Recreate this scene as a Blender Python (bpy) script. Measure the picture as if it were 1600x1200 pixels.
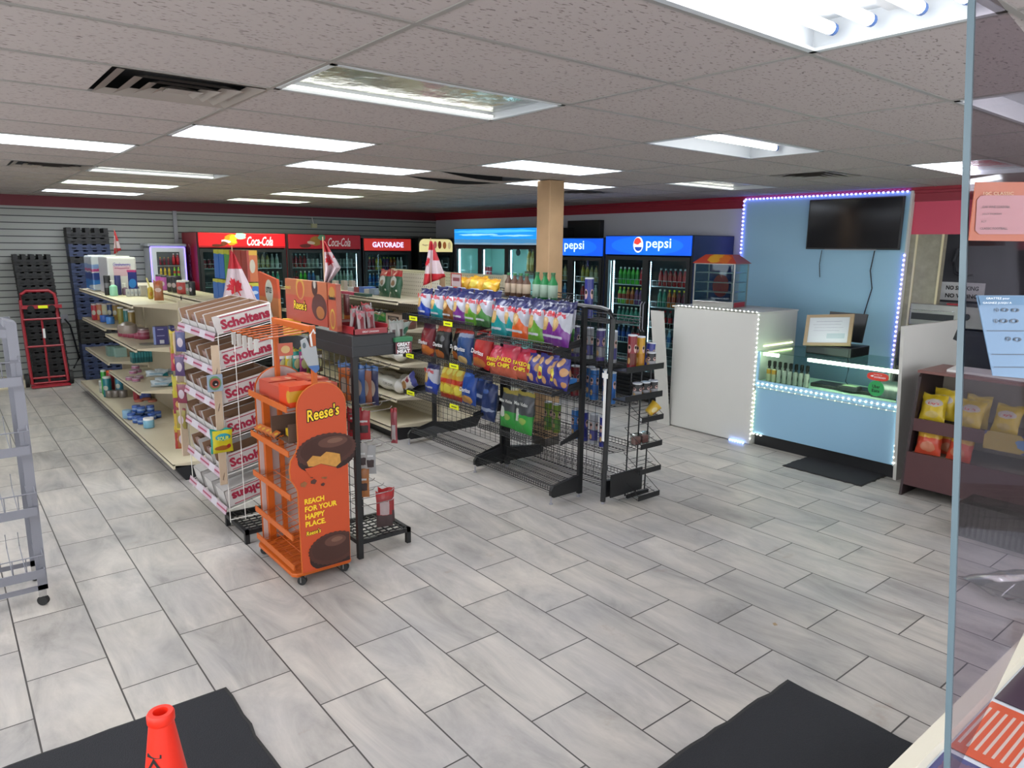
import bpy, math, random
from mathutils import Vector, Matrix
PI = math.pi
S = bpy.context.scene
COL = S.collection
for o in list(bpy.data.objects): bpy.data.objects.remove(o, do_unlink=True)
random.seed(7)
# ---------------------------------------------------------------- camera
H = 2.1246; HC = 2.7955                      # eye height, ceiling height
F, YAW, PIT, ROL = 1113.96, math.radians(38.9506), math.radians(-10.9235), math.radians(0.6235)
fw = Vector((math.sin(YAW)*math.cos(PIT), math.cos(YAW)*math.cos(PIT), math.sin(PIT)))
rt = Vector((math.cos(YAW), -math.sin(YAW), 0)); up = rt.cross(fw)
RR = rt*math.cos(ROL)+up*math.sin(ROL); UU = -rt*math.sin(ROL)+up*math.cos(ROL)
cam = bpy.data.cameras.new('camera'); co = bpy.data.objects.new('camera', cam); COL.objects.link(co)
m = Matrix.Identity(4)
for i in range(3):
    m[i][0] = RR[i]; m[i][1] = UU[i]; m[i][2] = -fw[i]
m[2][3] = H
co.matrix_world = m
cam.sensor_width = 36; cam.sensor_fit = 'HORIZONTAL'; cam.lens = 36*F/1600; cam.clip_start = .05; cam.clip_end = 100
S.camera = co
# ---------------------------------------------------------------- world, exposure
W = bpy.data.worlds.new('world'); S.world = W; W.use_nodes = True
W.node_tree.nodes['Background'].inputs[0].default_value = (.92, .96, 1, 1)
W.node_tree.nodes['Background'].inputs[1].default_value = 2.0
S.view_settings.view_transform = 'Standard'; S.view_settings.look = 'None'
S.view_settings.gamma = 1; S.view_settings.exposure = 1.42; S.view_settings.use_curve_mapping = False
EMI = 7.0                                     # radiance of the lit ceiling panels

# ---------------------------------------------------------------- helpers
def hx(h):
    if not isinstance(h, str): return tuple(h)[:3]
    h = h.lstrip('#'); r = []
    for i in (0, 2, 4):
        c = int(h[i:i+2], 16)/255
        r.append(c/12.92 if c <= .04045 else ((c+.055)/1.055)**2.4)
    return tuple(r)
MC = {}
def M(name, col='808080', rough=.5, metal=0, emit=0, alpha=1, trans=0, spec=.5, noise=0, nscale=20, bump=0):
    if name in MC: return MC[name]
    m = bpy.data.materials.new(name); m.use_nodes = True
    nt = m.node_tree; b = nt.nodes['Principled BSDF']; c = hx(col)
    b.inputs['Base Color'].default_value = (*c, 1); b.inputs['Roughness'].default_value = rough
    b.inputs['Metallic'].default_value = metal; b.inputs['Specular IOR Level'].default_value = spec
    if emit:
        b.inputs['Emission Color'].default_value = (*c, 1); b.inputs['Emission Strength'].default_value = emit
    if trans: b.inputs['Transmission Weight'].default_value = trans
    if alpha < 1: b.inputs['Alpha'].default_value = alpha
    if noise or bump:
        tc = nt.nodes.new('ShaderNodeTexCoord'); n = nt.nodes.new('ShaderNodeTexNoise')
        n.inputs['Scale'].default_value = nscale; n.inputs['Detail'].default_value = 4
        nt.links.new(tc.outputs['Object'], n.inputs['Vector'])
        if noise:
            mx = nt.nodes.new('ShaderNodeMix'); mx.data_type = 'RGBA'
            mx.inputs[6].default_value = (*[x*(1-noise) for x in c], 1)
            mx.inputs[7].default_value = (*[min(1, x*(1+noise)) for x in c], 1)
            nt.links.new(n.outputs['Fac'], mx.inputs[0]); nt.links.new(mx.outputs[2], b.inputs['Base Color'])
        if bump:
            bp = nt.nodes.new('ShaderNodeBump'); bp.inputs['Strength'].default_value = bump; bp.inputs['Distance'].default_value = .01
            nt.links.new(n.outputs['Fac'], bp.inputs['Height']); nt.links.new(bp.outputs[0], b.inputs['Normal'])
    MC[name] = m; return m
def glass(name, tint='e8f4f0', fac=.12, rough=.02, edge=.8):
    """thin sheet: mostly clear, a little mirror-like, edges more so"""
    if name in MC: return MC[name]
    m = bpy.data.materials.new(name); m.use_nodes = True; nt = m.node_tree; nt.nodes.clear()
    out = nt.nodes.new('ShaderNodeOutputMaterial'); t = nt.nodes.new('ShaderNodeBsdfTransparent')
    g = nt.nodes.new('ShaderNodeBsdfGlossy'); mx = nt.nodes.new('ShaderNodeMixShader'); fr = nt.nodes.new('ShaderNodeLayerWeight'); fr.inputs[0].default_value = .5; pw = nt.nodes.new('ShaderNodeMath'); pw.operation = 'POWER'; pw.inputs[1].default_value = 5; nt.links.new(fr.outputs['Facing'], pw.inputs[0]); sm = nt.nodes.new('ShaderNodeMath'); sm.operation = 'MULTIPLY'; sm.inputs[1].default_value = edge; nt.links.new(pw.outputs[0], sm.inputs[0])
    ad = nt.nodes.new('ShaderNodeMath'); ad.operation = 'ADD'; ad.inputs[1].default_value = fac
    t.inputs[0].default_value = (*hx(tint), 1); g.inputs['Roughness'].default_value = rough
    nt.links.new(sm.outputs[0], ad.inputs[0]); nt.links.new(ad.outputs[0], mx.inputs[0])
    nt.links.new(t.outputs[0], mx.inputs[1]); nt.links.new(g.outputs[0], mx.inputs[2]); nt.links.new(mx.outputs[0], out.inputs[0])
    MC[name] = m; return m
def dk(h): return tuple(.72*c for c in hx(h))
def PK(name, base, layers=(), rough=.35, metal=0, warp=0, emit=0, spec=.5, wscale=3):
    """printed packaging: layers of bands / ellipses / rectangles over the part's own bounding box (0..1)"""
    if name in MC: return MC[name]
    m = bpy.data.materials.new(name); m.use_nodes = True; nt = m.node_tree; b = nt.nodes['Principled BSDF']
    b.inputs['Roughness'].default_value = rough; b.inputs['Metallic'].default_value = metal; b.inputs['Specular IOR Level'].default_value = spec
    N = nt.nodes.new; L = nt.links.new
    tc = N('ShaderNodeTexCoord'); vec = tc.outputs['Generated']
    if warp:
        n = N('ShaderNodeTexNoise'); n.inputs['Scale'].default_value = wscale; n.inputs['Detail'].default_value = 2; L(vec, n.inputs['Vector'])
        s = N('ShaderNodeVectorMath'); s.operation = 'SUBTRACT'; L(n.outputs['Color'], s.inputs[0]); s.inputs[1].default_value = (.5, .5, .5)
        k = N('ShaderNodeVectorMath'); k.operation = 'SCALE'; L(s.outputs[0], k.inputs[0]); k.inputs['Scale'].default_value = warp
        a = N('ShaderNodeVectorMath'); a.operation = 'ADD'; L(vec, a.inputs[0]); L(k.outputs[0], a.inputs[1]); vec = a.outputs[0]
    cur = None
    for ly in layers:
        kd, c, r, colr = ly       # kd 'e' ellipse / 'r' rectangle ; c centre (x,y,z) None = ignore ; r radius
        sub = N('ShaderNodeVectorMath'); sub.operation = 'SUBTRACT'; L(vec, sub.inputs[0]); sub.inputs[1].default_value = [0 if x is None else x for x in c]
        mul = N('ShaderNodeVectorMath'); mul.operation = 'MULTIPLY'; L(sub.outputs[0], mul.inputs[0]); mul.inputs[1].default_value = [0 if x is None else 1/q for x, q in zip(c, r)]
        if kd == 'e':
            ln = N('ShaderNodeVectorMath'); ln.operation = 'LENGTH'; L(mul.outputs[0], ln.inputs[0]); v = ln.outputs['Value']
        elif kd == 'd':           # diamond / mountain shapes
            ab = N('ShaderNodeVectorMath'); ab.operation = 'ABSOLUTE'; L(mul.outputs[0], ab.inputs[0])
            dt = N('ShaderNodeVectorMath'); dt.operation = 'DOT_PRODUCT'; L(ab.outputs[0], dt.inputs[0]); dt.inputs[1].default_value = (1, 1, 1); v = dt.outputs['Value']
        else:
            ab = N('ShaderNodeVectorMath'); ab.operation = 'ABSOLUTE'; L(mul.outputs[0], ab.inputs[0])
            sp = N('ShaderNodeSeparateXYZ'); L(ab.outputs[0], sp.inputs[0])
            m1 = N('ShaderNodeMath'); m1.operation = 'MAXIMUM'; L(sp.outputs[0], m1.inputs[0]); L(sp.outputs[1], m1.inputs[1])
            m2 = N('ShaderNodeMath'); m2.operation = 'MAXIMUM'; L(m1.outputs[0], m2.inputs[0]); L(sp.outputs[2], m2.inputs[1]); v = m2.outputs[0]
        lt = N('ShaderNodeMath'); lt.operation = 'LESS_THAN'; L(v, lt.inputs[0]); lt.inputs[1].default_value = 1
        mx = N('ShaderNodeMix'); mx.data_type = 'RGBA'; L(lt.outputs[0], mx.inputs[0])
        if cur is None: mx.inputs[6].default_value = (*(hx if emit else dk)(base), 1)
        else: L(cur, mx.inputs[6])
        mx.inputs[7].default_value = (*(hx if emit else dk)(colr), 1); cur = mx.outputs[2]
    if cur is None: b.inputs['Base Color'].default_value = (*(hx if emit else dk)(base), 1)
    else: L(cur, b.inputs['Base Color'])
    if emit:
        b.inputs['Emission Strength'].default_value = emit
        if cur is None: b.inputs['Emission Color'].default_value = (*(hx if emit else dk)(base), 1)
        else: L(cur, b.inputs['Emission Color'])
    MC[name] = m; return m

class MB:
    def __init__(s): s.v = []; s.f = []; s.m = []
    def add(s, vs, fs, mi=0):
        n = len(s.v); s.v += [tuple(p) for p in vs]; s.f += [tuple(n+i for i in f) for f in fs]; s.m += [mi]*len(fs); return s
    def box(s, x0, x1, y0, y1, z0, z1, mi=0):
        v = [(x, y, z) for z in (z0, z1) for y in (y0, y1) for x in (x0, x1)]
        return s.add(v, [(0,2,3,1), (4,5,7,6), (0,1,5,4), (2,6,7,3), (0,4,6,2), (1,3,7,5)], mi)
    def bar(s, p, q, w, h=None, mi=0, up=(0,0,1)):
        p = Vector(p); q = Vector(q); h = w if h is None else h; d = (q-p).normalized(); u = Vector(up)
        if abs(d.dot(u)) > .99: u = Vector((1,0,0))
        a = d.cross(u).normalized(); b = a.cross(d); v = []
        for e in (p, q):
            for i, j in ((-1,-1), (1,-1), (1,1), (-1,1)): v.append(e+a*(i*w/2)+b*(j*h/2))
        return s.add(v, [(0,3,2,1), (4,5,6,7), (0,1,5,4), (1,2,6,5), (2,3,7,6), (3,0,4,7)], mi)
    def tube(s, pts, r, n=6, mi=0, closed=False):
        pts = [Vector(p) for p in pts]; rings = []; k = len(pts)
        for i, p in enumerate(pts):
            a = pts[i-1] if (i or closed) else p; b = pts[(i+1) % k] if (i < k-1 or closed) else p
            d = (b-a).normalized(); u = Vector((0,0,1)) if abs(d.z) < .9 else Vector((1,0,0))
            x = d.cross(u).normalized(); y = x.cross(d)
            rings.append([p+x*(r*math.cos(2*PI*j/n))+y*(r*math.sin(2*PI*j/n)) for j in range(n)])
        vs = [q for g in rings for q in g]; fs = []
        for i in range(k if closed else k-1):
            for j in range(n):
                a = i*n+j; b = i*n+(j+1) % n; c = ((i+1) % k)*n+(j+1) % n; d = ((i+1) % k)*n+j; fs.append((a, b, c, d))
        if not closed: fs += [tuple(range(n))[::-1], tuple((k-1)*n+j for j in range(n))]
        return s.add(vs, fs, mi)
    def wire(s, p, q, r=.002, mi=0): return s.tube([p, q], r, 4, mi)
    def cyl(s, p, q, r0, r1=None, n=14, mi=0):
        p = Vector(p); q = Vector(q); r1 = r0 if r1 is None else r1; d = (q-p).normalized()
        u = Vector((0,0,1)) if abs(d.z) < .9 else Vector((1,0,0)); x = d.cross(u).normalized(); y = x.cross(d)
        vs = [e+x*(r*math.cos(2*PI*j/n))+y*(r*math.sin(2*PI*j/n)) for e, r in ((p, r0), (q, r1)) for j in range(n)]
        return s.add(vs, [(j, (j+1) % n, n+(j+1) % n, n+j) for j in range(n)]+[tuple(range(n))[::-1], tuple(range(n, 2*n))], mi)
    def lathe(s, prof, n=14, c=(0,0,0), mi=0, sy=1):
        vs = [(c[0]+r*math.cos(2*PI*j/n), c[1]+sy*r*math.sin(2*PI*j/n), c[2]+z) for r, z in prof for j in range(n)]; k = len(prof)
        fs = [(i*n+j, i*n+(j+1) % n, (i+1)*n+(j+1) % n, (i+1)*n+j) for i in range(k-1) for j in range(n)]
        return s.add(vs, fs+[tuple(range(n))[::-1], tuple((k-1)*n+j for j in range(n))], mi)
    def prism(s, poly, ax, a, b, mi=0):
        """poly: list of 2-D points, extruded along axis ax from a to b. ax 'x': (y,z); 'y': (x,z); 'z': (x,y)"""
        def P(u, v, t): return {'x': (t, u, v), 'y': (u, t, v), 'z': (u, v, t)}[ax]
        n = len(poly); vs = [P(u, v, a) for u, v in poly]+[P(u, v, b) for u, v in poly]
        return s.add(vs, [tuple(range(n)), tuple(range(n, 2*n))[::-1]]+[(i, n+i, n+(i+1) % n, (i+1) % n) for i in range(n)], mi)
    def quad(s, a, b, c, d, mi=0): return s.add([a, b, c, d], [(0,1,2,3)], mi)
    def build(s, name, mats, parent=None, label=None, smooth=False, bev=0, loc=None, rot=None):
        me = bpy.data.meshes.new(name); me.from_pydata(s.v, [], s.f)
        mats = mats if isinstance(mats, (list, tuple)) else [mats]
        for m in mats: me.materials.append(m)
        for p, i in zip(me.polygons, s.m): p.material_index = i; p.use_smooth = smooth
        me.update(); import bmesh
        b = bmesh.new(); b.from_mesh(me); bmesh.ops.recalc_face_normals(b, faces=b.faces); b.to_mesh(me); b.free()
        o = bpy.data.objects.new(name, me); COL.objects.link(o)
        if parent: o.parent = parent
        if loc: o.location = loc
        if rot: o.rotation_euler = rot
        if label: o['label'] = label
        if bev:
            bm = o.modifiers.new('bevel', 'BEVEL'); bm.width = bev; bm.segments = 2; bm.limit_method = 'ANGLE'
        if smooth and hasattr(me, 'set_sharp_from_angle'): me.set_sharp_from_angle(angle=math.radians(40))
        return o
def tag(o, label, cat, group=None):
    o['label'] = label; o['category'] = cat
    if group: o['group'] = group
    return o
def T(name, label, cat, loc=(0,0,0), rz=0, group=None):
    o = bpy.data.objects.new(name, None); COL.objects.link(o); o.location = loc; o.rotation_euler = (0, 0, rz); o.empty_display_size = .1
    return tag(o, label, cat, group)
KIDS = {}
def dup(root, loc, rot=None, label=None, group=None, mats=None):
    """copy a thing with its parts and sub-parts; mats: {part name: material} swaps printing on the copy"""
    def cp(o, par):
        c = o.copy(); COL.objects.link(c); c.parent = par
        nm = o.name.split('.')[0]
        if mats and nm in mats:
            key = (o.data.name, mats[nm].name)
            if key not in KIDS:
                d = o.data.copy(); d.materials.clear(); d.materials.append(mats[nm]); KIDS[key] = d
            c.data = KIDS[key]
        for k in kids(o): cp(k, c)
        return c
    c = cp(root, None); c.location = loc
    if rot is not None: c.rotation_euler = rot if isinstance(rot, (tuple, list)) else (0, 0, rot)
    if label: c['label'] = label
    if group: c['group'] = group
    elif 'group' in c and label: del c['group']
    return c
def kids(o): return [k for k in COL.objects if k.parent == o] if False else list(o.children)
def struct(o): o['kind'] = 'structure'; return o
TXC = {}
def txt(s, w, h, mat, parent, c, face='-x', tilt=0, shear=0, bold=0, name='lettering', ext=.002, rot=0):
    """flat raised lettering fitted to a w x h box, centre c (parent's space), facing -x / -y / +z"""
    key = (s, shear, bold)
    if key not in TXC:
        cu = bpy.data.curves.new('text', 'FONT'); cu.body = s; cu.align_x = 'CENTER'; cu.align_y = 'CENTER'
        cu.shear = shear; cu.offset = bold; cu.resolution_u = 2
        to = bpy.data.objects.new('text', cu); COL.objects.link(to); dg = bpy.context.evaluated_depsgraph_get(); dg.update()
        me = bpy.data.meshes.new_from_object(to.evaluated_get(dg)); bpy.data.objects.remove(to, do_unlink=True)
        TXC[key] = ([tuple(v.co) for v in me.vertices], [tuple(p.vertices) for p in me.polygons])
    vs, fs = TXC[key]
    xs = [v[0] for v in vs]; ys = [v[1] for v in vs]; cx, cy = (min(xs)+max(xs))/2, (min(ys)+max(ys))/2
    kx, ky = w/(max(xs)-min(xs)), h/(max(ys)-min(ys))
    ca, sa = math.cos(rot), math.sin(rot); ct, st = math.cos(tilt), math.sin(tilt); b = MB(); out = []
    for v in vs:
        x, y = (v[0]-cx)*kx, (v[1]-cy)*ky; x, y = x*ca-y*sa, x*sa+y*ca
        if face == '-x': out.append((c[0]+y*st, c[1]-x, c[2]+y*ct))
        elif face == '-y': out.append((c[0]+x, c[1]+y*st, c[2]+y*ct))
        elif face == '+x': out.append((c[0]-y*st, c[1]+x, c[2]+y*ct))
        else: out.append((c[0]+x, c[1]+y, c[2]))
    b.add(out, fs)
    me = bpy.data.meshes.new(name); me.from_pydata(b.v, [], b.f); me.materials.append(mat)
    o = bpy.data.objects.new(name, me); COL.objects.link(o); o.parent = parent
    return o
def at(px, py, ax, val):
    """the point of the line of sight through photo pixel (px,py) that lies on the plane ax = val (used to read real positions off surfaces)"""
    d = fw+RR*((px-800)/F)+UU*((600-py)/F); i = 'xyz'.index(ax); C = Vector((0, 0, H)); return C+d*((val-C[i])/d[i])

# ---------------------------------------------------------------- common materials
mBlack = M('black_metal', '17181a', .45, .0); mBlackP = M('black_plastic', '1b1c1f', .4)
mWhite = M('white_board', 'c9c8c2', .5, noise=.03, nscale=3); mCream = M('cream_shelf', 'c9bfa6', .45, noise=.04, nscale=6)
mCreamD = M('cream_back_panel', 'b3a78f', .6, noise=.05, nscale=8)
mKick = M('black_kick', '16171a', .5); mChrome = M('chrome', 'c8c8c8', .25, 1); mSteel = M('brushed_steel', 'a9a9a6', .35, .9)
mYel = M('yellow_tag', 'e6ee1c', .5); mRed = M('red_paint', 'a32430', .4); mGrey = M('grey_metal', '9a9aa2', .45, .3)
mDark = M('dark_grey', '2c2e33', .5); mPaper = M('white_paper', 'dcdcda', .7); mWire = M('white_wire', 'd8d6d0', .4)
mCard = M('cardboard', '8a6f58', .8, noise=.08, nscale=12); mCardD = M('cardboard_inside', '5a4436', .9)
mTxtW = M('white_print', 'f0f0f0', .5); mTxtK = M('black_print', '141414', .6); mTxtR = M('crimson_print', 'a01c3a', .5); mTxtY = M('yellow_print', 'f4cf28', .5)
mCaster = M('rubber', '1a1a1a', .7)

# ---------------------------------------------------------------- floor
def floor_mat():
    m = bpy.data.materials.new('porcelain_plank_tiles'); m.use_nodes = True; nt = m.node_tree; b = nt.nodes['Principled BSDF']; N = nt.nodes.new; L = nt.links.new
    tc = N('ShaderNodeTexCoord'); sp = N('ShaderNodeSeparateXYZ'); L(tc.outputs['Object'], sp.inputs[0])
    a = N('ShaderNodeMath'); a.inputs[1].default_value = -.432+7.02; L(sp.outputs[1], a.inputs[0])
    c = N('ShaderNodeMath'); c.inputs[1].default_value = .212+7.052; L(sp.outputs[0], c.inputs[0])
    cb = N('ShaderNodeCombineXYZ'); L(a.outputs[0], cb.inputs[0]); L(c.outputs[0], cb.inputs[1])
    br = N('ShaderNodeTexBrick'); L(cb.outputs[0], br.inputs['Vector']); br.offset = .5; br.offset_frequency = 2; br.squash = 1
    br.inputs['Scale'].default_value = 1; br.inputs['Brick Width'].default_value = .702; br.inputs['Row Height'].default_value = .3526
    br.inputs['Mortar Size'].default_value = .004; br.inputs['Mortar Smooth'].default_value = .1; br.inputs['Bias'].default_value = 0
    br.inputs['Color1'].default_value = (0,0,0,1); br.inputs['Color2'].default_value = (1,1,1,1); br.inputs['Mortar'].default_value = (0,0,0,1)
    # per-tile random number drives the vein pattern
    k = N('ShaderNodeMath'); k.operation = 'MULTIPLY'; k.inputs[1].default_value = 37; L(br.outputs['Color'], k.inputs[0])
    mp = N('ShaderNodeMapping'); L(tc.outputs['Object'], mp.inputs[0]); mp.inputs['Rotation'].default_value = (0, 0, math.radians(24)); mp.inputs['Scale'].default_value = (2.6, .8, 1)
    n1 = N('ShaderNodeTexNoise'); n1.noise_dimensions = '4D'; L(mp.outputs[0], n1.inputs['Vector']); L(k.outputs[0], n1.inputs['W'])
    n1.inputs['Scale'].default_value = 1.3; n1.inputs['Detail'].default_value = 9; n1.inputs['Distortion'].default_value = 1.1; n1.inputs['Roughness'].default_value = .68
    n2 = N('ShaderNodeTexNoise'); L(tc.outputs['Object'], n2.inputs['Vector']); n2.inputs['Scale'].default_value = 1.7; n2.inputs['Detail'].default_value = 6
    r1 = N('ShaderNodeValToRGB'); L(n1.outputs['Fac'], r1.inputs[0]); e = r1.color_ramp.elements
    e[0].position = .28; e[0].color = (*hx('85827f'), 1); e[1].position = .72; e[1].color = (*hx('c3beb7'), 1)
    x = r1.color_ramp.elements.new(.5); x.color = (*hx('aba7a2'), 1); x = r1.color_ramp.elements.new(.42); x.color = (*hx('a09d99'), 1)
    r2 = N('ShaderNodeValToRGB'); L(n2.outputs['Fac'], r2.inputs[0]); e = r2.color_ramp.elements
    e[0].position = .35; e[0].color = (.86, .86, .87, 1); e[1].position = .68; e[1].color = (1.07, 1.04, .99, 1)
    mu = N('ShaderNodeMix'); mu.data_type = 'RGBA'; mu.blend_type = 'MULTIPLY'; mu.inputs[0].default_value = 1; L(r1.outputs[0], mu.inputs[6]); L(r2.outputs[0], mu.inputs[7])
    # tile to tile shade
    t3 = N('ShaderNodeMapRange'); L(br.outputs['Color'], t3.inputs[0]); t3.inputs[3].default_value = .92; t3.inputs[4].default_value = 1.06
    m3 = N('ShaderNodeMix'); m3.data_type = 'RGBA'; m3.blend_type = 'MULTIPLY'; m3.inputs[0].default_value = 1; L(mu.outputs[2], m3.inputs[6]); L(t3.outputs[0], m3.inputs[7])
    # rust-brown stains
    n4 = N('ShaderNodeTexNoise'); L(tc.outputs['Object'], n4.inputs['Vector']); n4.inputs['Scale'].default_value = 2.6; n4.inputs['Detail'].default_value = 8; n4.inputs['Roughness'].default_value = .7
    r4 = N('ShaderNodeValToRGB'); L(n4.outputs['Fac'], r4.inputs[0]); e = r4.color_ramp.elements; e[0].position = .63; e[0].color = (0,0,0,1); e[1].position = .76; e[1].color = (.55,.55,.55,1)
    m4 = N('ShaderNodeMix'); m4.data_type = 'RGBA'; L(r4.outputs[0], m4.inputs[0]); L(m3.outputs[2], m4.inputs[6]); m4.inputs[7].default_value = (*hx('8c7866'), 1)
    m5 = N('ShaderNodeMix'); m5.data_type = 'RGBA'; L(br.outputs['Fac'], m5.inputs[0]); L(m4.outputs[2], m5.inputs[6]); m5.inputs[7].default_value = (*hx('3c3936'), 1)
    L(m5.outputs[2], b.inputs['Base Color']); b.inputs['Roughness'].default_value = .42; b.inputs['Specular IOR Level'].default_value = .35
    return m
X0, X1, Y0, Y1 = -2.6, 8.4, -2.2, 13.0
struct(MB().box(X0-.1, X1+3.1, Y0-.1, Y1+.1, -.1, 0).build('floor', floor_mat()))

# ---------------------------------------------------------------- walls
def slat_mat():
    m = bpy.data.materials.new('slatwall'); m.use_nodes = True; nt = m.node_tree; b = nt.nodes['Principled BSDF']; N = nt.nodes.new; L = nt.links.new
    tc = N('ShaderNodeTexCoord'); sp = N('ShaderNodeSeparateXYZ'); L(tc.outputs['Object'], sp.inputs[0])
    dv = N('ShaderNodeMath'); dv.operation = 'MULTIPLY'; dv.inputs[1].default_value = 1/.0995; L(sp.outputs[2], dv.inputs[0])
    fr = N('ShaderNodeMath'); fr.operation = 'FRACT'; L(dv.outputs[0], fr.inputs[0])
    lt = N('ShaderNodeMath'); lt.operation = 'LESS_THAN'; lt.inputs[1].default_value = .14; L(fr.outputs[0], lt.inputs[0])
    mx = N('ShaderNodeMix'); mx.data_type = 'RGBA'; L(lt.outputs[0], mx.inputs[0]); mx.inputs[6].default_value = (*hx('9b9e9a'), 1); mx.inputs[7].default_value = (*hx('34373a'), 1)
    L(mx.outputs[2], b.inputs['Base Color']); b.inputs['Roughness'].default_value = .5
    bp = N('ShaderNodeBump'); bp.invert = True; bp.inputs['Distance'].default_value = .01; L(lt.outputs[0], bp.inputs['Height']); L(bp.outputs[0], b.inputs['Normal'])
    return m
mWallG = M('grey_wall_paint', 'bbbdc6', .7, noise=.05, nscale=2)
ORD = ['bottom', 'second', 'third', 'fourth', 'fifth', 'sixth', 'seventh', 'eighth', 'ninth', 'tenth', 'eleventh', 'twelfth', 'thirteenth', 'fourteenth', 'fifteenth', 'sixteenth', 'seventeenth', 'eighteenth', 'nineteenth', 'twentieth', 'twenty-first', 'twenty-second', 'twenty-third', 'twenty-fourth']
mFascia = M('red_fascia', 'cc4660', .45); mBand = M('dark_red_band', '6d1f2c', .55)
struct(MB().box(X0, X1, Y1, Y1+.1, 0, HC).build('wall_far', slat_mat()))
struct(MB().box(X0, X1, Y1-.014, Y1-.001, HC-.16, HC).build('trim_1', mBand))
struct(MB().box(X1, X1+.1, 3.5, Y1, 0, HC).box(X1, X1+.1, 5.05, 5.06, 0, .01).build('wall_right', mWallG))
cv = MB().box(X1-.02, X1-.001, .2, Y1-.02, HC-.15, HC)
cv.prism([(X1-.075, HC-.002), (X1-.06, HC-.03), (X1-.04, HC-.035), (X1-.035, HC-.06), (X1-.021, HC-.065), (X1-.021, HC-.002)], 'y', .2, Y1-.02)
struct(cv.build('trim_2', M('red_cornice', '8e2133', .45)))
# right part: red bulkhead over the opening to the kitchen recess
struct(MB().box(X1, X1+.1, .2, 3.5, 2.3, HC).build('wall_bulkhead', mFascia))
struct(MB().box(X1+.9, X1+1.0, -2.2, 3.6, 0, HC).build('wall_recess', M('charcoal_recess', '45464a', .7, noise=.15, nscale=4)))
struct(MB().box(X1, X1+.95, 3.5, 3.6, 0, HC).build('wall_recess_side', mWallG))
struct(MB().box(X1, X1+.1, -2.2, .2, 0, HC).build('wall_right_near', mWallG))
mMarb = M('marbled_panel', '8f8978', .5, noise=.35, nscale=14); mTrimC = M('cream_trim', 'cfc39f', .5)
j = MB().box(X1-.01, X1+.1, 3.14, 3.5, 0, 2.3).box(X1-.02, X1-.01, 3.13, 3.15, 0, 2.3, 1).box(X1-.02, X1-.01, 3.39, 3.41, 0, 2.3, 1)
struct(j.build('trim_3', [mMarb, mTrimC]))
# storefront side behind the camera, left wall
struct(MB().box(X0-.1, X0, Y0, Y1, 0, .7).box(X0-.1, X0, Y0, Y1, 2.35, HC).box(X0-.1, X0, 7.6, Y1, .7, 2.35).box(X0-.1, X0, 4.4, 4.6, .7, 2.35).box(X0-.1, X0, 1.2, 1.4, .7, 2.35).build('wall_left', M('left_wall_paint', 'b5b3ae', .7)))
w = MB().box(X0, X1, Y0-.1, Y0, 0, .8).box(X0, X1, Y0-.1, Y0, 2.3, HC)
for x in (X0, -.4, 2.2, 4.8, 7.4): w.box(x, x+.25, Y0-.1, Y0, .8, 2.3)
w.box(7.4, X1, Y0-.1, Y0, .8, 2.3)
struct(w.build('wall_near', M('near_wall_paint', 'b0aca6', .7)))

# ---------------------------------------------------------------- ceiling: 2x4 ft lay-in tiles in a T-bar grid
GX = [1.2464+1.2192*k for k in range(-4, 9)]; GY = [2.6395-.6096*k for k in range(-17, 9)][::-1]; GY.sort()
def ceil_mat():
    m = bpy.data.materials.new('fissured_ceiling_tile'); m.use_nodes = True; nt = m.node_tree; b = nt.nodes['Principled BSDF']; N = nt.nodes.new; L = nt.links.new
    tc = N('ShaderNodeTexCoord'); mp = N('ShaderNodeMapping'); L(tc.outputs['Object'], mp.inputs[0]); mp.inputs['Scale'].default_value = (38, 85, 1); mp.inputs['Rotation'].default_value = (0,0,.35)
    v = N('ShaderNodeTexNoise'); L(mp.outputs[0], v.inputs['Vector']); v.inputs['Scale'].default_value = 1; v.inputs['Detail'].default_value = 3
    r = N('ShaderNodeValToRGB'); L(v.outputs['Fac'], r.inputs[0]); e = r.color_ramp.elements; e[0].position = .335; e[0].color = (*hx('766d69'), 1); e[1].position = .40; e[1].color = (*hx('aaa09c'), 1)
    L(r.outputs[0], b.inputs['Base Color']); b.inputs['Roughness'].default_value = .9
    bp = N('ShaderNodeBump'); bp.inputs['Strength'].default_value = .25; bp.inputs['Distance'].default_value = .004; L(v.outputs['Fac'], bp.inputs['Height']); L(bp.outputs[0], b.inputs['Normal'])
    return m
def row(y):  # index of grid row whose lower edge is nearest y
    return min(range(len(GY)), key=lambda i: abs(GY[i]-y))
# fixtures: (column index in GX, row lower Y, kind)
cx = lambda x: min(range(len(GX)), key=lambda i: abs(GX[i]-x))
FIX = [(1.25, .81, 'tubes'), (1.25, 2.64, 'mirror'), (1.25, 4.47, 'lit'), (3.69, 2.64, 'onetube'), (3.69, 4.47, 'lit'), (2.47, 5.69, 'lit'), (4.9, 5.69, 'lit'),
       (3.69, 7.52, 'edge'), (.03, 5.69, 'edge'), (1.25, 7.52, 'mirror'), (1.25, 9.35, 'warm'), (1.25, 11.18, 'lit'), (3.69, 9.35, 'warm'), (3.69, 11.18, 'warm'),
       (3.69, .81, 'onetube'), (6.12, 2.03, 'edge'), (6.12, 4.47, 'mirror'), (-1.19, 2.64, 'lit'), (-1.19, 5.69, 'lit'), (-1.19, 9.35, 'lit'), (-1.19, -.41, 'lit'), (1.25, -1.02, 'lit'), (3.69, -1.02, 'lit'), (6.12, -.41, 'lit')]
VENT = [(.03, 3.25, 1), (.03, 7.52, 1), (6.12, 3.25, 0), (6.12, 6.30, 0)]
used = {}
for x, y, k in FIX: used[(cx(x), row(y))] = k
for x, y, k in VENT: used[(cx(x), row(y))] = 'vent%d' % k
cl = MB()
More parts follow.
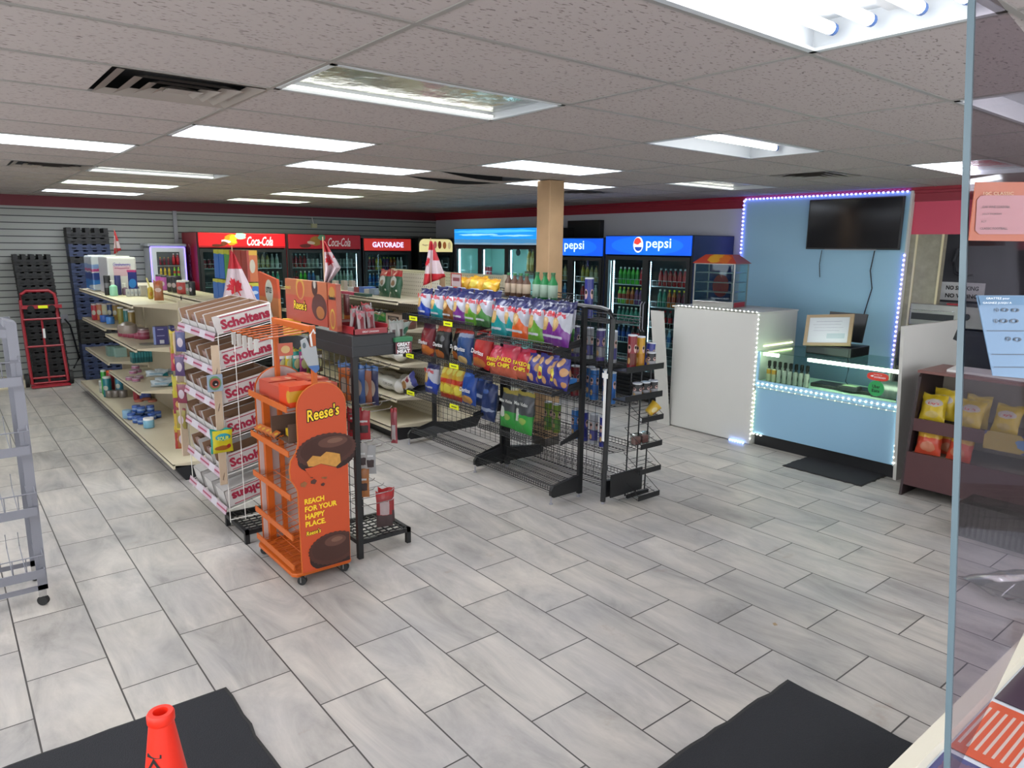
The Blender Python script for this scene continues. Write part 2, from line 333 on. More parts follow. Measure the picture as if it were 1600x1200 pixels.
SAG = {(cx(3.69), row(5.69)): .05, (cx(3.69), row(6.30)): .045, (cx(.03), row(12.4)): .0}
for i in range(len(GX)-1):
    for jj in range(len(GY)-1):
        if (i, jj) in used: continue
        a, b_, c, d = GX[i], GX[i+1], GY[jj], GY[jj+1]
        if a > X1+1 or c > Y1: continue
        b_ = min(b_, X1+1); d = min(d, Y1); sg = SAG.get((i, jj), 0)
        if sg:
            n = 8; 
            for q in range(n):
                u0, u1 = q/n, (q+1)/n; z0, z1 = [HC-sg*math.sin(PI*u) for u in (u0, u1)]
                cl.quad((a+(b_-a)*u0, c, z0), (a+(b_-a)*u1, c, z1), (a+(b_-a)*u1, d, HC-.004), (a+(b_-a)*u0, d, HC-.004))
        else: cl.quad((a, c, HC), (b_, c, HC), (b_, d, HC), (a, d, HC))
cl.box(GX[0], X1+1, GY[0], Y1, HC+.25, HC+.27, 1)
struct(cl.build('ceiling', [ceil_mat(), M('plenum_dark', '101010', .9)]))
gr = MB()
for x in GX: gr.box(x-.010, x+.010, GY[0], Y1, HC-.004, HC+.006)
for y in GY: gr.box(GX[0], X1, y-.010, y+.010, HC-.0045, HC+.006)
struct(gr.build('trim_4', M('t_bar', '8b8782', .45)))
mLit = M('lit_panel_cool', 'f4f8ff', .5, emit=EMI); mWarm = M('lit_panel_warm', 'f4ffe0', .5, emit=EMI*.75); mTube = M('tube_glow', 'ffffff', .5, emit=EMI*.36)
mHouse = M('fixture_white', 'bfc3c6', .35); mFoil = M('foil_reflector', 'b9bdb8', .16, .9, bump=.9, nscale=7); mCap = M('blue_cap', '4a6fae', .4)
KL = {'lit': 'evenly lit', 'warm': 'slim warm-white', 'mirror': 'unlit mirror-backed', 'tubes': 'open four-tube', 'onetube': 'single-tube', 'edge': 'half-dark'}
FL = {(1.25, .81): 'open four-tube ceiling light largest at upper right of the photo', (1.25, 2.64): 'dark foil-lined troffer directly left of the large open light, nearest of its kind',
 (1.25, 4.47): 'bright white troffer left of the foil-lined one, above the candy racks', (3.69, 2.64): 'troffer with one glowing tube above the white counter', (3.69, 4.47): 'bright troffer just nearer than the wooden post',
 (2.47, 5.69): 'bright bluish troffer left of the sagging ceiling tiles', (4.9, 5.69): 'bright troffer directly behind the wooden post', (3.69, 7.52): 'half-dark troffer between the sagging tiles and the red coolers',
 (.03, 5.69): 'troffer with one bright edge at far left under the square vent', (1.25, 7.52): 'unlit foil troffer mirroring coloured goods, above the left aisle', (1.25, 9.35): 'slim warm troffer second from the slatted wall at left',
 (1.25, 11.18): 'thin bright troffer touching the slatted wall at left', (3.69, 9.35): 'warm troffer second from the slatted wall above the red coolers', (3.69, 11.18): 'thin warm troffer nearest the slatted wall above the red coolers',
 (3.69, .81): 'troffer at the right edge seen through the glass', (6.12, 2.03): 'troffer above the red bulkhead beside the glass edge', (6.12, 4.47): 'unlit blue-tinted troffer in front of the light blue panel'}
def fixture(x, y, kind):
    i, jj = cx(x), row(y); a, b_, c, d = GX[i]+.012, GX[i+1]-.012, GY[jj]+.012, GY[jj+1]-.012
    t = T('ceiling_light', FL.get((x, y), 'white lay-in ceiling troffer behind the camera'), 'ceiling light', ((a+b_)/2, (c+d)/2, HC), group=None if (x, y) in FL else 'ceiling troffers behind the camera')
    hx_, hy = (b_-a)/2, (d-c)/2; dp = .09
    h = MB().box(-hx_, hx_, -hy, -hy+.004, 0, dp).box(-hx_, hx_, hy-.004, hy, 0, dp).box(-hx_, -hx_+.004, -hy, hy, 0, dp).box(hx_-.004, hx_, -hy, hy, 0, dp)
    h.box(-hx_, hx_, -hy, hy, dp, dp+.01)
    h.build('housing', mHouse, t)
    f = MB()
    for s in (-1, 1): f.box(-hx_, hx_, s*(hy-.012)-.012, s*(hy-.012)+.012, -.006, .004); f.box(s*(hx_-.012)-.012, s*(hx_-.012)+.012, -hy, hy, -.006, .004)
    f.build('frame', mHouse, t)
    if kind in ('lit', 'warm'):
        MB().box(-hx_+.02, hx_-.02, -hy+.02, hy-.02, dp-.012, dp-.004).build('diffuser', mLit if kind == 'lit' else mWarm, t)
    elif kind == 'mirror':
        MB().box(-hx_+.026, hx_-.026, -hy+.026, hy-.05, .028, .034).build('reflector', mFoil, t)
        MB().box(-hx_+.02, hx_-.02, hy-.042, hy-.022, .006, .016).build('lamp_strip', M('strip_glow', 'fffdf2', .5, emit=.8), t)  # bright white lip of an unlit fixture, given a glow of its own
    elif kind == 'edge':
        MB().box(-hx_+.03, hx_-.03, -hy+.03, hy-.12, .03, .036).build('reflector', mFoil, t)
        MB().box(-hx_+.02, hx_-.02, hy-.10, hy-.03, .006, .02).build('lamp_strip', mLit, t)
    else:
        for q in ((-.2, -.075, .075, .2) if kind == 'tubes' else (.05,)):
            tb = MB().cyl((-hx_+.06, q, .045), (hx_-.06, q, .045), .019, n=12).build('tube', mTube, t, smooth=True)
            for s in (-1, 1): MB().cyl((s*(hx_-.06), q, .045), (s*(hx_-.04), q, .045), .0195, n=12).build('end_cap', mCap, tb)
        MB().box(-hx_+.05, hx_-.05, -.02, .02, dp-.03, dp-.002).build('ballast_cover', M('ballast_white', 'c4c6c8', .4), t)
for f_ in FIX: fixture(*f_)
def vent(x, y, big, label):
    i, jj = cx(x), row(y); a, b_, c, d = GX[i], GX[i+1], GY[jj], GY[jj+1]
    # tile filling the other half of the 2x4 cell
    xm = (a+b_)/2; vx0, vx1 = (xm, b_) if big else (a, xm)
    struct(MB().box(min(a, vx0), max(b_, vx1), c, d, HC+.12, HC+.125).box(a, xm if big else a+.001, c, d, HC, HC+.002).box(xm if not big else b_-.001, b_, c, d, HC, HC+.002).build('trim_5', bpy.data.materials['fissured_ceiling_tile']))
    t = T('ceiling_vent', label, 'vent', ((vx0+vx1)/2, (c+d)/2, HC)); hw, hd = (vx1-vx0)/2-.012, (d-c)/2-.012
    def ring(o, ins_, z0, z1): 
        k = MB(); A, B = hw-o, hd-o; w_ = ins_
        for s in (-1, 1):
            k.add([(-A, s*B, z0), (A, s*B, z0), (A-w_, s*(B-w_), z1), (-A+w_, s*(B-w_), z1)], [(0,1,2,3)])
            k.add([(s*A, -B, z0), (s*A, B, z0), (s*(A-w_), B-w_, z1), (s*(A-w_), -B+w_, z1)], [(0,1,2,3)])
        return k
    mv = M('vent_paint', '8d857e', .5)
    ring(0, .05, -.008, .012).build('frame', mv, t)
    for o_, z in ((.075, -.014), (.145, -.016), (.205, -.018)): ring(o_, .058, z, z+.022).build('louvre', mv, t)
    MB().box(-.05, .05, -.05, .05, -.012, -.008).build('centre_plate', mv, t)
    MB().box(-hw, hw, -hd, hd, .08, .085).build('duct_shadow', M('duct_black', '0b0b0b', .9), t)
vent(.03, 3.25, 1, 'square ceiling diffuser with dark slots at upper left, nearest of the vents')
vent(.03, 7.52, 1, 'flattened square ceiling diffuser farther away at far left above the crates')
vent(6.12, 3.25, 0, 'grey sooty ceiling diffuser right above the light blue panel')
vent(6.12, 6.30, 0, 'small distant ceiling diffuser right of the wooden post top')

# ================================================================ wooden post
mWood = M('post_pine', 'a08260', .7, noise=.22, nscale=5)
t = T('wooden_post', 'square natural wood post rising to the ceiling behind the chip racks', 'post', (5.06, 5.66, 0))
MB().box(-.1, .1, -.1, .1, 0, HC-.006).build('post_shaft', mWood, t, bev=.008)
MB().box(-.105, .105, -.105, .105, 0, .09).build('base_trim', M('post_base', '3a3532', .6), t)

# ================================================================ cream gondola shelving
def shelf(parent, x0, x1, y0, y1, z, lip, th=.035, name='shelf'):
    """lip = side (-1 or +1) carrying the price rail"""
    b = MB().box(x0, x1, y0+.004, y1-.004, z-.012, z)
    xl = x0 if lip < 0 else x1; b.box(min(xl, xl-lip*.018), max(xl, xl-lip*.018), y0+.004, y1-.004, z-th, z+.003)
    for y in (y0+.006, y1-.010): b.prism([(x0, z-.012), (x1, z-.012), (x1 if lip < 0 else x0, z-.075)] , 'y', y, y+.004)
    return b.build(name, mCream, parent)
def gondola(name, label, x0, xc, x1, y0, y1, zt, lev_l, lev_r, nsec, base_in=0):
    """double-sided run along Y; x0/x1 outer edges, xc centre panel; lev_*: list of (section, z, depth)"""
    t = T(name, label, 'shelving', (xc, (y0+y1)/2, 0)); ox, oy = xc, (y0+y1)/2
    X = lambda v: v-ox; Y = lambda v: v-oy
    MB().box(X(xc-.02), X(xc+.02), Y(y0), Y(y1), .15, zt).build('back_panel', mCreamD, t)
    sw = (y1-y0)/nsec
    for i in range(nsec+1):
        y = y0+sw*i; MB().box(X(xc-.03), X(xc+.03), Y(y)-.012, Y(y)+.012, 0, zt+.01).build('upright', mCream, t)
    for i in range(nsec):
        a, b = Y(y0+sw*i), Y(y0+sw*(i+1))
        if x0 < xc: shelf(t, X(x0), X(xc-.02), a, b, .165, -1, .045, 'base_shelf')
        if x1 > xc: shelf(t, X(xc+.02), X(x1), a, b, .165, 1, .045, 'base_shelf')
    k = MB().prism([(X(x0+.10), 0), (X(x0+.015), .13), (X(xc-.03), .13), (X(xc-.03), 0)], 'y', Y(y0)+.01, Y(y1)-.01)
    if x1 > xc: k.prism([(X(x1-.10), 0), (X(x1-.015), .13), (X(xc+.03), .13), (X(xc+.03), 0)], 'y', Y(y0)+.01, Y(y1)-.01)
    k.build('kick_plate', mKick, t)
    for s, z, d in lev_l: shelf(t, X(xc-.02-d), X(xc-.02), Y(y0+sw*s), Y(y0+sw*(s+1)), z, -1)
    for s, z, d in lev_r: shelf(t, X(xc+.02), X(xc+.02+d), Y(y0+sw*s), Y(y0+sw*(s+1)), z, 1)
    return t
G1X = 2.08
g1 = gondola('gondola_shelf', 'long cream store gondola shelf run on the left behind the candy racks', 1.50, G1X, 2.64, 6.68, 11.72, 1.50,
    [(1, 1.005, .46), (1, .54, .46), (2, 1.07, .46), (2, .64, .46), (1, 1.475, .46), (2, 1.475, .46)], [(0, 1.54, .45), (1, 1.54, .45), (2, 1.54, .45), (0, 1.1, .4), (1, 1.1, .4)], 3)
# shelf cap lip on the far side, standing above the left top shelf
MB().box(.02, .04, -2.5, 2.5, 1.50, 1.555).build('top_rail', mCream, g1)
for y in (6.68+1.68, 6.68+3.36): MB().box(.01, .045, y-9.2-.004, y-9.2+.004, 1.49, 1.557).build('rail_joint', mDark, g1)
G2X = 4.42
g2 = gondola('gondola_shelf', 'cream gondola shelf run in the middle, at the far end of the black chip rack', 3.74, G2X, 5.0, 6.72, 10.0, 1.56,
    [(0, 1.53, .56), (1, 1.53, .56), (0, 1.22, .56), (1, 1.22, .56), (0, .83, .56), (1, .83, .56), (0, .47, .60), (1, .47, .6)], [(0, 1.5, .45), (1, 1.5, .45), (0, 1.0, .4)], 2)
MB().box(-.02, .02, -1.64, -.36, 1.56, 1.80).build('raised_back_panel', mCreamD, g2); MB().box(-.03, .03, -1.65, -1.63, 1.56, 1.81).build('raised_upright', M('tan_edge', '8a6e50', .6), g2)
g3 = gondola('gondola_shelf', 'farthest cream pegboard gondola in front of the three-door blue cooler', 5.55, 6.0, 6.45, 7.6, 10.6, 1.74, [(0, 1.3, .4), (1, 1.3, .4)], [(0, 1.3, .4)], 2)
# pegboard dots on the raised panels
mPeg = bpy.data.materials.new('pegboard'); mPeg.use_nodes = True
nt = mPeg.node_tree; b_ = nt.nodes['Principled BSDF']; tc = nt.nodes.new('ShaderNodeTexCoord'); sc_ = nt.nodes.new('ShaderNodeVectorMath'); sc_.operation = 'SCALE'; sc_.inputs['Scale'].default_value = 22
fr_ = nt.nodes.new('ShaderNodeVectorMath'); fr_.operation = 'FRACTION'; sb = nt.nodes.new('ShaderNodeVectorMath'); sb.operation = 'SUBTRACT'; sb.inputs[1].default_value = (.5,.5,.5)
ml = nt.nodes.new('ShaderNodeVectorMath'); ml.operation = 'MULTIPLY'; ml.inputs[1].default_value = (0,1,1); ln = nt.nodes.new('ShaderNodeVectorMath'); ln.operation = 'LENGTH'; lt = nt.nodes.new('ShaderNodeMath'); lt.operation = 'LESS_THAN'; lt.inputs[1].default_value = .16
mx_ = nt.nodes.new('ShaderNodeMix'); mx_.data_type = 'RGBA'; mx_.inputs[6].default_value = (*hx('c9c2b0'), 1); mx_.inputs[7].default_value = (*hx('6e675b'), 1)
for a_, c_ in ((tc.outputs['Object'], sc_.inputs[0]), (sc_.outputs[0], fr_.inputs[0]), (fr_.outputs[0], sb.inputs[0]), (sb.outputs[0], ml.inputs[0]), (ml.outputs[0], ln.inputs[0]), (ln.outputs['Value'], lt.inputs[0]), (lt.outputs[0], mx_.inputs[0]), (mx_.outputs[2], b_.inputs['Base Color'])): nt.links.new(a_, c_)
for g in (g2, g3):
    for k in g.children:
        if 'back_panel' in k.name: k.data.materials.clear(); k.data.materials.append(mPeg)

# ================================================================ coolers
mCabK = M('cooler_black', '1d1f22', .4); mInner = M('cooler_inner_white', 'b9c4c4', .5); mInnerD = M('cooler_inner_dark', '4a5052', .5)
mGl = glass('door_glass', 'dfeeee', .02); mLED = M('cool_led', 'cfeeff', .4, emit=6); mShelfW = M('shelf_wire', 'b4b8ba', .4, .3)
mRubber = M('door_gasket', '2a2b2e', .6)
def cooler(label, org, rz, w, d, h, zh0, ndoor, cab, side=None, header=None, inner=None, shelves=(1.62, 1.38, 1.13, .88, .63), led=(), zb=.42, name='drinks_cooler', frame=.05, hinset=.02, hrad=0, emit_strip=None, ztop=None, lamp=0):
    t = T(name, label, 'cooler', org, rz); inner = inner or mInner; ztop = ztop or zh0-.04
    b = MB().box(0, .03, 0, d, .06, h).box(w-.03, w, 0, d, .06, h).box(.03, w-.03, d-.03, d, .06, h).box(.03, w-.03, 0, d-.03, h-.03, h).box(.03, w-.03, .02, d-.03, .06, zb-.03)
    b.box(.03, w-.03, .05, d-.03, ztop+.03, h-.03)
    b.build('cabinet', cab, t)
    if side:
        MB().box(-.004, 0, .01, d-.01, .08, h-.01).build('side_panel', side, t)
        MB().box(w, w+.004, .01, d-.01, .08, h-.01).build('side_panel', side, t)
    k = MB().box(.03, .04, .06, d-.03, zb, ztop).box(w-.04, w-.03, .06, d-.03, zb, ztop).box(.04, w-.04, d-.05, d-.04, zb, ztop).box(.04, w-.04, .06, d-.05, zb-.03, zb).box(.04, w-.04, .06, d-.05, ztop, ztop+.01)
    k.build('liner', inner, t)
    g = MB()
    for i in range(6): g.box(.05, w-.05, -.012, .02, .09+i*.05, .11+i*.05)
    g.build('grille', mBlackP, t)
    hd = None
    if header:
        if hrad:
            poly = [(hinset, zh0), (w-hinset, zh0)]+[(w-hinset-hrad+hrad*math.cos(a*PI/12), h-.02-hrad+hrad*math.sin(a*PI/12)) for a in range(7)]+[(hinset+hrad-hrad*math.sin(a*PI/12), h-.02-hrad+hrad*math.cos(a*PI/12)) for a in range(7)]
            hd = MB().prism(poly, 'y', -.03, -.005).build('header_sign', header, t)
        else: hd = MB().box(hinset, w-hinset, -.03, -.002, zh0, h-.01).build('header_sign', header, t, bev=.006)
    dw = (w-.06)/ndoor
    for i in range(ndoor):
        a, c = .03+dw*i, .03+dw*(i+1)
        fr = MB().box(a, a+frame, -.02, .03, zb-.02, ztop+.02).box(c-frame, c, -.02, .03, zb-.02, ztop+.02).box(a+frame, c-frame, -.02, .03, zb-.02, zb-.02+frame).box(a+frame, c-frame, -.02, .03, ztop+.02-frame, ztop+.02)
        dr = fr.build('door', mCabK if cab != mWhite else cab, t)
        MB().box(a+frame, c-frame, .0, .006, zb-.02+frame, ztop+.02-frame).build('door_glass', mGl, dr)
        xh = c-frame/2 if i % 2 == 0 else a+frame/2
        MB().tube([(xh, -.02, 1.0), (xh, -.05, 1.03), (xh, -.05, 1.37), (xh, -.02, 1.4)], .009, 6).build('handle', mGrey, dr)
        if lamp:
            for xx in (a+.012, c-.030): MB().box(xx, xx+.018, .04, .06, zb+.05, ztop-.05).build('interior_lamp', M('lamp_%g' % lamp, 'e6f4ff', .5, emit=lamp), t)  # unseen glowing bars added behind the door frames to brighten the inside
        for z in shelves:
            s = MB().box(a+.02, c-.02, .10, .12, z-.014, z-.002).box(a+.02, c-.02, d-.09, d-.07, z-.01, z)
            n = 12
            for q in range(n): x = a+.03+(c-a-.06)*q/(n-1); s.box(x-.002, x+.002, .10, d-.08, z-.004, z)
            for q in range(9): x = a+.03+(c-a-.06)*q/8; s.box(x-.002, x+.002, .10, .104, z, z+.07)
            s.box(a+.02, c-.02, .10, .104, z+.066, z+.072)
            s.build('wire_shelf', mShelfW, t)
    for x in led:
        l = MB().box(x-.012, x+.012, .045, .055, zb+.02, ztop-.03)
        e = MB(); n = int((ztop-zb)/.028)
        for q in range(n): z = zb+.04+(ztop-zb-.08)*q/n; e.box(x-.011, x+.011, .040, .046, z, z+.016)
        o = l.build('light_strip', mGrey, t); e.build('led', mLED, o)
    return t, hd
FY = 12.15; DY = .84
mCokeR = PK('red_backlit_sign', 'c8141c', [('r', (.5, .5, .06), (1, 1, .06), '8e0e14'), ('e', (.36, None, .55), (.075, 1, .38), 'd98a14'), ('e', (.385, None, .6), (.05, 1, .30), 'f0b81e'), ('e', (.47, None, .80), (.065, 1, .22), '9fd4b4'), ('e', (.30, None, .42), (.05, 1, .12), 'f2e6dc'), ('e', (.27, None, .28), (.035, 1, .16), '6a2d0c'), ('e', (.20, None, .14), (.06, 1, .10), '53200a')], warp=.09, emit=.26, wscale=5)
mCokeR2 = PK('red_unlit_sign', '9c1822', [('e', (.36, None, .55), (.075, 1, .34), '7d5a1e'), ('e', (.45, None, .80), (.055, 1, .20), '4f7a60'), ('e', (.30, None, .42), (.05, 1, .12), 'a08c84'), ('e', (.22, None, .20), (.07, 1, .14), '4b1b12')], warp=.09, emit=.05, wscale=5)
mCokeS = M('cola_side_red', '8f1c28', .4); mTxtGlow = M('white_glow_print', 'f6f6f6', .5, emit=.4); mCyanGlow = M('ice_white_glow_print', 'c9eaff', .5, emit=.55)
c1, h1 = cooler('red cola cooler at the left end with brightly lit bottle-art sign', (3.343, FY, 0), 0, 1.45, DY, 2.30, 2.055, 2, mCabK, mCokeS, mCokeR, mInnerD, shelves=(1.72, 1.42, 1.12), led=(), lamp=.8)
txt('Coca-Cola', .43, .15, mTxtGlow, h1, (1.0, -.034, 2.165), '-y', shear=.35, bold=.012)
o = txt('Coca', .52, .15, M('side_script', 'd8a8a8', .5), c1, (-.008, .42, 1.85), '-x', shear=.3, bold=.004, rot=-PI/2); 
o = txt('Cola', .52, .15, M('side_script', 'd8a8a8', .5), c1, (-.008, .42, 1.35), '-x', shear=.3, bold=.004, rot=-PI/2)
c2, h2 = cooler('red cola cooler with dim unlit sign, second from the left end', (4.81, FY, 0), 0, 1.40, DY, 2.30, 2.045, 2, mCabK, mCokeS, mCokeR2, mInnerD, shelves=(1.72, 1.42, 1.12), led=(.70, 1.33), lamp=.8)
txt('Coca-Cola', .43, .15, M('dim_white_print', 'cfc4c4', .5, emit=.08), h2, (.96, -.034, 2.165), '-y', shear=.35, bold=.008)
c3, h3 = cooler('black cooler with orange-red sports drink sign right of the red coolers', (6.25, FY, 0), 0, 1.03, DY, 2.25, 2.02, 1, mCabK, None, M('orange_red_sign', 'c8342e', .5, emit=.20), mInnerD, shelves=(1.66, 1.36, 1.08), led=(.09,), lamp=1.5)
txt('GATORADE', .66, .10, M('lilac_glow_print', 'c8c6ff', .5, emit=.6), h3, (.51, -.034, 2.13), '-y', bold=.03)
mIce = PK('ice_cream_sign', 'efe3a4', [('e', (.46, None, .55), (.05, 1, .28), 'b0605a'), ('e', (.60, None, .55), (.055, 1, .30), '5e2f1a'), ('e', (.75, None, .52), (.055, 1, .28), '9b6034'), ('e', (.90, None, .5), (.045, 1, .28), 'c9b98a')], emit=.28)
c4, h4 = cooler('narrow black ice cream freezer with cream arched sign in the room corner', (7.44, FY, 0), 0, .80, DY, 2.27, 2.0, 1, mCabK, None, mIce, mInnerD, shelves=(1.7, 1.4, 1.1), hrad=.11, lamp=1.2, name='ice_cream_freezer')
txt('Häagen-Dazs', .24, .045, mTxtK, h4, (.19, -.034, 2.13), '-y')
RZ = -PI/2; FX = 7.53
mBlueIce = PK('ice_blue_sign', '1b8fe6', [('e', (.5, None, .82), (.5, 1, .10), '4db8f5'), ('e', (.3, None, .62), (.25, 1, .05), '9ad9ff'), ('e', (.72, None, .55), (.25, 1, .04), '8fd2fb'), ('r', (.5, None, .17), (1, 1, .17), '3f7fae'), ('r', (.5, None, .05), (1, 1, .06), '7793a8')], warp=.12, emit=.40, wscale=7)
c5, h5 = cooler('wide three-door cooler with sky-blue icy sign left of the wooden post', (FX, 11.02, 0), RZ, 2.33, .86, 2.43, 2.15, 3, mCabK, None, mBlueIce, M('cooler_inner_teal', 'a9d4cc', .5), shelves=(1.62, 1.28), lamp=5, led=(.10, .84, 1.60), name='drinks_cooler')
mPepS = PK('blue_backlit_sign', '0a4fd0', [('e', (.5, None, .5), (.42, 1, .5), '0f62e8')], emit=.42)
mNavy = M('navy_side', '27355c', .45)
c6, h6 = cooler('blue-sign cola cooler half hidden by the wooden post', (FX, 8.62, 0), RZ, 1.37, .86, 2.26, 2.0, 2, mCabK, mNavy, mPepS, mInnerD, shelves=(1.62, 1.34, 1.06, .80), led=(.68,), lamp=1.5)
c7, h7 = cooler('large blue-sign cola cooler nearest the white counter with two bright light strips', (FX, 7.22, 0), RZ, 1.52, .86, 2.29, 2.03, 2, mCabK, mNavy, mPepS, mInnerD, shelves=(1.62, 1.34, 1.06, .80, .56), led=(.13, .80), lamp=1.8)
for hh, x in ((h6, .62), (h7, .82)):
    txt('pepsi', .42, .16, mCyanGlow, hh, (x+.16, -.034, 2.135 if hh == h6 else 2.165), '-y', bold=.01)
    z = 2.135 if hh == h6 else 2.165
    b = MB().prism([(x-.19+.085*math.cos(a*PI/12), z+.105*math.sin(a*PI/12)) for a in range(24)], 'y', -.033, -.030); b.build('emblem_disc', mTxtGlow, hh)
    b = MB().prism([(x-.20+.065*math.cos(a*PI/12), z+.02+.072*math.sin(a*PI/12)) for a in range(0, 13)]+[(x-.23, z+.005), (x-.19, z+.0), (x-.15, z+.03)], 'y', -.036, -.033); b.build('emblem_red', M('emblem_red', 'd8342c', .5, emit=.6), hh)
    b = MB().prism([(x-.185+.062*math.cos(a*PI/12), z-.03+.055*math.sin(a*PI/12)) for a in range(12, 25)], 'y', -.036, -.033); b.build('emblem_blue', M('emblem_blue', '1a3f9e', .5, emit=.4), hh)
for q in range(2): MB().cyl((.98+q*.4, .70, 2.02), (.98+q*.4, .69, 2.02), .06, n=16).build('fan', mDark, c5)

# ---- drinks inside the coolers: one simple mesh per drink
def bottle_mesh(nm, mat, h=.235, r=.033, can=False, tall=False):
    if can: p = [(r*.85, 0), (r, .008), (r, h-.012), (r*.8, h)]
    else: p = [(r*.8, 0), (r, .01), (r, h*.35), (r*.9, h*.45), (r, h*.58), (r*.75, h*.74), (.013, h*.86), (.013, h*.9), (.016, h*.9), (.016, h)]
    o = MB().lathe(p, 10).build(nm, mat, smooth=True); return o
def drinkmat(nm, liq, lab, cap, lo=.3, hi=.6): return PK(nm, liq, [('r', (.5, .5, (lo+hi)/2), (2, 2, (hi-lo)/2), lab), ('r', (.5, .5, .97), (2, 2, .07), cap)], rough=.2)
DK = {}
def drink(key):
    if key in DK: return DK[key]
    spec = {'red': ('a31420', 'c42733', 'c8c8c8', 0), 'cola': ('1c0f0c', 'b01e26', 'b01e26', 0), 'green': ('4bc42e', '2f9a26', 'e8e8e0', 0), 'lime': ('7fc843', 'b64a36', 'e8e23a', 0), 'orange': ('c96a1e', 'a83a20', 'e8e23a', 0),
     'purple': ('6a3272', '813a60', 'e0d838', 0), 'berry': ('7a1c2a', '5e1830', 'e2c332', 0), 'blue': ('2f6fb4', '2a4f96', 'd8d8d8', 0), 'navy': ('1b2f66', '3550a0', 'b8c4d8', 0), 'teal': ('2e7a66', '3a8a70', 'e0e0d0', 0), 'yellow': ('d0b436', 'b8a23c', '8a5a2a', 0),
     'cream': ('bfa772', 'cfc39a', '6b4a2c', 0), 'white': ('c4c8c4', 'a8b8a8', 'dcdcdc', 0), 'canred': ('8f2230', '8f2230', 'b0b0b0', 1), 'cansilver': ('9aa09e', 'a8b0a8', 'b0b0b0', 1), 'juice': ('c9a55a', 'd8c080', '7a4a30', 0), 'water': ('7ea8c4', '4a78b4', 'e0e8f0', 0)}[key]
    o = bottle_mesh('drink_can' if spec[3] else 'drink_bottle', drinkmat('drink_'+key, spec[0], spec[1], spec[2]), .15 if spec[3] else .235, can=bool(spec[3]))
    DK[key] = [o, False]; return DK[key]
def stock(cool, x0, x1, z, keys, label, n, y=.15, sc=1.0, rows=1):
    """n drinks standing in a row on a cooler shelf, colours cycling through keys"""
    mw = cool.matrix_basis if cool.parent is None else cool.matrix_world
    mw = Matrix.Translation(cool.location) @ Matrix.Rotation(cool.rotation_euler.z, 4, 'Z')
    for r_ in range(rows):
        for i in range(n):
            key = keys[(i*len(keys))//n]; d = drink(key); x = x0+(x1-x0)*(i+.5)/n; p = mw @ Vector((x, y+r_*.08, z))
            if d[1]: o = d[0].copy(); COL.objects.link(o)
            else: o = d[0]; d[1] = True
            o.location = p; o.scale = (sc, sc, sc)
            kind = 'can' if 'can' in key else 'bottle'
            tag(o, f'{CN[key]} {kind} {label}', kind, f'{CN[key]} {kind}s {label}')
CN = {'red': 'red drink', 'cola': 'dark cola', 'green': 'bright green', 'lime': 'lime green', 'orange': 'orange drink', 'purple': 'purple drink', 'berry': 'dark berry', 'blue': 'blue', 'navy': 'navy', 'teal': 'teal', 'yellow': 'yellow', 'cream': 'cream coloured', 'white': 'whitish', 'canred': 'dark red', 'cansilver': 'silver', 'juice': 'amber juice', 'water': 'clear blue'}
stock(c7, .13, .68, 1.62, ['green', 'green', 'red'], 'on the top left shelf of the large blue cooler', 7)
stock(c7, .86, 1.42, 1.62, ['red'], 'on the top right shelf of the large blue cooler', 7)
stock(c7, .13, .68, 1.34, ['lime', 'orange', 'purple', 'yellow'], 'on the second left shelf of the large blue cooler', 7)
stock(c7, .86, 1.42, 1.34, ['teal', 'orange', 'berry', 'purple'], 'on the second right shelf of the large blue cooler', 7)
stock(c7, .13, .68, 1.06, ['teal'], 'on the third left shelf of the large blue cooler', 7)
stock(c7, .86, 1.42, 1.06, ['cola', 'navy'], 'on the third right shelf of the large blue cooler', 6)
stock(c7, .13, .68, .80, ['navy', 'cola'], 'on the fourth left shelf of the large blue cooler', 6)
stock(c7, .86, 1.42, .80, ['water', 'cola'], 'on the fourth right shelf of the large blue cooler', 6)
stock(c6, .08, .64, 1.62, ['yellow', 'cream'], 'on the top left shelf of the post-hidden cooler', 6)
stock(c6, .76, 1.30, 1.62, ['yellow', 'cream', 'lime'], 'on the top right shelf of the post-hidden cooler', 6)
stock(c6, .08, .64, 1.34, ['blue', 'water'], 'on the second left shelf of the post-hidden cooler', 6)
stock(c6, .76, 1.30, 1.34, ['red', 'white', 'blue'], 'on the second right shelf of the post-hidden cooler', 6)
stock(c6, .76, 1.30, 1.06, ['navy'], 'on the third right shelf of the post-hidden cooler', 6)
stock(c5, .33, .72, 1.62, ['canred'], 'behind the left door of the three-door cooler', 5, .3)
stock(c5, 1.05, 1.45, 1.28, ['white'], 'low behind the middle door of the three-door cooler', 5, .25, 1.25)
stock(c5, 1.72, 2.18, 1.72, ['juice'], 'standing in a brown tray behind the right door of the three-door cooler', 5, .3, 1.55)
tag(MB().box(7.80, 8.06, 8.83, 9.34, 1.66, 1.715).build('bottle_tray', M('brown_tray', '6b4a2a', .7)), 'brown cardboard tray under the amber bottles in the three-door cooler', 'tray')
stock(c1, .10, .66, 1.72, ['canred', 'cola'], 'on the top left shelf of the lit red cooler', 7)
stock(c1, .80, 1.38, 1.72, ['juice', 'cream', 'white'], 'on the top right shelf of the lit red cooler', 7)
stock(c1, .80, 1.38, 1.42, ['white', 'teal'], 'on the second right shelf of the lit red cooler', 7)
stock(c2, .10, .64, 1.72, ['red', 'cansilver'], 'on the top left shelf of the dim red cooler', 7)
stock(c2, .80, 1.30, 1.72, ['cansilver'], 'on the top right shelf of the dim red cooler', 7)
stock(c2, .10, .64, 1.42, ['cola', 'green', 'blue', 'cansilver'], 'on the second left shelf of the dim red cooler', 7)
stock(c2, .80, 1.30, 1.42, ['white'], 'on the second right shelf of the dim red cooler', 7)
